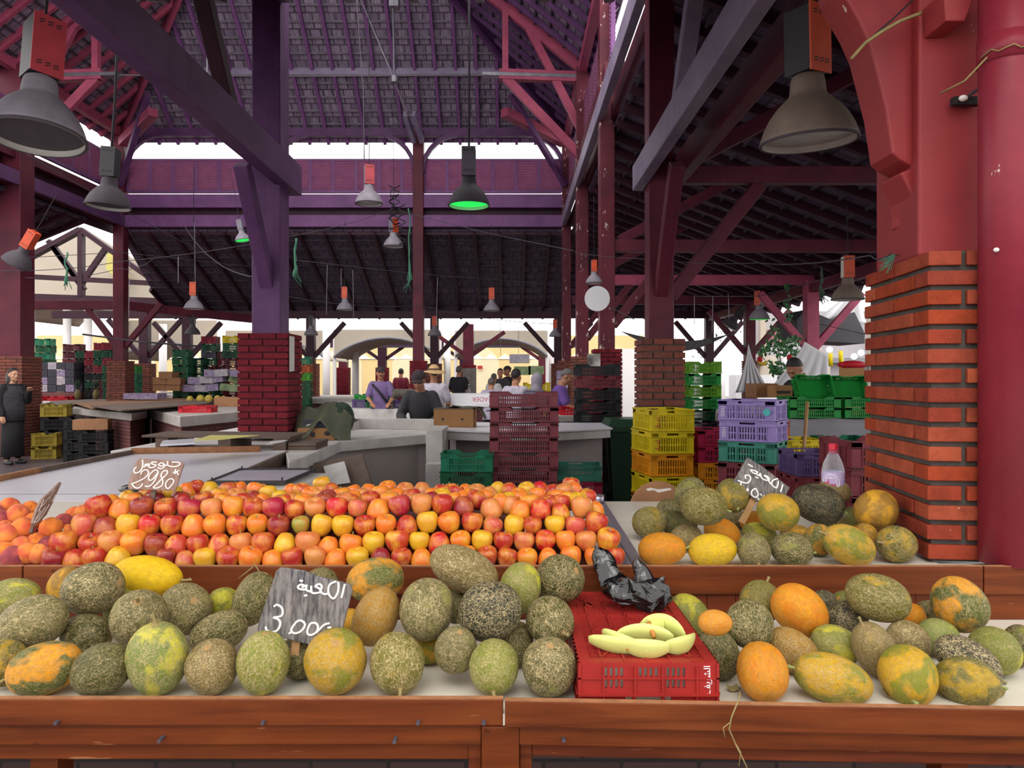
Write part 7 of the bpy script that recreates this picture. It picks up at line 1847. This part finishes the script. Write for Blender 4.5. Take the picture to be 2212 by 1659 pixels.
# second hall: dark columns and beam beyond the canopies
for k, (px, d, tm) in enumerate(((742, 31, 'timber'), (826, 31, 'timber_dark'), (1002, 31, 'timber_dark'), (1012, 24.5, 'timber'), (1172, 31, 'timber'), (625, 31, 'timber'), (560, 31, 'timber_dark'))):
    column(Wx(px, d), d, H + 1.75, tm, 'maroon', '%s column of the next hall seen beyond the canopies, counted from the left' % ORD[sorted([742, 826, 1002, 1012, 1172, 625, 560]).index(px)], .5, .34, braces=((1.2, 0, .75, 1.5), (-1.2, 0, .75, 1.5)))
beam('cross_beam', (Wx(480, 31), 31, Zy(742, 31)), (Wx(1205, 31), 31, Zy(742, 31)), .3, .3, 'timber_dark', 'dark beam of the next hall under the canopies')
st('aisle_roof', MB().prism([(-16, 30.8, 2.75), (3, 30.8, 2.75), (3, 35, 3.05), (-16, 35, 3.05)], 0, 0, (0, 0, .1)), M['tile_dark'], 'dark roof of the next hall', 'roof')

# crates stacked on the left
fs = [(98, 22.0, 13, ['tgreen', 'dgreen', 'tgreen', 'dgreen', 'dgreen', 'shaded_green', 'shaded_black'], .42, 'the tall green stack at far left'), (80, 21.4, 10, ['shaded_green', 'shaded_black'], .36, 'the dark stack left of the tall green one'),
      (160, 21.0, 12, ['shaded_maroon', 'shaded_maroon', 'maroon', 'shaded_maroon', 'shaded_black'], .44, 'the tall maroon stack left of the corner column'), (182, 20.6, 11, ['shaded_green', 'shaded_black'], .28, 'the dark stack beside the tall maroon one'),
      (201, 20.4, 11, ['shaded_red', 'shaded_red', 'shaded_maroon', 'shaded_black', 'shaded_green', 'shaded_black'], .28, 'the red topped narrow stack'), (221, 20.2, 12, ['shaded_red', 'shaded_green', 'shaded_green', 'shaded_red', 'shaded_black', 'shaded_maroon'], .28, 'the red and dark green stack'), (238, 20.0, 12, ['shaded_red', 'shaded_green', 'shaded_red', 'dgreen', 'shaded_green'], .24, 'the mixed stack touching the corner column'),
      (396, 19.6, 11, ['dgreen'], .40, 'the green stack behind the cardboard boxes'), (430, 20.2, 10, ['shaded_green'], .34, 'the dark green stack beside the purple column'),
      (456, 20.8, 13, ['shaded_red', 'shaded_green', 'grey', 'shaded_green', 'shaded_maroon', 'shaded_red', 'shaded_green'], .40, 'the red topped stack near the purple column'), (480, 20.9, 11, ['shaded_maroon', 'shaded_red', 'shaded_maroon', 'shaded_green'], .30, 'the dark red and green stack near the purple column'),
      (503, 20.4, 13, ['yellow', 'dgreen', 'shaded_green', 'shaded_maroon', 'shaded_maroon', 'shaded_green', 'shaded_red'], .42, 'the yellow topped stack near the purple column'), (522, 21.2, 11, ['grey', 'indigo', 'maroon', 'indigo'], .26, 'the indigo stack half hidden by the purple column'),
      (655, 19.0, 10, ['tgreen', 'rust', 'lime', 'dgreen'], .40, 'the green and rust stack by the white poster'), (294, 20.5, 9, ['green', 'tgreen'], .17, 'the bright green stack between two brick piers')]
for px, d, n, cols, w_, lb in fs:
    stack(n, w_, .36, .205, 'slot', cols, Wx(px, d), d, 0, .04, lb, 'crates of ' + lb[4:], parts=False, jit=.015)
stack(4, .46, .36, .25, 'slot', ['ochre', 'shaded_black'], Wx(122, 14.6), 14.6, 0, .25, 'the yellow topped stack beside the woman in black', 'yellow topped stack by the woman', parts=False)
stack(4, .42, .36, .20, 'slot', ['shaded_black'], Wx(172, 13.4), 13.4, 0, .25, 'the black stack before the board covered stall', 'black stack by the stall', parts=False)
stack(3, .46, .40, .20, 'slot', ['shaded_black'], Wx(208, 13.0), 13.0, 0, .25, 'the lower black stack before the board covered stall', 'low black stack by the stall', parts=False)
stack(2, .42, .3, .24, 'slot', ['ochre'], Wx(108, 14.0), 13.9, 0, .25, 'the yellow brown stack on the floor near the woman', 'yellow brown stack', parts=False)
carton('old brown carton lying on the black crates before the board covered stall', (Wx(200, 13.1), 13.1, .60), (.55, .35, .18), .3, 'cardboard_brown', holes=False)
# middle stall goods
for k, (px, py, d, c, lb) in enumerate(((782, 862, 16.6, 'green', 'green crate on the middle stall, left one'), (812, 862, 16.6, 'green', 'green crate on the middle stall, middle one'), (838, 862, 16.7, 'tgreen', 'green crate on the middle stall, right one'), (800, 842, 17.1, 'dgreen', 'dark green crate set back on the middle stall'))):
    crate(.30, .3, .19, 'slot', c, (Wx(px, d), d, .95 if k < 3 else .95), 0, lb, 'green crates on the middle stall', parts=False)
for k, (px, c, lb) in enumerate(((778, 'indigo', 'indigo crate on the white edged stall, left end'), (806, 'dgreen', 'dark crate on the white edged stall, second'), (834, 'black', 'black crate on the white edged stall, third'), (862, 'indigo', 'indigo crate on the white edged stall, right end'))):
    crate(.27, .3, .17, 'slot', c, (Wx(px, 15.2), 15.2, .9), 0, lb, 'crates on the white edged stall', parts=False)
crate(.55, .4, .12, 'lug', 'red', G(407, 893, .9) + V((0, .4, 0)), .1, 'shallow red tray on the thick pale slab left of the purple column', 'red trays', parts=False, name='tray', cat='tray')
for k, (px, py, lb) in enumerate(((66, 866, 'red tray right of the woman in black'), (122, 866, 'second red tray, right of the first by the woman'))):
    crate(.5, .4, .12, 'lug', 'red', G(px, py, .9) + V((0, .2, 0)), .1, lb, 'red trays', parts=False, name='tray', cat='tray')
for k, (px, sz, lb) in enumerate(((300, (.85, .4, .14), 'flat purple fruit box with an open top on the board covered stall'),)):
    carton(lb, G(px, 872, .9) + V((0, .3, .1)), sz, -.1, 'box_purple', holes=False)
carton('brown box of yellow fruit on the stall left of the purple column', G(497, 879, .9) + V((0, .3, 0)), (.75, .4, .2), -.05, 'cardboard_brown', holes=False)
carton('low black box with yellow pineapples on the stall', G(430, 876, .9) + V((0, .35, 0)), (.9, .4, .08), -.05, 'ink_dark', holes=False)
ybs = MB()
for k, (px, s) in enumerate(((402, .07), (425, .09), (443, .09), (462, .08), (475, .07))):
    p = G(px, 876, .9) + V((0, .2, .13)); q = MB().ell(p, (s, s, s * 1.15), n=14, m=8)
    single('yellow_fruit', q, plain('yellow_fruit_skin', '#c9b04a', .6, .5, 30, .6) if k == 0 else bpy.data.materials['yellow_fruit_skin'], '%s yellow fruit from the left in the low black box' % ORD[k], 'fruit', 'yellow fruit in the low black box', smooth=True)
# pineapples
pm = plain('pineapple_skin', '#7a6a3a', .7, .5, 40, .8, dark='#3a3420')
for k, (px, lb) in enumerate(((153, 'pineapple with a tall crown, left one on the board covered stall'), (193, 'pineapple with a tall crown, middle one on the board covered stall'), (222, 'pineapple with a tall crown, right one on the board covered stall'))):
    b = G(px, 868, .9) + V((0, .3, .05)); t = thing('pineapple', lb, 'pineapple', b, 'pineapples')
    part('fruit_body', MB().ell(b + V((0, 0, .13)), (.075, .075, .13), n=14, m=9), pm, t, smooth=True)
    q = MB()
    for j in range(22):
        a = j * 2.4; el = .3 + j * .03; L = .16 + .006 * j
        q.tube([b + V((0, 0, .25)), b + V((math.cos(a) * .04, math.sin(a) * .04, .25 + L * .5)), b + V((math.cos(a) * (.13 - .005 * j), math.sin(a) * (.13 - .005 * j), .25 + L))], [.014, .012, .002], 5)
    part('leaf_crown', q, M['leaf_dark'], t)
for k, (pts, lb) in enumerate((([(108, 868), (330, 858), (345, 864), (128, 878)], 'long pale board at the back of the board covered stall'), ([(160, 872), (410, 860), (430, 866), (200, 884)], 'weathered board lying on the stall with pineapples'), ([(195, 878), (440, 866), (452, 873), (262, 889)], 'front weathered board on the stall with pineapples'))):
    P = [G(a, b, .92 + .03 * k) for a, b in pts]; single('old_board', MB().prism(P, 0, 0, (0, 0, .022)), M['bare_wood'] if k != 1 else M['cardboard_brown'], lb, 'board', 'old boards on the stall')
# fruit boxes
r = random.Random(11)
bxs = [(415, 838, 0), (440, 838, .1), (466, 836, -.1), (492, 836, .2), (425, 822, .1), (452, 820, 0), (478, 818, -.2), (506, 820, .5), (460, 806, .1), (486, 805, -.1), (352, 836, 0), (380, 836, .05), (352, 822, 0), (380, 823, .1), (365, 810, 0), (515, 838, .1), (516, 806, .1)]
for k, (px, py, a) in enumerate(bxs):
    d = 19.3 - .02 * k; m = 'cardboard_brown' if px < 400 else ['box_purple', 'box_white', 'box_purple', 'box_green'][k % 4]
    o = single('fruit_box', MB().box((0, 0, .09), (.34, .4, .18)).box((0, -.203, .09), (.12, .006, .05)), M[m], '%s fruit box, %s counted along the heap left of the purple column' % ({'cardboard_brown': 'brown', 'box_purple': 'purple', 'box_white': 'pale', 'box_green': 'green'}[m], ORD[sorted(range(len(bxs)), key=lambda i: (bxs[i][0], bxs[i][1])).index(k)]), 'box', 'fruit boxes heaped on the left', origin=(0, 0, 0))
    o.location = (Wx(px, d), d, Zy(py + 8, d)); o.rotation_euler = (0, a * .6, a)
k = 0
for row in range(4):
    for c in range(5):
        d = 20.2; px = 84 + 19 * c; py = 790 + 16 * row
        m = ['box_purple', 'box_navy', 'box_white', 'box_navy', 'box_navy'][(c + row * 2) % 5]
        o = single('banana_box', MB().box((0, 0, .095), (.225, .4, .19)).tube([(0, -.205, .1), (0, -.2, .1)], .05, 12), M[m], '%s fruit box, %s from the left in the %s row of the wall of boxes' % ({'box_purple': 'purple', 'box_navy': 'dark', 'box_white': 'pale'}[m], ORD[c], ['top', 'second', 'third', 'lowest'][row]), 'box', 'wall of fruit boxes by the left column', origin=(0, 0, 0))
        o.location = (Wx(px, d), d, Zy(py + 8, d)); k += 1
st('box_plinth', MB().bb(Wx(72, 20.2), Wx(172, 20.2), 20.0, 20.5, 0, Zy(847, 20.2)), M['wall_brick'], 'brick plinth under the wall of fruit boxes', 'plinth')
# poster on the column, leader banner, board stack, misc
single('poster', MB().bar(W(625, 724, 7.05), W(625, 800, 7.05), .012, .006), M['paper'], 'narrow white poster hanging at the right side of the purple column', 'poster') if False else single('poster', MB().prism([(-2.045, 6.80, 1.90), (-2.045, 6.95, 1.90), (-2.045, 6.95, 1.58), (-2.045, 6.80, 1.57)], 0, 0, (.004, 0, 0)), M['paper'], 'narrow white poster at the right side of the purple column', 'poster')
bn = thing('banner', 'white cloth banner with red upside down letters on the stall of the sitting people', 'banner', W(1108, 862, 12.4))
part('banner_cloth', MB().grid(lambda u, v: W(968 + 8 * v + (1200 - 968) * u, 850 + 4 * math.sin(6 * u) * v + 26 * v, 12.6 - .25 * v), 24, 6, .01), M['tarp_white'], bn, smooth=True)
text(bn, 'LEADER', .105, (W(1044, 862, 12.3) - W(1108, 862, 12.4)), (math.pi / 2, math.pi, 0), M['ink_pink'])
yc = [(1146, 830, 'yellow'), (1168, 830, 'yellow'), (1146, 845, 'yellow'), (1168, 845, 'yellow')]
for k, (px, py, c) in enumerate(((1145, 0, 'yellow'), (1172, 0, 'yellow'))):
    stack(7, .33, .4, .20, 'slot', ['yellow'], Wx(px, 17.5), 17.5, 0, 0, 'the %s yellow stack behind the headscarf' % ('left', 'right')[k], 'yellow crates behind the headscarf', parts=False)
for k, (px, py, m, w_, lb) in enumerate(((1128, 801, 'box_green', .38, 'green fruit box above the yellow crates, left'), (1158, 800, 'box_green', .36, 'green and yellow fruit box above the yellow crates, right'), (1122, 775, 'box_white', .46, 'white fruit box on top of the green ones'), (1214, 830, 'box_white', .24, 'white and purple fruit box beside the purple shirted person'), (1214, 810, 'box_purple', .24, 'purple printed box on the white one by the purple shirt'))):
    d = 17.3; o = single('fruit_box', MB().box((0, 0, .1), (w_, .4, .2)), M[m], lb, 'box', 'boxes above the yellow crates', origin=(0, 0, 0)); o.location = (Wx(px, d), d, Zy(py, d) - .1)
for k, (px, d, h_, lb) in enumerate(((1013, 19.4, .42, 'water bottle on the stall right of the straw hat'), (1092, 19.2, .36, 'water bottle beside the striped shirt'))):
    t = thing('water_bottle', lb, 'bottle', (Wx(px, d), d, .9), 'bottles on the far stall')
    part('bottle_body', MB().lathe([(.04, 0), (.045, .02), (.045, h_ * .65), (.018, h_ * .9), (.018, h_)], 16), M['pet'], t, world=False, smooth=True); part('cap', MB().tube([(0, 0, h_), (0, 0, h_ + .02)], .02, 12), M['paper'], t, world=False)
single('chalk_board', MB().bb(Wx(1014, 24) - .22, Wx(1014, 24) + .22, 24, 24.03, 0, Zy(795, 24)), M['slate'], 'small dark menu board beyond the sitting people', 'board')
single('red_notice', MB().bb(Wx(1037, 41.8) - .14, Wx(1037, 41.8) + .14, 41.8, 41.83, Zy(797, 41.8), Zy(790, 41.8)), M['ink_red'], 'small red notice on the ochre wall', 'notice')
single('spotted_panel', MB().bb(Wx(1283, 10.3) - .09, Wx(1283, 10.3) + .09, 10.3, 10.32, Zy(792, 10.3), Zy(764, 10.3)), plain('spotted_print', '#e2dcd6', .7, .9, 3.0, 0, dark='#2b2428'), 'white panel with dark spots on the dark red pier', 'panel')

# ------------------------------------------------------------------ right side beyond the aisle
def drape(label, apex, left, right, bot, d, folds, m='tarp_white', apex2=None):
    def f(u, v):
        a2 = apex2 or apex; ax = apex[0] + (a2[0] - apex[0]) * u; ay = apex[1] + (a2[1] - apex[1]) * u
        x = left + (right - left) * u; px = ax + (x - ax) * (v ** (1.5 if not apex2 else 1.2))
        py = ay + (bot - ay) * v
        return W(px, py, d + .05 * v * math.sin(folds * 6.28 * u))
    return single('hanging_sheet', MB().grid(f, 40, 14, .008), M[m], label, 'sheet', smooth=True)
drape('white sheet gathered to a point left of the green garland', (1617, 742), 1588, 1664, 848, 13.5, 5)
drape('narrow white sheet right of the garland, tied to the rose column', (1738, 738), 1660, 1792, 842, 13.0, 4, apex2=(1788, 768))
drape('white sheet hanging high at the right against the pillar', (1850, 600), 1745, 1872, 700, 16, 3)
single('dark_awning', MB().prism([W(1722, 690, 15.4), W(1742, 668, 15.4), W(1795, 690, 15.4), W(1846, 674, 15.4), W(1868, 720, 15.4), W(1868, 742, 15.4), W(1790, 738, 15.4), W(1722, 724, 15.4)], 0, 0, (0, 1.2, 0)), M['tarp_dark'], 'charcoal awning behind the rose column', 'awning')
single('striped_awning', MB().grid(lambda u, v: W(1655 + 50 * u, 715 + 32 * v - 10 * u, 19 - .5 * v), 8, 8, .02), plain('red_white_awning', '#c9a0a0', .8, .6, 1.0, 0, dark='#9a2a3a'), 'red and white awning behind the leaf garland', 'awning')
q = MB().grid(lambda u, v: W(1340 + 260 * u, 715 + 22 * math.sin(math.pi * u) + 22 * v * math.sin(math.pi * min(1, u * 1.1)), 14 + 1.5 * u), 30, 5, .004)
single('shade_net', q, plain('grey_shade_net', '#5f5a5e', .9, .3, 8, 0), 'grey shade net sagging between the right columns', 'net', smooth=True)
gl = thing('leaf_garland', 'green leaf garland hanging left of the bending person', 'garland', W(1680, 760, 14.2))
r = random.Random(21); vq = MB(); ct_ = 0; lm = []
def leafq(q, c, s, r):
    a = V((r.uniform(-1, 1), r.uniform(-.5, .5), r.uniform(-1, .4))).normalized(); b = a.cross(V((r.uniform(-.4, .4), 1, r.uniform(-.4, .4)))).normalized()
    q.add([c - a * s, c + b * s * .55 - a * .1 * s, c + a * s, c - b * s * .55 - a * .1 * s], [(0, 1, 2, 3)])
for (x0, y0, x1, y1, n, sp) in ((1700, 615, 1702, 700, 26, 6), (1640, 755, 1725, 735, 60, 14), (1665, 700, 1690, 800, 70, 20), (1690, 740, 1725, 770, 40, 12), (1660, 780, 1690, 815, 40, 12)):
    vq.tube([W(x0, y0, 14.2), W((x0 + x1) / 2 + 3, (y0 + y1) / 2, 14.2), W(x1, y1, 14.2)], .01, 5)
    q = MB()
    for k in range(n):
        t = r.random(); leafq(q, W(x0 + (x1 - x0) * t + r.gauss(0, sp * .5), y0 + (y1 - y0) * t + r.gauss(0, sp * .5), 14.2 + r.uniform(-.15, .15)), r.uniform(.035, .07), r)
    o = part('leaf_spray', q, M['leaf'], gl, kind='stuff')
part('vine_stem', vq, M['leaf_dark'], gl)
q = MB()
for k in range(70):
    t = r.random(); leafq(q, W(1470 + 175 * t + r.gauss(0, 8), 735 + 20 * math.sin(9 * t) + r.gauss(0, 10), 13.6), r.uniform(.02, .035), r)
single('leaf_garland', q, M['leaf_dark'], 'dark small leaves strung below the shade net', 'garland', kind='stuff')
for k, (px, py, c1, lb) in enumerate(((1645, 782, '#d8b12a', 'hanging ornament of artificial yellow fruit left of the garland'), (1709, 778, '#b8902a', 'hanging ornament of artificial fruit right of the garland'))):
    b = W(px, py, 13.6); t = thing('fruit_ornament', lb, 'ornament', b)
    part('banana_bunch', MB().tube([b + V((-.07, 0, .02)), b + V((-.02, -.03, -.04)), b + V((.06, -.02, -.03)), b + V((.09, 0, .02))], [.015, .035, .035, .012], 8), plain('fake_yellow', c1, .5, .1, 5, 0), t, smooth=True)
    part('red_fruit', MB().ell(b + V((-.03, 0, .05)), (.05, .05, .06)), CRATE['red'], t, smooth=True); part('tuft', MB().cap(b + V((0, 0, .09)), b + V((.02, 0, .2)), .03, .01), M['leaf'], t, smooth=True)
carton('brown carton beside the printed one behind the purple topped stack', W(1645, 858, 8.6) , (.26, .3, .16), .1, 'cardboard_brown', holes=False)
pcb = carton('small carton with printed side behind the purple topped stack', W(1680, 858, 8.4), (.20, .3, .135), .1, 'cardboard', holes=False)
part('print_band', MB().bb(-.08, .08, -.153, -.149, .045, .075), M['ink_dark'], pcb, world=False)
st_ = pstall('stall under the cartons behind the purple topped stack', [(1545, 892), (1705, 890), (1700, 872), (1550, 872)], 1.1, .1)
q = MB(); 
for k, (px, py) in enumerate(((1553, 875), (1557, 868), (1560, 876), (1556, 884), (1564, 880), (1561, 888), (1554, 890))):
    single('red_onion', MB().ell(G(px, 880, 1.1) + V((0, .0, .024 + .04 * (k % 2)))  , (.026, .026, .026), n=10, m=7), plain('onion_skin', '#a0303e', .4, .2, 20, 0) if k == 0 else bpy.data.materials['onion_skin'], '%s red onion in the small heap left of the purple topped stack' % ORD[k], 'onion', 'red onions', smooth=True)
single('cardboard_sheet', MB().prism([W(1814, 795, 10.2), W(1868, 795, 10.2), V((W(1868, 868, 10.2).x, 10.2, 0)), V((W(1812, 866, 10.2).x, 10.2, 0))], 0, 0, (0, .02, 0)), M['cardboard'], 'tan cardboard sheet standing behind the green crates', 'sheet')
single('red_fabric', MB().ell(W(1842, 788, 10.3), (.22, .1, .06), n=12, m=6), CRATE['red'], 'red cloth bundle on top of the cardboard sheet', 'bundle', smooth=True)
for k, (px, py) in enumerate(((1792, 755), (1845, 770), (1860, 762))):
    p = W(px, py, 22); t = thing('shop_lamp', '%s glowing round shop lamp from the left beyond the white sheet' % ORD[k], 'lamp', p, 'shop lamps'); part('globe', MB().ell(p, (.09, .09, .09), n=16, m=10), bpy.data.materials.get('globe') or emit('globe', '#ffffff', 4.0), t, smooth=True)
for k, (px, py) in enumerate(((1794, 775), (1816, 770), (1817, 785))):
    p = W(px, py, 20); single('yellow_garland', MB().tube([p + V((0, 0, .15)), p, p + V((.01, 0, -.2))], .06, 8), CRATE['yellow'], '%s hanging yellow garland from the left in the shop' % ORD[k], 'garland', 'yellow garlands', smooth=True)
for k, (x, y, w_, h_, c) in enumerate(((8.2, 24.5, 1.6, 1.6, 'tarp_white'), (10.5, 27, 2.2, 2.3, 'tarp'), (7.0, 26, 1.0, 1.9, 'white_wall'), (5.2, 28, 2.0, 2.6, 'white_wall'), (9.2, 21.5, .9, 1.3, 'cardboard'))):
    single('market_booth', MB().bb(x - w_ / 2, x + w_ / 2, y, y + .8, 0, h_), M[c], '%s pale booth beyond the right columns' % ORD[k], 'booth')
